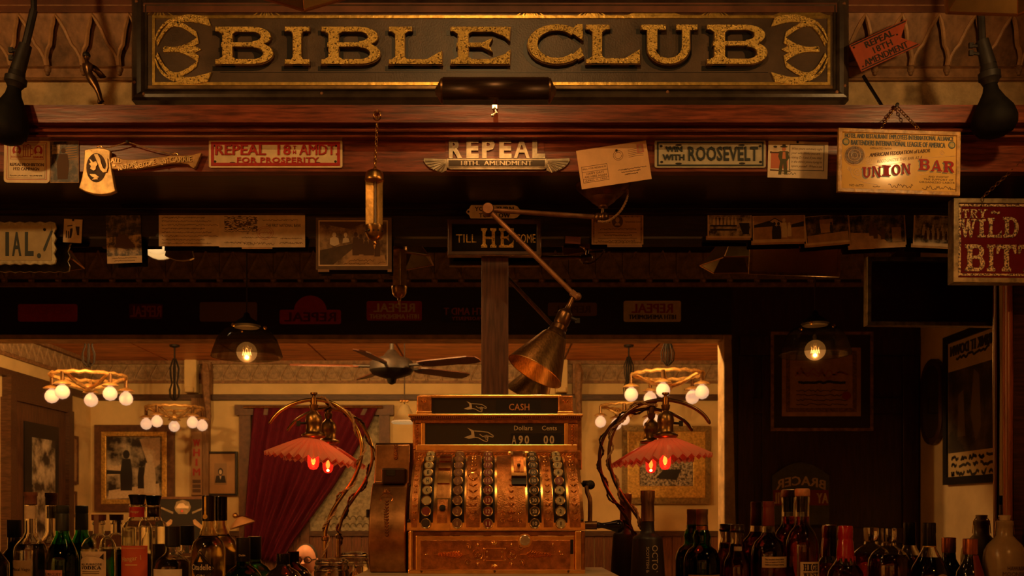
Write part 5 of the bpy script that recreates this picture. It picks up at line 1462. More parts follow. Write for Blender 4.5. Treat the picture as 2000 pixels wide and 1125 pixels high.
def crook_lamp(label, path, xs, shade_c, tilt, hd, brassm, swside):
    d = D - hd
    Q = lambda x, y: P(x, y, d)
    bx_ = path[0][0]
    t = thing('crook_lamp', label, 'lamp', (Q(bx_, 0).x, d - D, ZCT))
    p3 = [Q(*p) for p in path]
    p3[0].z = ZCT + .01
    pp = smoothpath(p3, 9)
    n = len(pp)
    rs = [.0062 if p.z < Q(0, 1052).z else .0050 for p in pp]
    rs = [r * min(1, (n - i + 2) / 6) for i, r in enumerate(rs)]
    MB().tube(pp, rs, 10).build('crook_tube', brassm, t, smooth=True)
    MB().lathe([(.030, 0), (.030, .006), (.026, .010), (.014, .016), (.010, .034)], (p3[0].x, d - D, ZCT), 24).build('base', brassd, t, smooth=True)
    j = Q(bx_, 1052)
    MB().lathe([(.0075, -.006), (.010, -.004), (.010, .004), (.0075, .006)], j, 14).build('tube_joint', brassd, t, smooth=True)
    # twisted flex wound along the tube
    seg = [p for p in pp if p.z > Q(0, 1110).z]
    last = max(i for i, p in enumerate(seg) if abs(p.x - Q(xs, 0).x) < .012) if any(abs(p.x - Q(xs, 0).x) < .012 for p in seg) else len(seg) - 1
    seg = seg[:last + 1]
    off = []
    for i, p in enumerate(seg):
        tg = (seg[min(i + 1, len(seg) - 1)] - seg[max(i - 1, 0)]).normalized()
        u = tg.cross(Vector((0, 1, 0))).normalized(); v = tg.cross(u)
        a = i * .34; rr = .0074 + .0030 * (1 + math.sin(i * .21)) * .5
        off.append(p + u * math.cos(a) * rr + v * math.sin(a) * rr)
    twist(off, .0019, .0017, len(off) * .22).build('twisted_cord', cordm, t, smooth=True)
    # socket
    sc_ = Q(xs, 0)
    k = d / F
    y2z = lambda y: Q(xs, y).z
    prof = [(3, 768), (7, 767), (7, 770), (3, 773), (3.2, 776), (6.5, 777), (6.5, 790), (9, 791), (8, 798), (6, 802), (9, 806), (15, 812), (16.5, 820), (16.5, 826), (15, 830), (15.5, 843), (18, 846), (24, 849), (24, 852), (20, 855), (14, 856)]
    MB().lathe([(r * k, y2z(y) - y2z(856)) for r, y in prof], (sc_.x, d - D, y2z(856)), 20).build('socket', brassd, t, smooth=True)
    MB().tube([Q(xs + swside * 14, 826), Q(xs + swside * 28, 827)], .0035, 8).box(Q(xs + swside * 30, 827), (.010, .006, .014)).build('switch_key', ironb, t, smooth=True)
    # fluted shade
    c = Q(*shade_c); R = 87 * k
    rot = Matrix.Rotation(math.radians(tilt), 3, 'Y')
    ns = 30; rows = []
    for i in range(9):
        u = i / 8
        r0 = (20 + (87 - 20) * u) * k
        z0 = -(34 * u ** 1.12) * k * 1.15
        amp = u ** 1.3
        row = []
        for q in range(ns * 4):
            a = 2 * PI * q / (ns * 4)
            w_ = (0, 1, 0, -1)[q % 4]
            row.append(c + rot @ Vector((math.cos(a) * r0 * (1 + .012 * w_ * amp), math.sin(a) * r0 * (1 + .012 * w_ * amp), z0 + w_ * amp * 4.2 * k)))
        rows.append(row)
    MB().grid(rows, True).build('fluted_shade', pinkm, t, smooth=False, fix=False)
    # bulb
    bc = Q(xs - 1, 0); r = 11.5 * k
    zt_ = y2z(878)
    MB().lathe([(r * .5, .0), (r * .9, -.010), (r, -.02), (r, -.036), (r * .9, -.045), (r * .6, -.052), (.0008, -.0545)], (bc.x, d - D, zt_), 18).build('red_bulb', redbulb(), t, smooth=True, fix=False)
    m = MB()
    fz_ = zt_ - .028
    m.lathe([(.0008, -.013), (.004, -.010), (.0062, -.002), (.0045, .006), (.0008, .015)], (bc.x, d - D, fz_), 10)
    m.build('filament_flame', mat('flame_core', (1, .6, .2), .5, emit=(1, .55, .10), estr=14), t, smooth=True)
    lampobj('crook_lamp_light', 'POINT', (bc.x, d - D, zt_ - .046), LAMP_W['red'], (1, .20, .045), .004, t)
    return t
crook_lamp('brass crook lamp with fluted pink shade and red bulb, left of the register',
           [(635, 1160), (635, 1100), (635, 1052), (637, 1032), (648, 1000), (666, 972), (687, 942), (702, 908), (707, 878), (701, 846), (684, 815), (660, 793), (634, 783), (605, 781), (575, 788), (550, 801), (535, 815), (526, 828)],
           613, (609, 857), 6.5, .115, mat('lamp_brass', (.62, .36, .10), .22, 1, var=.2, scale=30), -1)
crook_lamp('dark bronze crook lamp with fluted pink shade and red bulb, right of the register',
           [(1268, 1160), (1266, 1100), (1262, 1052), (1252, 1022), (1236, 996), (1216, 968), (1200, 938), (1191, 906), (1190, 876), (1196, 848), (1212, 820), (1236, 798), (1265, 785), (1297, 781), (1330, 786), (1358, 798), (1376, 812), (1387, 828)],
           1300, (1300, 857), -4, .115, mat('lamp_bronze', (.20, .10, .04), .28, .95, var=.25, scale=30), 1)

# ================================================================== bottles
def gmat(name, col, rough=.03): return mat(name, col, rough, trans=1, ior=1.47)
g_clear = gmat('bottle_clear', (.93, .93, .88))
g_green = gmat('bottle_green', (.10, .46, .13))
g_dkgreen = gmat('bottle_deep_green', (.05, .26, .08))
l_clear = gmat('spirit_clear', (.96, .95, .90))
l_gold = gmat('spirit_gold', (.98, .86, .52))
l_amber = gmat('spirit_amber', (.42, .10, .012))
l_red = gmat('spirit_red', (.34, .030, .010))
darkglass = mat('dark_bottle', (.014, .010, .008), .08, coat=.5)
class Bottle:
    def __init__(s, label, cx, h, prof, glass, liquid=None, fill=None, solid=False, group='bottles on the back counter'):
        s.d = D - h; s.k = s.d / F; s.cx = cx
        s.c = P(cx, 0, s.d); s.c.z = ZCT
        s.t = thing('liquor_bottle', label, 'bottle', s.c, group=group)
        pr = [(hw * s.k, s.z(y)) for y, hw in prof]
        rb = pr[-1][0]
        out = pr + [(rb, ZCT + .006), (rb * .93, ZCT), (rb * .6, ZCT), (.0005, ZCT + .004)]
        s.rb = rb
        if solid:
            top = [(.0005, out[0][1])]
            MB().lathe(top + out, (s.c.x, s.c.y, 0), 30, cap=False).build('glass_body', glass, s.t, smooth=True)
        else:
            w_ = .0022
            inn = [(max(r - w_, .002), z) for r, z in pr] + [(rb - w_, ZCT + .010), (.0005, ZCT + .009)]
            prof_ = list(reversed(inn)) + out
            MB().lathe(prof_, (s.c.x, s.c.y, 0), 30, cap=False).build('glass_body', glass, s.t, smooth=True)
            if liquid is not None:
                zf_ = s.z(fill); q = []
                for (r0, z0), (r1, z1) in zip(inn, inn[1:]):
                    if z0 <= zf_: q.append((r0 + .0003, z0))
                    elif z1 < zf_:
                        u = (z0 - zf_) / (z0 - z1); q.append((r0 + (r1 - r0) * u + .0003, zf_))
                q.append(inn[-1])
                MB().lathe([(.0004, zf_)] + q, (s.c.x, s.c.y, 0), 28, cap=False).build('liquid', liquid, s.t, smooth=True)
    def z(s, y): return EYE + (VY - y) * s.k
    def lathe(s, name, prof, m, smooth=True, n=24):
        return MB().lathe([(hw * s.k, s.z(y)) for y, hw in prof], (s.c.x, s.c.y, 0), n).build(name, m, s.t, smooth=smooth)
    def wrap(s, name, x0, x1, y0, y1, r0, m, r1=None, out=.0004, n=12, parent=None, shape=None):
        r1 = r0 if r1 is None else r1
        ra, rb_ = r0 * s.k + out, r1 * s.k + out
        a0 = math.asin(max(-1, min(1, x0 / r0))); a1 = math.asin(max(-1, min(1, x1 / r0)))
        rows = []
        for r, y in ((ra, y0), (rb_, y1)):
            z = max(s.z(y), ZCT + .002)
            rows.append([Vector((s.c.x + r * math.sin(a0 + (a1 - a0) * i / n), s.c.y - r * math.cos(a0 + (a1 - a0) * i / n), z)) for i in range(n + 1)])
        return MB().grid(rows).build(name, m, parent or s.t, smooth=True, fix=False)
    def wpoly(s, name, pts, r, m, out=.0008, parent=None):
        R = r * s.k + out
        f = lambda x, y, z: Vector((s.c.x + (R + z) * math.sin(x / r), s.c.y - (R + z) * math.cos(x / r), s.z(y)))
        return MB().prism(pts, f, 0, .0003).build(name, m, parent or s.t)
    def text(s, body, x, y, w_, h_, r, m, out=.0008, bold=.01, rot=0, parent=None, slabbed=False, name='lettering'):
        R = r * s.k + out
        f = lambda u, v, z: Vector((s.c.x + (R + z) * math.sin(u / r), s.c.y - (R + z) * math.cos(u / r), s.z(v)))
        c, sn = math.cos(math.radians(rot)), math.sin(math.radians(rot))
        if slabbed:
            mb = MB(); n = len(body); cw = w_ / n
            for i, ch in enumerate(body):
                for e, q in enumerate(slab(ch, .26)):
                    mb.prism([(x - w_ / 2 + i * cw + a * cw * .92, y + h_ / 2 - b * h_) for a, b in q], f, 0, .0003 - e * 6e-6)
            return mb.build(name, m, parent or s.t)
        vs, fs = text_geo(body, bold)
        vv = []
        for v in vs:
            a, b = v.x * w_, -v.y * h_
            a, b = a * c - b * sn, a * sn + b * c
            vv.append(f(x + a, y + b, (v.z + .5) * .0003))
        return MB().add(vv, fs).build(name, m, parent or s.t, fix=False)

# -- left group
b = Bottle('black capped dark bottle at the far left corner', -16, .062, [(1050, 12), (1075, 13), (1088, 24), (1100, 32)], darkglass, solid=True)
b.lathe('screw_cap', [(1016, 13), (1016, 14), (1050, 14), (1052, 12.5)], black)
b = Bottle('clear long necked bottle with wooden stopper and tan label', 60, .062, [(986, 11), (1040, 11), (1050, 15), (1060, 24), (1068, 29), (1076, 30.5)], g_clear, l_clear, 1062)
b.lathe('stopper', [(961, 11), (961, 12.5), (968, 12.8), (970, 11.5), (985, 11.8), (986, 10)], mat('cork_wood', (.16, .055, .028), .5, var=.3, scale=60))
b.wrap('neck_strip', -11, 11, 988, 1013, 11, paper, out=.0006)
o = b.wrap('label', -30.4, 14, 1093, 1150, 30.5, mat('label_tan', (.33, .22, .11), .8, var=.1, scale=30))
b.text('Mezcal Vago', -8, 1111, 40, 8, 30.5, ink, parent=o)
b = Bottle('dark green bottle with black capsule and pink paper label', 122, .062, [(1034, 12.4), (1044, 13), (1056, 18), (1075, 26), (1088, 30), (1100, 30.8)], g_green, gmat('spirit_green', (.30, .45, .16)), 1062)
b.lathe('capsule', [(987, 11), (988, 12.6), (1001, 12.8), (1003, 11.8), (1005, 12.6), (1036, 12.8), (1037, 11)], mat('capsule_black', (.015, .020, .014), .45))
o = b.wrap('label', -30.6, 12, 1112, 1150, 30.8, mat('label_pink', (.52, .22, .15), .8, var=.1, scale=30))
b.text('DEL MAGUEY', -11, 1120, 42, 6, 30.8, ink, parent=o, bold=.03)
b = Bottle('clear squat vodka bottle with dark stopper and framed pale label', 193, .062, [(1017, 10), (1021, 12.5), (1023, 12.5), (1025, 10.5), (1042, 10.8), (1046, 14), (1054, 26), (1063, 31), (1072, 32.5)], g_clear, l_clear, 1072)
b.lathe('stopper', [(1005, 13), (1005, 14), (1016, 13.6), (1017, 9)], mat('stopper_maroon', (.10, .025, .018), .35))
b.wrap('neck_seal', -4, 5, 1006, 1042, 13.8, mat('seal_brown2', (.22, .11, .06), .7))
o = b.wrap('label', -32, 23, 1076, 1150, 32.5, paper)
b.wpoly('label_arch', [(-30, 1080), (21, 1080), (21, 1092), (14, 1088), (4, 1085.5), (-5, 1085), (-14, 1086), (-24, 1088.5), (-30, 1092)], 32.5, ink, parent=o)
b.text('ST. GEORGE', -4.5, 1083.2, 38, 4, 32.5, paper, out=.0012, parent=o, bold=.02)
b.text('ALL PURPOSE', -4.5, 1100.5, 44, 4, 32.5, ink, parent=o, bold=.03)
b.text('VODKA', -4.5, 1107, 44, 6.5, 32.5, ink, parent=o, slabbed=True)
for yy in (1114, 1117.5):
    b.wrap('small_print', -22, 13, yy, yy + 1.2, 32.5, inkb, out=.0008, parent=o)
b = Bottle('clear tall shouldered bottle with orange red label and flared black stopper', 268, .062, [(984, 13), (988, 15.5), (990, 14.6), (1010, 14.6), (1013, 17), (1017, 17.5), (1021, 24), (1029, 28.5), (1040, 28.8)], g_clear, l_clear, 1030)
b.lathe('stopper', [(966, 15), (967, 17), (978, 14), (985, 13), (986, 11)], blackg)
o = b.wrap('neck_band', -14.5, 14.5, 990, 1010, 14.6, redenam, n=16)
b.text('Hangar', 0, 1000, 17, 6, 14.6, parch, parent=o)
o = b.wrap('label', -28, 25, 1065, 1150, 28.8, mat('label_orange', (.58, .10, .035), .6, var=.06, scale=20))
b.text('Hangar 1', -3, 1091, 40, 12, 28.8, mat('label_gold', (.72, .45, .18), .6), parent=o, rot=-6)
b.wrap('small_print', -14, 10, 1101, 1103, 28.8, MATS['label_gold'], out=.0008, parent=o)
b.wrap('label_rule', -25, 22, 1069, 1070, 28.8, MATS['label_gold'], out=.0008, parent=o)
b = Bottle('short clear bottle with broad black cap and cream label', 337, .064, [(1066, 13), (1078, 13.2), (1084, 18), (1092, 29), (1100, 34), (1110, 35)], g_clear, l_clear, 1092)
b.lathe('screw_cap', [(1028, 13), (1028, 14.5), (1066, 14.5), (1068, 12)], mat('cap_black_satin', (.012, .010, .010), .35))
o = b.wrap('label', -33, 26, 1110, 1160, 35, paperw)
b = Bottle('pale gold bottle with black neck seal and black diamond label', 407, .062, [(1016, 11), (1020, 12), (1026, 11.6), (1034, 14), (1041, 17), (1044, 16), (1050, 20), (1058, 28), (1068, 31.5), (1080, 32.5)], gmat('bottle_frost_gold', (.97, .88, .62), .10), l_gold, 1046)
b.lathe('capsule', [(968, 11), (969, 12.4), (1017, 12.4), (1018, 10)], blackg)
o = b.wrap('gold_seal', -5, -.5, 970, 1005, 12.4, goldp, out=.0006)
b.wpoly('gold_medal', [(-3 + 5 * math.cos(2 * PI * i / 14), 1009 + 5 * math.sin(2 * PI * i / 14)) for i in range(14)], 12.4, goldp, parent=o)
dm = [(-7, 1074), (21, 1108), (-7, 1142), (-31, 1108)]
o = b.wpoly('diamond_label', dm, 32.5, black)
for sc_, mm, out_ in ((.93, paperb, .0012), (.87, black, .0016)):
    b.wpoly('diamond_rule', [(-6 + (x + 6) * sc_, 1108 + (y - 1108) * sc_) for x, y in dm], 32.5, mm, out=out_, parent=o)
b.text('Citadelle', -6, 1106, 40, 11, 32.5, paperw, out=.0021, parent=o)
b.text('GIN', -6, 1123, 16, 6, 32.5, paperw, out=.0021, parent=o)
b.wpoly('label_crest', [(-9, 1092), (-6, 1085), (-3, 1092), (-1, 1096), (-11, 1096)], 32.5, goldp, out=.0021, parent=o)
b = Bottle('dark green bottle with square black cap beside the gold one', 475, .064, [(1095, 12), (1104, 14), (1112, 26), (1122, 34), (1132, 36)], g_dkgreen, solid=True)
b.lathe('screw_cap', [(1050, 12), (1050, 13.4), (1095, 13.4), (1097, 12)], mat('cap_black_satin', (.012, .010, .010), .35))
b.text('Dolin', 1, 1084, 12, 4, 13.4, paper, out=.0005)
b = Bottle('low black bottle with black cap left of the crook lamp', 553, .066, [(1101, 12), (1108, 15), (1116, 28), (1128, 37), (1140, 38)], darkglass, solid=True)
b.lathe('screw_cap', [(1081, 11), (1081, 12.4), (1101, 12.8), (1103, 12)], blackg)
# glass jar in front of the left lamp
jd = D - .20
j0 = P(648, 0, jd)
t = thing('glass_jar', 'ribbed clear glass jar in front of the brass crook lamp', 'jar', (j0.x, jd - D, ZCT))
kj = jd / F
jz = lambda y: EYE + (VY - y) * kj
jp = [(8, 1092), (26, 1092), (31, 1094), (33, 1098), (31.5, 1103), (34, 1107), (34, 1111), (32, 1113), (34.5, 1118), (34, 1130)]
outp = [(r * kj, jz(y)) for r, y in jp] + [(34 * kj, ZCT + .004), (30 * kj, ZCT), (.0006, ZCT + .003)]
inp = [(max(r * kj - .003, .002), z - .001) for r, z in outp[:-3]] + [(31 * kj - .003, ZCT + .008), (.0006, ZCT + .008)]
MB().lathe(list(reversed(inp)) + outp, (j0.x, jd - D, 0), 28, cap=False).build('jar_body', g_clear, t, smooth=True)
MB().lathe([(.0006, jz(1089)), (12 * kj, jz(1089.5)), (26 * kj, jz(1091)), (26 * kj, jz(1092.5)), (.0006, jz(1092.5))], (j0.x, jd - D, 0), 24, cap=False).build('jar_lid', g_clear, t, smooth=True)

# -- right group
b = Bottle('tall matt black tapered bottle with vertical lettering in front of the right lamp', 1265, .205, [(1019, 12.4), (1036, 13), (1043, 17), (1048, 27), (1053, 29), (1090, 31.5), (1125, 33.5), (1150, 34.5)], mat('matt_black_bottle', (.022, .015, .012), .42), solid=True)
b.lathe('cap', [(958, 13), (959, 14), (972, 14.2), (974, 13.4), (980, 13.4), (981, 12.6), (1018, 13.2), (1019, 12)], mat('capsule_bronze', (.46, .28, .15), .3, .9, stretch=(40, 40, 1), var=.25, scale=8))
b.text('OCTOMORE', 9, 1110, 92, 12, 32, mat('bottle_print', (.56, .44, .29), .6), rot=90, bold=.03)
b.text('SCOTTISH BARLEY', -5, 1105, 76, 5.5, 32, MATS['bottle_print'], rot=90)
b = Bottle('dark green round shouldered bottle with grey capsule beside the black one', 1371, .062, [(1024, 11.2), (1034, 11.4), (1037, 14), (1048, 17.5), (1058, 15.5), (1066, 17), (1074, 27), (1086, 33), (1098, 35)], g_dkgreen, gmat('spirit_dark', (.16, .06, .02)), 1070)
b.lathe('capsule', [(994, 10), (995, 11.6), (1004, 11.6), (1005, 11), (1025, 11.6), (1026, 10.6)], mat('capsule_grey', (.36, .22, .12), .35, .8))
b.wrap('neck_band', -11.4, 11.4, 1027, 1036, 11.6, copper, n=14)
b.wrap('label', -30, 30, 1121, 1160, 35, paperb)
b = Bottle('stout amber bottle with dark stopper and tiny silver neck label', 1440, .062, [(1040, 12.5), (1048, 11), (1058, 11.8), (1066, 14), (1076, 15), (1084, 18), (1096, 24), (1110, 26)], g_clear, l_amber, 1062)
b.lathe('stopper', [(1024, 11), (1025, 13), (1034, 13), (1036, 14.5), (1040, 13)], mat('stopper_dark', (.03, .015, .010), .3))
b.wrap('neck_label', -9, 5, 1067, 1077, 14.6, mat('neck_silver', (.50, .42, .28), .5))
b = Bottle('round shouldered amber bottle with maroon capsule and torn cream label', 1501, .062, [(1026, 11.2), (1040, 12), (1048, 16), (1058, 26), (1070, 31), (1086, 33), (1100, 33.4)], g_clear, l_red, 1040)
b.lathe('capsule', [(979, 10), (980, 11), (989, 11.2), (991, 10.6), (994, 11), (1026, 11.6), (1028, 10.6)], mat('capsule_maroon', (.17, .035, .022), .35))
o = b.wrap('label', -20, 32, 1086, 1107, 33.4, parch)
for i, tx in enumerate(('The bourbon from this lot', 'was prepared by hand', 'without artificial coloring')):
    b.text(tx, 4, 1091 + i * 5.2, 40, 3.4, 33.4, inkb, parent=o)
b = Bottle('tall amber bottle with wooden stopper and square cream label', 1567, .062, [(969, 13.6), (980, 14), (983, 12.8), (1024, 13.4), (1029, 16), (1040, 24), (1054, 29.5), (1068, 31), (1080, 31)], g_clear, l_red, 1009)
b.lathe('stopper', [(954, 11), (955, 13.4), (958, 14.4), (968, 14.4), (970, 13)], mat('stopper_wood', (.52, .22, .09), .45, var=.2, scale=60))
b.lathe('cork', [(970, 10.4), (1000, 10.2)], mat('cork', (.40, .24, .12), .8, var=.3, scale=120))
o = b.wrap('label', -13, 30.5, 1096, 1160, 31, mat('label_cream', (.62, .46, .26), .8, var=.06, scale=30))
b.text('HIGH', 9, 1106.5, 33, 13, 31, ink, parent=o, slabbed=True)
b.text('WEST', 9, 1121, 33, 9, 31, ink, parent=o, slabbed=True)
b = Bottle('bottle with neck dipped in bright red wax', 1651, .062, [(1056, 13.6), (1072, 15.5), (1092, 16.5), (1104, 24), (1116, 32), (1128, 34)], g_clear, l_amber, 1104)
b.lathe('red_wax', [(1026, 10), (1027, 13.4), (1031, 14.6), (1050, 14.6), (1053, 13.6), (1056, 14.6), (1072, 16.2), (1082, 16.8), (1090, 17)], mat('red_wax_mat', (.42, .012, .012), .18, coat=.6))
m = MB()
for a_, L_ in ((-70, 34), (-32, 12), (0, 40), (30, 14), (62, 28)):
    a_ = math.radians(a_)
    m.tube([Vector((b.c.x + 16.6 * b.k * math.sin(a_), b.c.y - 16.6 * b.k * math.cos(a_), b.z(1086))), Vector((b.c.x + 17 * b.k * math.sin(a_), b.c.y - 17 * b.k * math.cos(a_), b.z(1088 + L_ * .4))), Vector((b.c.x + (17 + L_ * .09) * b.k * math.sin(a_), b.c.y - (17 + L_ * .09) * b.k * math.cos(a_), b.z(1088 + min(L_, 16))))], [.004, .0032, .003], 8)
m.build('wax_drips', MATS['red_wax_mat'], b.t, smooth=True)
b = Bottle('round bellied bottle of dark red spirit with glass stopper', 1736, .062, [(1060, 13), (1066, 14), (1072, 22), (1080, 31), (1092, 38), (1108, 39.5)], g_clear, l_red, 1083)
b.lathe('glass_stopper', [(1031, 11), (1032, 14), (1036, 14.5), (1057, 14), (1060, 12)], gmat('stopper_glass', (.75, .72, .66)))
b = Bottle('conical shouldered bottle with black and gold capsule', 1815, .062, [(1067, 12), (1072, 13), (1088, 21), (1104, 30), (1118, 36), (1130, 37)], g_clear, gmat('spirit_brown', (.16, .05, .012)), 1088)
b.lathe('capsule', [(1021, 11), (1022, 12), (1040, 12.2), (1042, 11.6), (1066, 12.6), (1068, 11.6)], mat('capsule_black_gloss', (.014, .010, .009), .22))
b.wrap('gold_ring', -12.8, 12.8, 1066, 1068.5, 12.7, goldp, n=14)
b.wpoly('round_label', [(8 + 17 * math.cos(2 * PI * i / 20), 1136 + 17 * math.sin(2 * PI * i / 20)) for i in range(20)], 40, paperb)
b = Bottle('dark bottle with copper foil cap near the right end', 1895, .062, [(1083, 13), (1096, 14), (1104, 18), (1116, 25), (1128, 26.5)], darkglass, solid=True)
b.lathe('foil_cap', [(1052, 12), (1053, 13.6), (1080, 13.8), (1083, 13)], mat('copper_foil', (.58, .19, .07), .3, .85, var=.15, scale=60))
b.wrap('neck_ribbon', -3, 9, 1084, 1130, 16, mat('ribbon_red', (.20, .02, .02), .5), r1=30)
b = Bottle('tan stoneware swing top jug at the right end', 1962, .062, [(1016, 13), (1018, 16), (1024, 16), (1027, 14.5), (1046, 15), (1052, 20), (1064, 31), (1076, 37), (1090, 39)], mat('stoneware', (.36, .25, .12), .25, var=.15, scale=15), solid=True)
b.lathe('ceramic_stopper', [(1006, 9), (1007, 11.5), (1013, 10), (1016, 9)], mat('ceramic', (.62, .48, .30), .4))
m = MB()
for s in (-1, 1):
    m.tube([P(1962, 1010, b.d), P(1962 + s * 11, 1011, b.d), P(1962 + s * 17, 1020, b.d), P(1962 + s * 19, 1044, b.d)], .0013, 6)
m.build('wire_bail', brassd, b.t, smooth=True)
b.text('HAWAIIAN', 6, 1108, 40, 8, 39, inkb, bold=.03)
b.text('MOONSHINE', 6, 1119, 56, 8, 39, inkb, bold=.03)
b = Bottle('tall pale swing top bottle just past the right edge', 2024, .062, [(985, 9), (1000, 10), (1040, 11), (1056, 15), (1076, 19), (1090, 20)], mat('pale_stone', (.42, .34, .22), .3), solid=True)
b.lathe('ceramic_stopper', [(966, 8), (967, 11), (974, 10), (985, 9)], black)
m = MB()
for s in (-1, 1):
    m.tube([P(2024, 970, b.d), P(2024 + s * 12, 972, b.d), P(2024 + s * 15, 984, b.d), P(2024 + s * 12, 1000, b.d)], .0013, 6)
m.build('wire_bail', brassd, b.t, smooth=True)

# ================================================================== black hanging lamps in front of the wall
def pear_lamp(label, pts, rb):
    """pts: bulb bottom, bulb centre, neck, collar, key, top (pixels)"""
    d = 2.3
    top = P(*pts[-1], d); top.z = ZC1
    t = thing('hanging_lamp', label, 'lamp', top, group='black pear lamps hung before the wall')
    c = [P(*p, d) for p in pts]
    ax = (c[1] - c[2]).normalized(); k = d / F
    L = (c[0] - c[2]).length
    MB().lathe([(.012, -.01), (.015, .0), (.018, L * .12), (.030, L * .30), (rb * k * .88, L * .48), (rb * k, L * .66), (rb * k * .96, L * .80), (rb * k * .75, L * .92), (rb * k * .4, L * .985), (.001, L)], c[2], 24, ax).build('pear_body', mat('soot_black', (.006, .005, .004), .7, var=.4, scale=30, spec=.15), t, smooth=True)
    MB().tube([c[2], c[2].lerp(c[3], .25), c[2].lerp(c[3], .3), c[2].lerp(c[3], .62), c[2].lerp(c[3], .68), c[3]], [.016, .022, .025, .025, .020, .018], 14).build('socket_shell', ironb, t, smooth=True)
    MB().tube([c[3], c[4]], [.018, .015], 12).build('neck', ironb, t, smooth=True)
    n = c[3].lerp(c[4], .75)
    for dz in (.0, -.018):
        MB().tube([n + Vector((0, 0, dz)), n + Vector((-.028, 0, dz + .004))], .004, 8).box(n + Vector((-.030, 0, dz + .004)), (.010, .006, .012)).build('switch_key', ironb, t, smooth=True)
    MB().tube([c[4], P(*pts[5], d)], .009, 8).tube([P(*pts[5], d), top], .007, 8).build('rod', ironb, t, smooth=True)
pear_lamp('black pear shaped lamp hanging at the left edge before the wall', [(14, 282), (18, 238), (28, 172), (34, 140), (50, 88), (66, 20)], 37)
pear_lamp('black pear shaped lamp hanging before the wall above the maroon sign', [(1943, 268), (1940, 218), (1934, 166), (1931, 128), (1918, 80), (1915, 20)], 42)
# ================================================================== lamps over the bar (seen in the mirror, two rims in the frame; the spotlights are added)
shadem = mat('mica_shade', (.20, .145, .052), .35, .1, var=.25, scale=12)
shadein = mat('shade_seam', (.40, .20, .085), .4, .6)
def facet_lamp(label, X, Y, z, turn):
    t = thing('faceted_lamp', label, 'lamp', (X, Y, ZC1), group='faceted lamps in a row over the bar')
    n = 6; R, r, H = .138, .055, .095
    ang = [2 * PI * (i + turn) / n for i in range(n)]
    pb = [Vector((X + R * math.cos(a), Y + R * math.sin(a), z)) for a in ang]
    pt = [Vector((X + r * math.cos(a), Y + r * math.sin(a), z + H)) for a in ang]
    for i in range(n):
        j = (i + 1) % n
        MB().add([pb[i], pb[j], pt[j], pt[i]], [(0, 1, 2, 3)]).build('shade_panel', shadem, t, fix=False).modifiers.new('solid', 'SOLIDIFY').thickness = .002
        MB().tube([pb[i], pt[i]], .003, 6).build('seam', shadein, t)
        MB().tube([pb[i], pb[j]], .0035, 6).build('rim', shadein, t)
    MB().lathe([(.056, 0), (.05, .012), (.02, .02), (.012, .05), (.006, .055)], (X, Y, z + H), 16).build('gallery', bronze, t, smooth=True)
    MB().tube([(X, Y, z + H + .05), (X, Y, ZC1)], .005, 8).build('rod', ironb, t, smooth=True)
    MB().ball((X, Y, z + H * .62), .022, 10, 8).build('unlit_bulb', mat('frosted_bulb', (.5, .4, .28), .5), t, smooth=True)
facet_lamp('faceted olive lamp whose rim shows above the sign, left of centre', -.35, -.99, 2.258, .55)
facet_lamp('faceted olive lamp whose rim shows at the top right corner', .935, -.99, 2.242, .06)
facet_lamp('faceted olive lamp reflected behind the scalloped sign', -1.70, -.99, 2.25, .4)

def globe_lamp(label, X, Y, z, power):
    t = thing('bowl_lamp', label, 'lamp', (X, Y, ZC1), group='white bowl lamps over the bar')
    MB().ball((X, Y, z - .03), .030, 16, 10).build('bulb', mat('lit_white_bulb', (.85, .75, .6), .3, emit=(1, .72, .42), estr=5), t, smooth=True)
    MB().lathe([(.034, 0), (.034, .02), (.02, .03), (.006, .04)], (X, Y, z + .035), 16).build('fitter', bronze, t, smooth=True)
    MB().tube([(X, Y, z + .06), (X, Y, ZC1)], .005, 8).build('rod', ironb, t, smooth=True)
    ax = (Vector((X * .50, -.1, 2.16)) - Vector((X, Y, z - .06))).normalized()
    MB().lathe([(.020, -.055), (.060, -.045), (.080, -.010), (.084, .010)], (X, Y, z - .03), 24, ax, cap=False).build('reflector', mat('enamel_reflector', (.80, .68, .48), .4), t, smooth=True, fix=False).modifiers.new('solid', 'SOLIDIFY').thickness = .002
    lampobj('globe_lamp_light', 'SPOT', Vector((X, Y, z - .03)) + ax * .045, power, WARM, .025, t, spot=math.radians(118), rot=ax.to_track_quat('-Z', 'Y').to_euler())
globe_lamp('lit white bowl lamp over the left end of the bar', -1.34, -1.2, 2.43, LAMP_W['globe'])
globe_lamp('lit white bowl lamp over the right end of the bar', 1.20, -.96, 2.40, LAMP_W['globe'] * .6)
# an added, unseen spotlight that brightens the middle of the sign
sp = Vector((-.02, -1.75, 3.12))
t = thing('added_spotlight', 'added unseen spotlight that brightens the gilded sign', 'spotlight', (sp.x, sp.y, ZC1))
ax = (Vector((.0, -.1, 2.40)) - sp).normalized()
MB().lathe([(.02, -.10), (.045, -.09), (.045, .02), (.05, .03)], sp, 20, ax, cap=False).build('can', ironb, t, smooth=True, fix=False)
MB().tube([sp - ax * .05, (sp.x, sp.y - .03, ZC1)], .008, 8).build('stem', ironb, t, smooth=True)
MB().lathe([(.001, -.02), (.04, -.02), (.04, -.01), (.001, -.01)], sp, 16, ax).build('lens', bulbm, t, smooth=True)
lampobj('added_spot_light', 'SPOT', sp + ax * .035, LAMP_W['bar'], WARM, .03, t, spot=math.radians(62), rot=ax.to_track_quat('-Z', 'Y').to_euler())

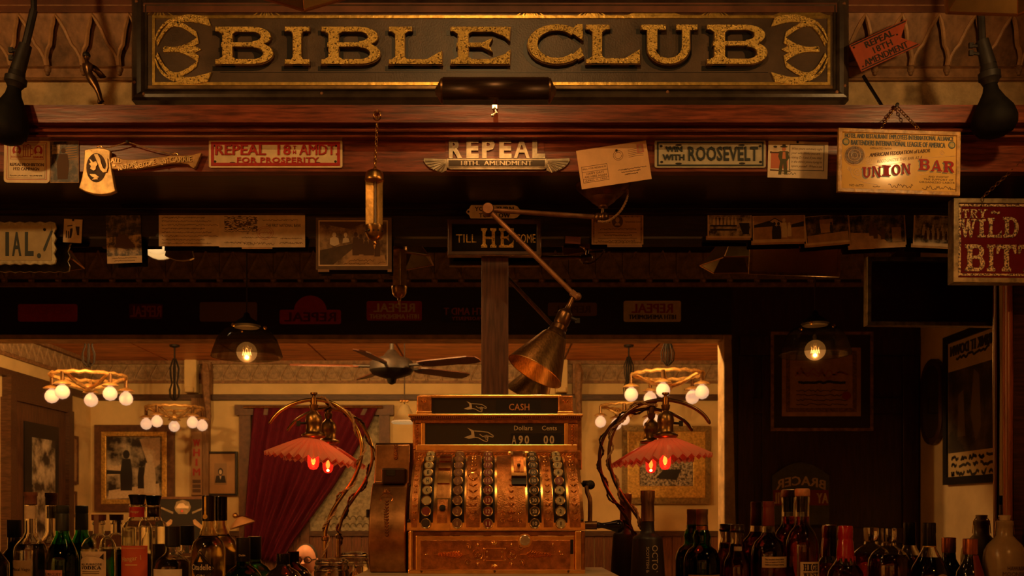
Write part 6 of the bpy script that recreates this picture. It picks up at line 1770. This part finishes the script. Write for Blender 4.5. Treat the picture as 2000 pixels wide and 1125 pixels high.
sp = Vector((.16, -1.75, 3.12))  # second added spotlight out of view, to brighten the register
t = thing('added_spotlight', 'added unseen spotlight that brightens the cash register', 'spotlight', (sp.x, sp.y, ZC1))
ax = (Vector((.0, -.45, 1.30)) - sp).normalized()
MB().lathe([(.02, -.10), (.045, -.09), (.045, .02), (.05, .03)], sp, 20, ax, cap=False).build('can', ironb, t, smooth=True, fix=False)
MB().tube([sp - ax * .05, (sp.x, sp.y - .03, ZC1)], .008, 8).build('stem', ironb, t, smooth=True)
MB().lathe([(.001, -.02), (.04, -.02), (.04, -.01), (.001, -.01)], sp, 16, ax).build('lens', bulbm, t, smooth=True)
lampobj('added_spot_light', 'SPOT', sp + ax * .035, LAMP_W['register'], WARM, .05, t, spot=math.radians(30), rot=ax.to_track_quat('-Z', 'Y').to_euler())

def clear_pendant(label, px, py, dv, power):
    c = Vm(px, py, dv)
    t = thing('glass_pendant', label, 'lamp', (c.x, c.y, ZC1), group='clear glass pendants over the bar')
    k = dv / F; n = 40
    rows = []
    for r, z in ((20, 34), (26, 33), (46, 24), (58, 8), (66, -14), (69, -24), (67, -26)):
        rows.append([Vector((c.x + r * k * (1 + .018 * math.cos(10 * 2 * PI * i / n)) * math.cos(2 * PI * i / n), c.y + r * k * (1 + .018 * math.cos(10 * 2 * PI * i / n)) * math.sin(2 * PI * i / n), c.z + z * k)) for i in range(n)])
    o = MB().grid(rows, True).build('glass_dome', shade_glass('smoky_glass', (.42, .39, .32), 1.0, .10, .11), t, smooth=True, fix=False)
    MB().lathe([(24 * k, 32 * k), (27 * k, 36 * k), (20 * k, 44 * k), (8 * k, 52 * k), (5 * k, 60 * k), (2 * k, 62 * k)], (c.x, c.y, c.z), 20).build('cap', ironb, t, smooth=True)
    for a in (0, 2.1, 4.2):
        MB().ball((c.x + 36 * k * math.cos(a), c.y + 36 * k * math.sin(a), c.z + 32 * k), .008, 8, 6).build('thumb_screw', brass, t, smooth=True)
    MB().tube([(c.x, c.y, c.z + 60 * k), (c.x, c.y, ZC1)], .003, 6).build('cord', cordd, t)
    o = MB().ball((c.x, c.y, c.z - 16 * k), 20 * k, 18, 12).build('bulb', redbulb('amber_bulb', (1, .70, .42, 1), (1, .42, .10, 1), .55), t, smooth=True)
    m = MB()
    for i in range(4):
        x = c.x + (i - 1.5) * 4.4 * k
        m.tube([(x - 1.5 * k, c.y, c.z - 22 * k), (x, c.y, c.z - 10 * k), (x + 1.8 * k, c.y, c.z - 22 * k)], .0016, 5)
    m.build('filament', filam, o)
    lampobj('pendant_light', 'POINT', (c.x, c.y, c.z - 26 * k), power, WARM, .004, t)
clear_pendant('fluted clear glass pendant with a lit filament bulb, left one over the bar', 482, 672, 4.0, LAMP_W['clear'])
clear_pendant('fluted clear glass pendant with a lit filament bulb, right one over the bar', 1592, 668, 4.0, LAMP_W['clear'] * .55)

# ================================================================== signs on the partition, facing the mirror
def mplate(label, px, py, w_, h_, field, lines, d=6.19, extra=None, cat='sign', round_=4):
    S = Sign('tin_plate', label, cat, px, py, d, mirror=True)
    S.poly('plate', S.rrect(-w_ / 2, -h_ / 2, w_ / 2, h_ / 2, round_), -.004, 0, field)
    if extra: extra(S)
    for tx, y, lw, lh, mm in lines:
        S.text('lettering', tx, 0, y, lw, lh, mm, 0, .001, bold=.03)
    return S
mplate('dim red plate on the partition header, far left in the mirror', 93, 611, 116, 34, redenam, [('REPEAL', -5, 92, 16, inkr), ])
mplate('dark plate with orange word on the partition header in the mirror', 285, 608, 66, 30, maroon, [('REPEAL', 0, 60, 22, redsign)])
mplate('plain brown plate on the partition header behind a glass pendant', 446, 609, 112, 38, mat('plain_brown', (.20, .11, .05), .6), [])
def dome(S): S.poly('round_top', [(-32, -12)] + [(32 * math.cos(a), -12 + 30 * math.sin(a)) for a in [PI + PI * i / 12 for i in range(13)]], -.004, -.0005, redenam)
mplate('red plate with rounded top on the partition header in the mirror', 606, 619, 120, 28, redenam, [('REPEAL', 0, 100, 18, maroon)], extra=dome)
mplate('red plate with two lines of cream lettering reflected below the thermometer', 770, 607, 108, 38, redenam, [('REPEAL', -6, 80, 17, creamenam), ('18TH AMENDMENT', 11, 96, 9, creamenam)])
mplate('black plate with orange lettering reflected beside the post', 912, 612, 100, 32, black, [('18TH AMD T', -4, 90, 14, redsign), ('PROSPERITY', 10, 60, 7, redsign)])
mplate('faint brown plate on the partition header right of the post', 1118, 604, 96, 26, mat('plain_brown', (.20, .11, .05), .6), [('REPEAL', 0, 70, 14, inkb)])
mplate('cream plate with red and black lettering on the partition header', 1274, 608, 112, 41, creamenam, [('REPEAL', -6, 80, 18, inkr), ('18TH AMENDMENT', 11, 92, 9, ink)])

# framed certificate, painted sign, wall to the right
S = Sign('framed_certificate', 'large framed certificate on the dark panelled wall in the mirror', 'certificate', 1605, 745, 6.17, mirror=True)
S.rect('mat_board', -95, -92, 95, 92, -.01, 0, mat('dark_mat', (.035, .015, .010), .6))
S.frame('frame', -100, -97, 100, 97, 6, -.02, .008, mat('thin_gilt', (.34, .18, .06), .4, .6, var=.4, scale=30))
o = S.rect('paper', -78, -66, 76, 68, 0, .002, mat('brown_certificate', (.50, .26, .11), .7, var=.15, scale=20))
S.frame('border', -70, -60, 68, 60, 8, .002, .003, mat('cert_border', (.24, .115, .05), .7, var=.4, scale=80))
S.strokes('lettering_lines', [scribble(-52, 52, -18, 18, 128, 18), scribble(-50, 50, -12, 16, 127, 18)], 3, .002, .003, inkrp)
S.strokes('lettering_lines', [scribble(-46, 46, 2, 4, 129, 22)], 5, .002, .003, ink)
S.strokes('lettering_lines', [scribble(-50, 50, 18 + i * 9, 4, 130 + i, 24) for i in range(4)], 1.6, .002, .003, inkb)
S.poly('red_seal', S.ell(48, 28, 9, 8, 16), .002, .004, inkr)
S = Sign('painted_sign', 'arched dark green and red painted sign low on the panelled wall', 'sign', 1564, 965, 6.17, mirror=True)
S.poly('board', [(-56, 60), (-56, -36)] + [(-56 + 112 * i / 10, -36 - 26 * math.sin(PI * i / 10)) for i in range(1, 10)] + [(56, -36), (56, 60)], -.012, 0, mat('sign_green', (.075, .070, .025), .5, var=.2, scale=20))
S.rect('red_band', -54, -8, 54, 22, 0, .002, mat('sign_dark_red', (.22, .02, .015), .5))
S.text('lettering', 'BRACER', 0, -26, 96, 18, parch, 0, .002, bold=.02, arc=.5)
S.text('lettering', 'WIL', -39, 8, 30, 22, parch, .002, .004, bold=.02)
S.text('lettering', 'AY', 42, 8, 22, 20, parch, .002, .004, bold=.02)
def wallR(px, dv): return -(dv - D)
# poster on the right wall (its near and far edge in virtual depth)
Xw = XR
dn, df = Xw * F / (1962 - VX), Xw * F / (1856 - VX)
dc = (dn + df) / 2
zc = EYE + (VY - 792) * dc / F
hw = (df - dn) / 2; hh = 142 * dc / F
S = Sign('framed_poster', 'tall black framed poster on the right hand wall in the mirror', 'poster', 0, 0, F, side=1, pos=(Xw - .02, -(dc - D), zc))
S.k = 1.0   # laid out in metres
S.rect('paper', -hw, -hh, hw, hh, -.018, 0, mat('poster_paper', (.50, .36, .18), .7, var=.1, scale=6))
S.frame('frame', -hw - .03, -hh - .03, hw + .03, hh + .03, .045, -.018, .012, black)
S.rect('poster_picture', -hw + .02, -hh * .55, hw - .02, hh * .62, 0, .001, mat('poster_dark', (.03, .02, .012), .5, col2=(.15, .10, .05), scale=6, ramp=(.45, .7)))
S.text('lettering', 'DRINK IT DOWN', 0, -hh * .84, hw * 1.7, .062, ink, 0, .001, bold=.04)
S.strokes('lettering_lines', [scribble(-hw * .62, hw * .62, -hh * .72, .03, 141, 24)], .014, 0, .001, ink)
for i in range(3):
    wx = -hw * .8
    for j, ww in enumerate(((.30, .26, .3, .2, .4), (.22, .5, .2, .5), (.1, .36, .5, .2, .3))[i]):
        S.strokes('lettering_lines', [scribble(wx, wx + ww * hw * .9, hh * (.70 + i * .11), .032, 150 + i * 7 + j, 7)], .016, 0, .001, ink)
        wx += ww * hw * .9 + hw * .09
S.polys('poster_figures', [[(.02, -hh * .5), (.08, -hh * .4), (.10, hh * .3), (.04, hh * .5), (-.02, hh * .1)], [(-.16, -hh * .2), (-.10, -hh * .25), (-.08, hh * .4), (-.17, hh * .4)]], .001, .002, mat('poster_grey', (.16, .11, .06), .6))
do = Xw * F / (1827 - VX)
zc = EYE + (VY - 785) * do / F
S = Sign('oval_mirror', 'long oval dark framed wall mirror beside the poster', 'mirror', 0, 0, F, side=1, pos=(Xw - .015, -(do - D), zc))
S.k = 1.0
def capsule(a, b, n=10): return [(a * math.cos(t_), -(b - a) + a * math.sin(t_)) for t_ in [PI + PI * i / n for i in range(n + 1)]] + [(a * math.cos(t_), (b - a) + a * math.sin(t_)) for t_ in [PI * i / n for i in range(n + 1)]]
S.poly('frame', capsule(.145, .265), -.013, .014, mat('oval_frame', (.05, .02, .012), .35))
S.poly('glass', capsule(.105, .225), .014, .016, mat('oval_glass', (.45, .36, .22), .08, 1))

# ================================================================== dining room furnishings (seen in the mirror, but for the added ceiling lamps)
def chandelier(label, px, py_ring, dv, scale_px):
    c = Vm(px, py_ring, dv)
    R = scale_px / 2 * dv / F
    t = thing('chandelier', label, 'chandelier', (c.x, c.y, ZC2), group='five bulb chandeliers in the dining room')
    gl = mat('chandelier_gilt', (.80, .48, .16), .45, .5, var=.3, scale=40, bump=.5)
    MB().tube([c + Vector((math.cos(2 * PI * i / 40) * R * .92, math.sin(2 * PI * i / 40) * R * .92, .006 * math.sin(i * 2.6))) for i in range(40)], .016, 7, True).build('ring', gl, t, smooth=True)
    MB().tube([(c.x, c.y, c.z + .10), (c.x, c.y, ZC2 - .02)], .009, 8).lathe([(.012, 0), (.05, .01), (.055, .03)], (c.x, c.y, ZC2 - .03), 14).build('rod', ironb, t, smooth=True)
    m = MB()
    for i in range(6):
        a = 2 * PI * i / 6
        m.tube([Vector((c.x + r * math.cos(a), c.y + r * math.sin(a), c.z + z)) for r, z in ((.012, .08), (.05, .12), (.055, .19), (.03, .26), (.045, .34), (.05, .42), (.015, .52))], .006, 5)
    m.build('cage', ironb, t, smooth=True)
    MB().ball((c.x, c.y, c.z - .10), .05, 12, 8, (1, 1, .8)).build('boss', gl, t, smooth=True)
    for i in range(5):
        a = 2 * PI * (i + .25) / 5 + .3
        e = Vector((math.cos(a), math.sin(a), 0))
        ar = MB().tube([c + e * .03 + Vector((0, 0, -.10)), c + e * R * .45 + Vector((0, 0, -.07)), c + e * R * .8 + Vector((0, 0, -.01)), c + e * R * .95 + Vector((0, 0, 0))], [.016, .018, .015, .014], 7).build('arm', gl, t, smooth=True)
        q = c + e * R * .95
        MB().tube([q, q + Vector((0, 0, -.08))], .016, 8).build('drop', bronze, ar, smooth=True)
        MB().lathe([(.018, 0), (.05, -.012), (.068, -.024), (.07, -.03), (.05, -.026), (.02, -.03)], q + Vector((0, 0, -.075)), 14).build('bulb_cup', gl, ar, smooth=True)
        MB().lathe([(.016, 0), (.020, -.014), (.040, -.030), (.055, -.056), (.058, -.076), (.052, -.102), (.032, -.124), (.001, -.134)], q + Vector((0, 0, -.095)), 16).build('bulb', bulbm, ar, smooth=True)
    lampobj('chandelier_light', 'POINT', (c.x, c.y, c.z + .20), LAMP_W['chandelier'], WARM, .008, t)
    return t
chandelier('gilt five bulb chandelier nearest the left wall of the dining room', 173, 735, 8.2, 150)
chandelier('gilt five bulb chandelier at the back left of the dining room', 341, 797, 10.2, 116)
chandelier('gilt five bulb chandelier by the right jamb of the opening', 1304, 732, 8.2, 150)
chandelier('gilt five bulb chandelier at the back right of the dining room', 1228, 793, 10.2, 116)
# added lamps hidden behind the header, to light the dining room
for i, X in enumerate((-3.2, -1.2, .8)):
    c = Vector((X, YP - .65, ZC2))
    t = thing('added_ceiling_lamp', 'added unseen ceiling lamp near the partition, %s of three' % ('left', 'middle', 'right')[i], 'lamp', c, group='added ceiling lamps in the dining room')
    MB().lathe([(.15, 0), (.15, -.02), (.13, -.03)], c, 24).build('ceiling_plate', bronze, t, smooth=True)
    MB().lathe([(.13, -.02), (.125, -.05), (.09, -.08), (.001, -.095)], c, 24).build('glass_bowl', mat('lit_white_glass', (.85, .75, .6), .3), t, smooth=True)
    lampobj('added_ceiling_light', 'POINT', c + Vector((0, 0, -.16)), LAMP_W['dining'], WARM, .06, t)

# ceiling fan
c = Vm(765, 716, 7.6)
t = thing('ceiling_fan', 'dark ceiling fan with wooden blades in the dining room', 'fan', (c.x, c.y, ZC2))
MB().lathe([(.055, 0), (.05, -.04), (.03, -.09), (.012, -.1)], (c.x, c.y, ZC2), 16).build('ceiling_cup', bronze, t, smooth=True)
MB().tube([(c.x, c.y, ZC2 - .09), (c.x, c.y, c.z + .05)], .016, 8).build('rod', ironb, t, smooth=True)
MB().lathe([(.03, .13), (.07, .08), (.14, .06), (.17, .03), (.175, -.03), (.15, -.06), (.08, -.085), (.04, -.095), (.03, -.13), (.01, -.14)], (c.x, c.y, c.z), 26).build('motor', ironb, t, smooth=True)
for i in range(5):
    a = 2 * PI * i / 5 + 3.02
    e = Vector((math.cos(a), math.sin(a), 0)); nn = Vector((-math.sin(a), math.cos(a), .22)).normalized()
    o = MB().tube([c + e * .15, c + e * .30], .012, 6).build('blade_iron', ironb, t)
    pr = [(.26, -.045), (.32, -.06), (.72, -.07), (.78, -.05), (.79, 0), (.78, .05), (.72, .07), (.32, .06), (.26, .045)]
    MB().prism(pr, lambda x, y, z: c + e * x + nn * y + Vector((0, 0, z)), -.004, .004).build('blade', mat('fan_blade', (.085, .028, .014), .4, var=.3, scale=6), t)

# dining pendant behind the register
c = Vm(790, 806, 9.0)
t = thing('cone_pendant', 'grey cone pendant lamp hanging in the dining room', 'lamp', (c.x, c.y, ZC2))
k = 9.0 / F
MB().lathe([(5 * k, 16 * k), (8 * k, 14 * k), (24 * k, -16 * k), (25 * k, -20 * k)], c, 24, cap=False).build('cone_shade', mat('pendant_grey', (.34, .28, .16), .4), t, smooth=True, fix=False)
MB().lathe([(24 * k, -16 * k), (26 * k, -18 * k), (24 * k, -21 * k), (2 * k, -21 * k)], c, 20).build('lit_rim', mat('dim_lit_glass', (.6, .5, .3), .4, emit=(1, .62, .25), estr=.35), t, smooth=True)
for a in range(3):
    MB().ball(c + Vector(((a - 1) * 6 * k, .02, 22 * k)), 3.2 * k, 8, 6).build('brass_ball', mat('bright_ball', (.9, .6, .25), .2, 1), t, smooth=True)
MB().tube([c + Vector((0, 0, 16 * k)), (c.x, c.y, ZC2)], .006, 6).build('cord', cordd, t)

# framed pictures on the far wall
def picture(label, px, py, w_, h_, fm, fw_, pm, d=11.26, matb=None, side=0, extra=None):
    S = Sign('framed_picture', label, 'picture', px, py, d, mirror=True)
    a, b_ = w_ / 2, h_ / 2
    S.rect('picture', -a + fw_, -b_ + fw_, a - fw_, b_ - fw_, -.02, .004, pm)
    S.frame('frame', -a, -b_, a, b_, fw_, -.02, .03, fm, bevel=.008)
    if extra: extra(S)
    return S
giltf = mat('gilt_frame', (.66, .40, .10), .42, .6, var=.35, scale=40, bump=.6)
brownf = mat('brown_frame', (.13, .055, .025), .45, var=.3, scale=20)
def pic1(S):
    S.frame('outer_frame', -78, -84, 78, 84, 14, -.02, .016, brownf)
    S.polys('picture_shapes', [[(10, -56), (50, -60), (50, -8), (30, 6)], [(-52, -6), (-22, -4), (-26, 12), (-52, 16)], [(-50, 44), (48, 30), (50, 58), (-52, 60)]], .004, .0045, paper)
    figs(S, [(-16, 44, 80), (14, 40, 54)], ink, .005)
    figs(S, [(30, 50, 78)], paperw, .006)
    S.polys('picture_table', [[(-54, 4), (-20, 6), (-20, 12), (-54, 12)]], .005, .006, ink)
picture('large grey photograph in a double gilt frame in the dining room', 263, 914, 128, 142, giltf, 10, bwphoto, extra=pic1)
def pic2(S):
    S.rect('inner_print', -12, -20, 12, 22, .004, .006, mat('portrait_tan', (.30, .18, .085), .6))
    S.polys('portrait', [S.ell(0, -4, 5, 7, 12), [(-11, 18), (-8, 4), (8, 4), (11, 18)]], .006, .008, ink)
    S.polys('portrait_face', [S.ell(0, -3, 3, 4.5, 10), [(-2, 5), (2, 5), (0, 12)]], .008, .009, paper)
picture('small portrait with wide brown mount in a black frame', 431, 925, 66, 86, black, 4, mat('portrait_mount', (.42, .24, .10), .7, var=.1, scale=5), extra=pic2)
def pic3(S):
    S.frame('outer_frame', -86, -76, 86, 76, 12, -.02, .02, mat('olive_gilt', (.26, .17, .06), .5, .4, var=.4, scale=40, bump=.6))
    S.polys('picture_shapes', [[(-40, -36), (44, -36), (30, -8), (-30, -6)], [(-6, 10), (30, 8), (20, 30), (-20, 26)]], .004, .006, ink)
picture('landscape photograph in a broad gilt frame behind the right lamp', 1301, 908, 152, 130, giltf, 24, bwfine, extra=pic3)
for px, py, h_, lb in ((137, 898, 88, 'narrow dim frame on the left dining wall beside the door'), (134, 985, 44, 'small low dim frame on the left dining wall')):
    dv = -XL * F / (VX - px)
    S = Sign('framed_picture', lb, 'picture', 0, 0, F, side=2, pos=(XL + .02, -(dv - D), EYE + (VY - py) * dv / F))
    S.k = 1.0
    hh = h_ / 2 * dv / F
    S.rect('picture', -.13, -hh, .13, hh, -.018, 0, paperb)
    S.frame('frame', -.15, -hh - .02, .15, hh + .02, .03, -.018, .012, brownf)
# vertical red sign on the pilaster
S = Sign('vertical_sign', 'narrow vertical sign with red letters on the dining room pilaster', 'sign', 384, 905, 11.18, mirror=True)
S.rect('board', -10, -62, 10, 62, -.008, 0, mat('vertical_board', (.34, .19, .085), .7))
for i, ch in enumerate('WHIM'):
    S.text('lettering', ch, 0, -40 + i * 19, 4 if ch == 'I' else 13, 14, inkr, 0, .004, bold=.04)
for i in range(3):
    S.rect('small_panel', -8, 32 + i * 9, 8, 39 + i * 9, 0, .002, inkb)
# black banner with a pale emblem
c = Vm(357, 1010, 9.2)
S = Sign('black_banner', 'black cloth banner with pale emblem and crossed bars in the dining room', 'banner', 357, 1020, 9.2, mirror=True)
S.rect('cloth', -46, -46, 46, 50, -.004, 0, mat('banner_black', (.014, .011, .009), .8))
S.rect('hanging_rod', -48, -50, 48, -45, -.010, .006, brownf)
S.poly('emblem', [(-16, -28), (-12, -40), (0, -44), (12, -40), (16, -30), (14, -22), (8, -16), (-8, -16), (-14, -22)], 0, .006, mat('emblem_grey', (.24, .18, .10), .7, var=.3, scale=20))
S.poly('emblem_light', [(-12, -30), (-6, -37), (2, -37), (6, -32), (12, -32), (12, -27), (-12, -27)], .006, .010, paper)
S.poly('emblem_dot', S.ell(-1, -22, 2.6, 2.6, 10), .006, .010, mat('dot_red', (.60, .09, .07), .5))
for s in (-1, 1):
    S.poly('crossed_bar', [(s * 18, -20), (s * 42, -30), (s * 43, -27), (s * 19, -16)], 0, .005, MATS['emblem_grey'])
    S.poly('crossed_bar', [(s * 20, -4), (s * 24, -6), (s * 40, 8), (s * 37, 14), (s * 22, 4)], 0, .005, paperb)
p0 = Vm(357, 1072, 9.2)
MB().tube([S.fn(-40, -48, -.02), Vector((.22 * 0 - .195 * -1 * 0 + S.fn(-40, 0, 0).x, .02, -(S.o.location.z)))], .012, 8).build('stand_leg', brownf, S.o, local=True)
MB().tube([S.fn(40, -48, -.02), Vector((S.fn(40, 0, 0).x, .02, -(S.o.location.z)))], .012, 8).build('stand_leg', brownf, S.o, local=True)

# window with lace and a drawn red curtain
def fx(px): return Vm(px, 0, 11.3).x
def fz2(py): return Vm(0, py, 11.3).z
win = struct('window_1', MB().b2((fx(520), YB + .002, .9), (fx(742), YB + .012, fz2(805))), lace)
for x0, x1 in ((470, 492), (590, 606), (742, 762)):
    MB().b2((fx(x0), YB, .85), (fx(x1), YB + .07, fz2(796))).build('window_casing', brownf, win)
MB().b2((fx(462), YB, fz2(812)), (fx(770), YB + .09, fz2(792))).build('window_head', brownf, win)
m = MB()
for r_ in range(4):
    for i in range(10):
        cx_, cz_ = fx(640) + i * .075, fz2(1058) + r_ * .085
        m.tube([(cx_ + .034 * math.cos(a), YB + .016, cz_ + .045 * math.sin(a)) for a in [PI * q / 8 for q in range(9)]], .006, 4)
m.build('lace_scallops', mat('lace_dark', (.16, .13, .08), .9), win)
rows = []
NV, NU = 26, 60
def right_edge(v):
    pts_ = [(0, 738), (.12, 722), (.3, 692), (.5, 655), (.7, 612), (.85, 578), (1, 550)]
    for (a, xa_), (b_, xb_) in zip(pts_, pts_[1:]):
        if v <= b_: return xa_ + (xb_ - xa_) * (v - a) / (b_ - a)
    return pts_[-1][1]
for i in range(NV + 1):
    v = i / NV
    y = 798 + 290 * v
    l_, r_ = 497 - 22 * v, right_edge(v)
    row = []
    for j in range(NU + 1):
        u = j / NU
        amp = .030 + .012 * math.sin(v * 3)
        off = amp * math.sin(u * 2 * PI * 7.5 + .8 * math.sin(v * 4)) + .012 * math.sin(u * 31 + 2)
        p = Vm(l_ + (r_ - l_) * u, y + 10 * u * v, 11.22)
        p.y = YB + .12 + off
        row.append(p)
    rows.append(row)
t = thing('red_curtain', 'deep red velvet curtain drawn aside from the lace window', 'curtain', (fx(600), YB + .12, fz2(798)))
MB().grid(rows).build('curtain_cloth', curtain, t, smooth=True, fix=False).modifiers.new('solid', 'SOLIDIFY').thickness = .006
MB().tube([(fx(480), YB + .12, fz2(797)), (fx(750), YB + .12, fz2(797))], .014, 8).build('curtain_rod', brass, t, smooth=True)
# wall lamp with a pink shade beside the curtain
c = Vm(470, 1016, 10.6)
t = thing('wall_lamp', 'small wall lamp with orange edged shade left of the red curtain', 'lamp', (c.x, YB, c.z))
k = 10.6 / F
MB().lathe([(6 * k, 6 * k), (14 * k, 0), (24 * k, -8 * k), (25 * k, -11 * k)], c, 20, (-.3, 0, .9), cap=False).build('shade', mat('wall_shade', (.55, .30, .13), .5, var=.1, scale=10), t, smooth=True, fix=False)
MB().tube([c + Vector((-.05, 0, .04)), Vector((c.x - .07, YB + .02, c.z + .03))], .012, 8).ball(c + Vector((-.06, 0, .05)), .03, 10, 8).build('bracket', brass, t, smooth=True)

# seated guest leaning forward, only the top of the head shows between bottle and jar
hd_ = Vm(597, 1094, 6.9)
gz = hd_.z
gx, gy = hd_.x, hd_.y
t = thing('wooden_chair', 'dark wooden chair under the seated guest in the dining room', 'chair', (gx, gy - .36, 0))
chm = brownf
MB().b2((gx - .21, gy - .56, .40), (gx + .21, gy - .15, .44)).build('seat', chm, t, bevel=.006)
for sx_, sy_ in ((-1, 0), (1, 0), (-1, 1), (1, 1)):
    MB().b2((gx + sx_ * .19 - .018, gy - .54 + sy_ * .36 - .018, 0), (gx + sx_ * .19 + .018, gy - .54 + sy_ * .36 + .018, .40)).build('leg', chm, t)
MB().b2((gx - .2, gy - .575, .44), (gx + .2, gy - .545, .86)).build('backrest', chm, t, bevel=.006)
guest = thing('person', 'seated guest in dark clothes leaning forward, forehead visible by the jar', 'person', (gx, gy - .36, .0))
hp = Vector((gx, gy - .37, .575))
J = {}
def sk(verts, edges, radii, name, m, parent, root=0, sub=2):
    me = bpy.data.meshes.new(name); me.from_pydata([tuple(v) for v in verts], edges, [])
    o = bpy.data.objects.new(name, me); COL.objects.link(o); WM[o.name] = Matrix.Identity(4)
    md = o.modifiers.new('skin', 'SKIN')
    for i, r in enumerate(radii):
        me.skin_vertices[0].data[i].radius = (r, r)
    me.skin_vertices[0].data[root].use_root = True
    md.use_smooth_shade = True
    s_ = o.modifiers.new('sub', 'SUBSURF'); s_.levels = sub; s_.render_levels = sub
    me.materials.append(m)
    loc = WM[parent.name].translation
    for v in me.vertices: v.co -= loc
    o.parent = parent
    return o
nk = Vector((gx, gy - .07, gz - .155)); ch_ = Vector((gx, gy - .16, gz - .30)); wa = Vector((gx, gy - .30, gz - .42 if gz - .42 > .62 else .62))
V_ = [hp, wa, ch_, nk]
E_ = [(0, 1), (1, 2), (2, 3)]
Rr_ = [.125, .12, .13, .06]
for s in (-1, 1):
    n0 = len(V_)
    V_ += [ch_ + Vector((s * .17, .02, .03)), ch_ + Vector((s * .24, .14, -.14)), Vector((gx + s * .12, gy + .14, gz - .40)), Vector((gx + s * .06, gy + .20, gz - .40))]
    Rr_ += [.06, .046, .034, .03]
    E_ += [(2, n0), (n0, n0 + 1), (n0 + 1, n0 + 2), (n0 + 2, n0 + 3)]
    n1 = len(V_)
    V_ += [hp + Vector((s * .10, .03, -.02)), Vector((gx + s * .13, gy + .04, .50)), Vector((gx + s * .13, gy + .02, .10)), Vector((gx + s * .13, gy + .14, .045))]
    Rr_ += [.10, .062, .042, .036]
    E_ += [(0, n1), (n1, n1 + 1), (n1 + 1, n1 + 2), (n1 + 2, n1 + 3)]
skin = mat('skin', (.62, .30, .20), .55, var=.06, scale=12)
cloth = mat('dark_cloth', (.03, .024, .022), .85)
body = sk(V_, E_, Rr_, 'body', cloth, guest)
hm = MB()
hm.ball(hd_, .098, 20, 16, (.80, .98, 1.12))
hm.tube([nk, hd_ + Vector((0, -.01, -.06))], [.055, .05], 12)
hm.tube([hd_ + Vector((0, .085, .0)), hd_ + Vector((0, .112, -.022)), hd_ + Vector((0, .092, -.032))], [.010, .015, .008], 8)
for s in (-1, 1):
    hm.ball(hd_ + Vector((s * .080, -.005, -.015)), .026, 8, 6, (.4, .8, 1.2))
    hm.ball(hd_ + Vector((s * .030, .082, .008)), .014, 8, 6)
    hm.box(hd_ + Vector((s * .030, .094, .028)), (.034, .010, .008))
hm.ball(hd_ + Vector((0, .088, -.058)), .024, 10, 6, (1, .5, .32))
hm.build('head', skin, guest, smooth=True)
hr = MB().ball(hd_ + Vector((0, -.022, .012)), .100, 18, 12, (.84, .86, 1.06))
hr.build('hair', mat('dark_hair', (.02, .014, .010), .7), guest, smooth=True)
gl_ = MB()
for s in (-1, 1):
    gl_.tube([hd_ + Vector((s * .034 + .026 * math.cos(2 * PI * i / 14), .102, .006 + .020 * math.sin(2 * PI * i / 14))) for i in range(14)], .0035, 6, True)
    gl_.tube([hd_ + Vector((s * .060, .100, .008)), hd_ + Vector((s * .078, .01, .008))], .003, 6)
gl_.build('spectacles', black, guest)
for s in (-1, 1):
    hm = MB(); w0 = Vector((gx + s * .06, gy + .20, gz - .40))
    hm.ball(w0 + Vector((-s * .02, .03, -.01)), .042, 10, 8, (.9, 1, .45))
    for f in range(4):
        hm.tube([w0 + Vector((-s * (.05 - f * .018), .06, -.01)), w0 + Vector((-s * (.06 - f * .018), .10, -.014)), w0 + Vector((-s * (.06 - f * .018), .115 - abs(f - 1.5) * .008, -.030))], [.009, .009, .007], 7)
    hm.tube([w0 + Vector((-s * .045, .02, -.004)), w0 + Vector((-s * .075, .045, .0)), w0 + Vector((-s * .08, .07, -.008))], [.010, .009, .008], 7)
    hm.build('hand', skin, guest, smooth=True)
tb = thing('dining_table', 'small round wooden table in front of the seated guest', 'table', (gx, gy + .42, 0))
zt_ = gz - .445
MB().lathe([(.001, -.03), (.33, -.03), (.35, -.02), (.35, 0), (.001, 0)], (gx, gy + .42, zt_), 30).build('table_top', brownf, tb, smooth=True)
MB().lathe([(.2, 0), (.18, .03), (.04, .06), (.035, zt_ - .08), (.08, zt_ - .03)], (gx, gy + .42, 0), 18).build('pedestal', ironb, tb, smooth=True)
